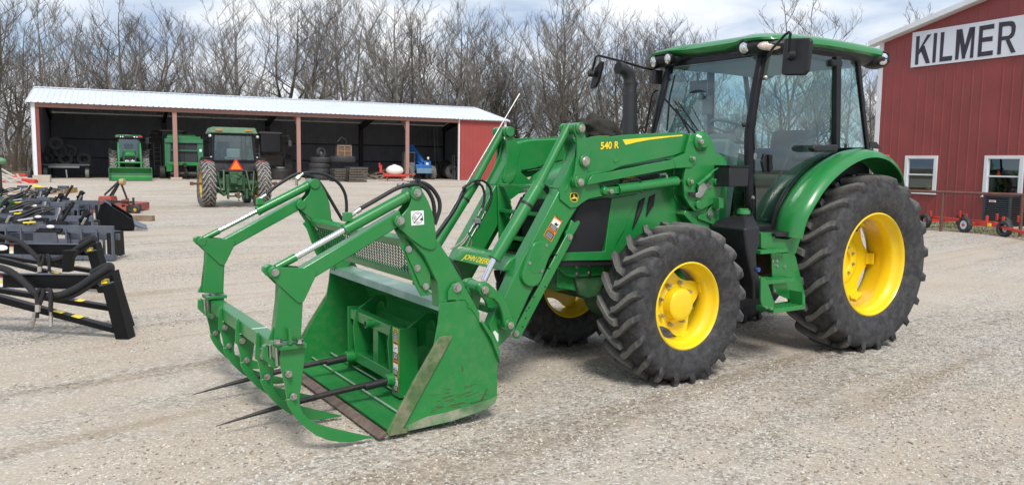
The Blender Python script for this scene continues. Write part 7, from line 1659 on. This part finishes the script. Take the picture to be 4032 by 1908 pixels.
for q, mt in (([(-40, 122), (40, 122), (40, 155), (-40, 155)], STICKR), ([(-40, 155), (40, 155), (40, 290), (-40, 290)], STICKW), ([(-40, 205), (38, 205), (38, 238), (-40, 238)], STICKY)):
    dplate('warning_sticker', 'U', q, 6.998 - (.001 if mt is STICKY else 0), .001, mt, FA, OA, 0)
FB = copy_tree(FA); FB.location = OA + Vector((-1.42, 2.42, 0)); tag(FB, 'second black attachment frame, standing just behind the nearest one with coiled hoses', 'attachment')
m = MB(); OB = Vector(FB.location)
dplate('upright', 'Ua', [(1000, 755), (1235, 755), (1180, 810), (1130, 900), (1110, 1100), (990, 1100)], 9.2, .10, BLK, FB, OB)
dplate('upright', 'Ua', [(860, 860), (940, 860), (1000, 1040), (930, 1030)], 9.35, .06, BLK, FB, OB)
MB().sphere(dpts('Ua', [(25, 710)], 9.38)[0] - OB, .075, 20, 8, (1, .05, .45)).build('oval_sticker', STICKW, FB)
# ---- grapple rakes in rows
def rake():
    T = mkthing('grapple_rake', (0, 0, 0), 0, '', 'grapple attachment'); rg = random.Random(1)
    m = MB(); m.box((-.98, 0, .50), (1.95, .05, .11)); m.build('top_beam', ATTG, T, .004)
    m = MB(); m.box((-.98, .02, .06), (1.95, .10, .08)); m.build('bottom_beam', ATTG, T, .004)
    m = MB(); m.box((-.98, .45, .40), (1.7, .06, .08)); m.build('rear_beam', ATTG, T, .004)
    for i in range(9): x = -.02 - i * .24; MB().box((x, -.01, .27), (.022, .06, .46)).build('bar', ATTG, T, 0)
    MB().prism([(-1.28, -.03, .08), (-.86, -.03, .08), (-.86, -.10, .44), (-1.22, -.10, .44)], [(-1.28, .0, .08), (-.86, .0, .08), (-.86, -.06, .44), (-1.22, -.06, .44)]).build('centre_plate', ATTG, T, .003)
    MB().prism([(-1.2, -.10, .45), (-.80, -.10, .45), (-.78, .10, .60), (-1.0, .14, .64), (-1.1, .10, .60)], [(-1.2, -.08, .43), (-.80, -.08, .43), (-.78, .12, .58), (-1.0, .16, .62), (-1.1, .12, .58)]).build('hinge_plate', BLK, T, .003)
    MB().sphere((-.98, -.04, .53), .065, 16, 8, (1, .35, .45)).build('oval_sticker', STICKW, T)
    m = MB(); m.prism([(-1.02, .10, .55), (-.96, .10, .55), (-.96, .22, .86), (-1.02, .22, .86)], [(-1.02, .16, .55), (-.96, .16, .55), (-.96, .28, .86), (-1.02, .28, .86)]); m.box((-1.0, .25, .86), (.24, .10, .07)); m.build('clamp_arm', ATTG, T, .004)
    m = MB(); m.cyl((-.92, .15, .60), (-.80, .30, .90), .03, n=12); m.build('cylinder', BLK, T); MB().cyl((-.98, .12, .60), (-.90, .10, .82), .014, n=10).build('cylinder_rod', CHROME, T)
    for i, (x, z) in enumerate(((-.5, .62), (-1.35, .60), (-1.7, .63))): MB().cyl((x, .0, z - .05), (x + .07, -.02, z + .05), .022, n=10).build('pin', STEEL, T)
    MB().box((-.45, .25, .36), (.8, .05, .10)).build('cross_plate', ATTG, T, .003); MB().box((-1.6, .25, .34), (.6, .05, .12)).build('cross_plate', ATTG, T, .003)
    for i in range(7): x = -.14 - i * .27; MB().box((x, .44, .22), (.02, .05, .38)).build('bar', ATTG, T, 0)
    for x in (-.62, -1.52): m = MB(); m.prism([(x, .05, .5), (x + .16, .05, .5), (x + .12, .2, .78), (x + .04, .2, .78)], [(x, .08, .5), (x + .16, .08, .5), (x + .12, .23, .78), (x + .04, .23, .78)]); m.build('lug', BLK, T, .003); MB().cyl((x + .02, .1, .62), (x + .2, .12, .74), .03, n=10).build('cylinder', BLK, T)
    for i in range(3): m = MB().tube(spline([(-1.05, .2, .8), (-1.25, .1, .72 + .05 * i), (-1.55, 0, .60 + .04 * i), (-1.95, .1, .66 - .03 * i), (-2.3, .1, .64)], 5), .016, 8); m.build('hose', HOSE, T)
    m = MB(); m.cyl((-1.25, -.03, .66), (-1.48, -.05, .62), .016, n=10); m.build('hose_coupler', CHROME, T)
    m = MB(); m.cyl((-1.2, -.06, .60), (-1.4, -.05, .585), .013, n=10); m.build('hose_coupler', STICKY, T)
    for i in range(5): x = -.10 - i * .42; m = MB().tube([(x, .0, .10), (x - .1, .25, .05), (x - .2, .5, .10)], .02, 6); m.build('tine', ATTG, T)
    for x in (-.12, -1.86): MB().prism([(x, .0, .05), (x, .5, .05), (x, .48, .44), (x, .0, .46)], [(x + .015, .0, .05), (x + .015, .5, .05), (x + .015, .48, .44), (x + .015, .0, .46)]).build('side_plate', BLK, T, 0)
    return T
rk0 = rake(); spots = [(445, 12.3, 'nearest dark grapple rake, right behind the second black frame'), (366, 14.7, 'second grapple rake row, with bright fittings on top'), (312, 17.0, 'third grapple rake, its tall clamp in the middle of the rows'), (393, 19.4, 'fourth grapple rake, its right end by the red mower'), (226, 21.6, 'farthest grapple rake, next to the rusty box blade'), (112, 14.9, 'leftmost of the near grapple rakes, cut by the picture edge'), (60, 17.8, 'leftmost of the middle grapple rakes, under a loop of hoses'), (75, 20.6, 'leftmost of the far grapple rakes, beside the yellow box')]
for i, (px, D, lab) in enumerate(spots):
    T = rk0 if i == 0 else copy_tree(rk0); p = at_depth(px, 800, D); T.location = (p.x, p.y, ghill(p.x, p.y)); T.rotation_euler = (0, 0, (-.03, .05, -.06, .02, .1, .04, -.08, .06)[i]); T.scale = (1, 1, (1, .95, 1.05, 1, .9, 1, 1.1, 1)[i]); tag(T, lab, 'grapple attachment', 'rows of grapple attachments')
# ---- black bucket lying on the gravel
OBk = gw(470, 903); OBk.z = 0; BB = mkthing('loader_bucket', OBk, 0, 'black tooth bucket lying on the gravel beside the grapple rows', 'bucket')
bp_ = [(565, 464), (578, 400), (603, 318), (612, 303), (640, 300), (660, 318), (795, 402), (806, 440), (806, 462)]
for th0 in (0, 1.3): 
    A_ = [p - OBk + Vector((-.49 * th0, th0, 0)) for p in dpts('V', bp_, 17.4)]; MB().prism(A_, [p + Vector((0, .02, 0)) for p in A_]).build('side_plate', BLK, BB, .004)
A_ = [p - OBk for p in dpts('V', bp_, 17.4)]; m = MB()
for i in (0, 1, 2, 3, 4, 8): a, b = A_[i], A_[(i + 1) % 9]; m.prism([a, b, b * .97, a * .97], [v + Vector((-.637, 1.3, 0)) for v in (a, b, b * .97, a * .97)])
m.build('shell', BLK, BB, 0)
for i in range(9): 
    y = .02 + i * .14; a = A_[8] - Vector((.49 * y, 0, 0)); MB().prism([a + Vector((0, y, .06)), a + Vector((.28, y, -.0)), a + Vector((.28, y, .01)), a + Vector((0, y, .12))], [v + Vector((0, .04, 0)) for v in (a + Vector((0, y, .06)), a + Vector((.28, y, -.0)), a + Vector((.28, y, .01)), a + Vector((0, y, .12)))]).build('tooth', ATTG, BB, 0)
p, q = dpts('V', [(615, 308), (665, 322)], 17.38); MB().tube([p - OBk, p - OBk + Vector((.05, 0, .06)), q - OBk + Vector((0, 0, .03)), q - OBk], .018, 8).build('lifting_loop', ATTG, BB)
# ---- wooden block
p = gw(566, 869); o = MB().box((0, 0, .07), (.52, .16, .14)).build('wood_block', WOODM, None, .008); o.location = (p.x, p.y, 0); o.rotation_euler = (0, 0, -.05); tag(o, 'short weathered timber block on the gravel right of the black bucket', 'timber')
# ---- faded red rotary mower
D = 22.6; OM = gw(430, 838); OM.z = 0; RM = mkthing('rotary_mower', OM, 0, 'faded red rotary mower with a black A-frame hitch and small tail wheel', 'mower')
def MO(x, y, dy=0): p = dpts('V', [(x, y)], OM.y + dy)[0] - OM; return p
m = MB(); a, b = MO(520, 300), MO(757, 355); m.prism([MO(515, 300), MO(757, 312), MO(757, 358), MO(600, 360), MO(515, 360)], [v + Vector((0, 1.5, 0)) for v in (MO(515, 300), MO(757, 312), MO(757, 358), MO(600, 360), MO(515, 360))]); m.build('deck', FADERED, RM, .02)
MB().prism([MO(590, 263), MO(660, 263), MO(670, 300), MO(585, 300)], [v + Vector((0, .4, 0)) for v in (MO(590, 263), MO(660, 263), MO(670, 300), MO(585, 300))]).build('gearbox', FADERED, RM, .02)
MB().prism([MO(725, 285), MO(765, 275), MO(768, 320), MO(730, 330)], [v + Vector((0, .1, 0)) for v in (MO(725, 285), MO(765, 275), MO(768, 320), MO(730, 330))]).build('bracket', FADERED, RM, .01)
for a, b, c in ((MO(712, 175), MO(575, 258), .5), (MO(715, 178), MO(640, 290, .2), .0), (MO(720, 178), MO(662, 285, .8), .0), (MO(725, 180), MO(762, 278), .0)): MB().bar(a, b + Vector((0, c, 0)), .035, .05).build('hitch_bar', DARKST, RM, .004)
MB().cyl(MO(722, 178), MO(748, 176), .095, n=18).build('shaft_cover', simple('tan_plastic', (.40, .30, .14), .6), RM); MB().bar(MO(640, 293), MO(800, 298), .06, .06).build('tail_bar', DARKST, RM, .004); MB().bar(MO(800, 270), MO(801, 315), .05, .05).build('tail_post', DARKST, RM, .004)
MB().prism([MO(762, 322), MO(800, 318), MO(803, 358), MO(765, 357)], [v + Vector((0, .5, 0)) for v in (MO(762, 322), MO(800, 318), MO(803, 358), MO(765, 357))]).build('guard', DARKST, RM, .01)
c = MO(815, 342); MB().lathe([(-.05, .06), (-.06, .10), (-.04, .135), (.04, .135), (.06, .10), (.05, .06)], c, (.2, 1, 0), 24, True).build('tail_wheel', TYRE, RM); MB().cyl(c - Vector((0, .03, 0)), c + Vector((0, .03, 0)), .06, n=16).build('wheel_hub', OLDYEL, RM)
# ---- rusty box blade, yellow box, green box
OX = gw(90, 770); OX.z = 0; BX = mkthing('box_blade', OX, 0, 'rusty yellow-brown box blade behind the farthest grapple rake', 'box blade')
RY = simple('rusty_yellow', (.32, .20, .06), .7, var=.3); 
def XO(x, y, dy=0): return dpts('V', [(x, y)], OX.y + dy)[0] - OX
MB().bar(XO(150, 222), XO(368, 220), .05, .06).build('top_rail', RY, BX, 0); MB().bar(XO(150, 245), XO(330, 240), .3, .05).build('blade', RUSTY, BX, 0); MB().prism([XO(345, 220), XO(368, 215), XO(370, 250), XO(345, 250)], [v + Vector((0, 1.2, 0)) for v in (XO(345, 220), XO(368, 215), XO(370, 250), XO(345, 250))]).build('end_plate', RY, BX, 0); MB().bar(XO(200, 195), XO(290, 222), .06, .08).build('hitch_arm', STICKY, BX, 0); MB().bar(XO(75, 240), XO(190, 222), .06, .05).build('brace', RY, BX, 0)
o = MB().box((0, 0, .2), (.8, .5, .4)).build('yellow_box', simple('lime_yellow', (.55, .58, .08), .6), None, .03); p = at_depth(58, 780, 19.5); o.location = (p.x, p.y, 0.02); tag(o, 'yellow plastic box among the hoses, left edge', 'box')
o = MB().box((0, 0, .25), (.5, .5, .28)).build('green_box', OLDGREEN, None, .03); p = at_depth(8, 780, 17.0); o.location = (p.x, p.y, .28); tag(o, 'dull green machine box cut by the left picture edge', 'box')
# ---- red hay tool with long grey tine bars
OH = gw(60, 745); OH.z = 0; HT = mkthing('hay_rake', OH, 0, 'red hay rake with long pale grey bars, left of the white shed corner', 'hay rake')
def HO(x, y, dy=0): return dpts('V', [(x, y)], OH.y + dy)[0] - OH
GB = simple('weathered_bar', (.42, .40, .36), .7)
for a, b, dy in (((-60, 100), (170, 190), 0), ((-40, 120), (130, 215), .5), ((-20, 150), (210, 160), 1), ((0, 95), (200, 205), 1.5), ((-60, 170), (150, 240), .3), ((40, 160), (175, 245), .8), ((100, 130), (180, 240), 0), ((-50, 190), (90, 200), .2)): MB().tube([HO(*a, dy), HO(*b, dy)], .05, 6).build('bar', GB, HT)
for q, dy in (([(118, 155), (205, 162), (210, 195), (130, 190)], 0), ([(85, 125), (150, 128), (150, 145), (85, 142)], 3.0), ([(60, 180), (140, 200), (150, 215), (70, 200)], .5), ([(-40, 185), (25, 205), (45, 225), (-40, 240)], -.5), ([(70, 140), (120, 150), (125, 168), (75, 160)], 1.0), ([(90, 205), (150, 212), (160, 232), (95, 228)], -.8), ([(185, 165), (213, 168), (210, 192), (190, 190)], .1)):
    A_ = [HO(x, y, dy) for x, y in q]; MB().prism(A_, [v + Vector((0, .25, 0)) for v in A_]).build('frame_plate', REDP, HT, .02)
for a, b in (((60, 215), (140, 165)), ((20, 170), (70, 240)), ((100, 200), (190, 250))): MB().bar(HO(*a), HO(*b), .08, .10).build('frame_bar', REDP, HT, .01)
c = HO(182, 130, 5); m = MB().lathe([(-.08, .15), (-.10, .25), (-.07, .33), (.07, .33), (.10, .25), (.08, .15)], c, (1, .3, 0), 24, True); m.build('tyre', TYRE, HT)
o = MB().sphere((0, 0, 0), 1, 24, 12, (.20, .2, .12)).build('green_hood', simple('pale_green', (.12, .28, .14), .5), None); p = at_depth(-2, 634, 27); o.location = p; tag(o, 'rounded pale green machine hood peeking in at the left edge', 'machine part'); MB().cyl((0, 0, -.05), (0, 0, -1.2), .05, n=12).build('stand', DARKST, o)
m = MB(); p = gw(95, 690, .3); T = mkthing('plank_stack', p, .2, 'dark planks lying on the grass left of the shed', 'timber')
for i in range(4): MB().bar((-1.2 + i * .3, i * .4, .1), (1.4 - i * .3, i * .3, .14 + i * .05), .2, .06).build('plank', DARKST, T, 0)
# =================================================================== LOOSE STONES on the gravel (too many to count)
rg = random.Random(21)
ico = [(0, 0, 1), (.89, 0, .45), (.28, .85, .45), (-.72, .53, .45), (-.72, -.53, .45), (.28, -.85, .45), (.72, .53, -.45), (-.28, .85, -.45), (-.89, 0, -.45), (-.28, -.85, -.45), (.72, -.53, -.45)]
icf = [(0, 1, 2), (0, 2, 3), (0, 3, 4), (0, 4, 5), (0, 5, 1), (1, 6, 2), (2, 7, 3), (3, 8, 4), (4, 9, 5), (5, 10, 1), (2, 6, 7), (3, 7, 8), (4, 8, 9), (5, 9, 10), (1, 10, 6)]
vs = []; fs = []; mi = []
def stone(x, y, r, z0=0.0):
    o = len(vs); a = rg.uniform(0, 6.28); ca, sa = cos(a), sin(a); ax, ay, az = rg.uniform(.7, 1.3), rg.uniform(.6, 1.1), rg.uniform(.4, .75); z = ghill(x, y) + r * .12 + z0
    for v in ico:
        j = rg.uniform(.8, 1.2); X = v[0] * ax * j; Y = v[1] * ay * j; vs.append((x + r * (X * ca - Y * sa), y + r * (X * sa + Y * ca), z + r * v[2] * az * j))
    c = rg.randrange(4)
    for f in icf: fs.append((o + f[0], o + f[1], o + f[2])); mi.append(c)
import mathutils
n_st = 0
while n_st < 36000:
    # more stones where they show large
    D = 2.6 + 11 * rg.random() ** 1.35; u = rg.uniform(-80, 4110); x = (u - 2016) / F_ * D; y = D
    # keep them sparser on the compacted lanes
    lx = (x * cos(radians(47)) + y * sin(radians(47))) * .11; ly = (-x * sin(radians(47)) + y * cos(radians(47))) * .62
    dn = mathutils.noise.noise(Vector((lx, ly, 3.3))) + .5 * mathutils.noise.noise(Vector((x * 1.7, y * 1.7, 0)))
    if rg.random() > .30 + dn * 2.0: continue
    stone(x, y, rg.choice((.004, .005, .006, .007, .009)) * rg.uniform(.8, 1.3)); n_st += 1
me = bpy.data.meshes.new('loose_stones'); me.from_pydata(vs, [], fs)
for i, c in enumerate(((.58, .54, .48), (.42, .36, .29), (.22, .18, .14), (.50, .44, .37))): me.materials.append(simple('stone_%d' % i, c, .85, var=.2, scale=30))
me.polygons.foreach_set('material_index', mi); o = bpy.data.objects.new('loose_stones', me); COL.objects.link(o); tag(o, 'loose pale limestone chips scattered over the yard', 'gravel', kind='stuff')
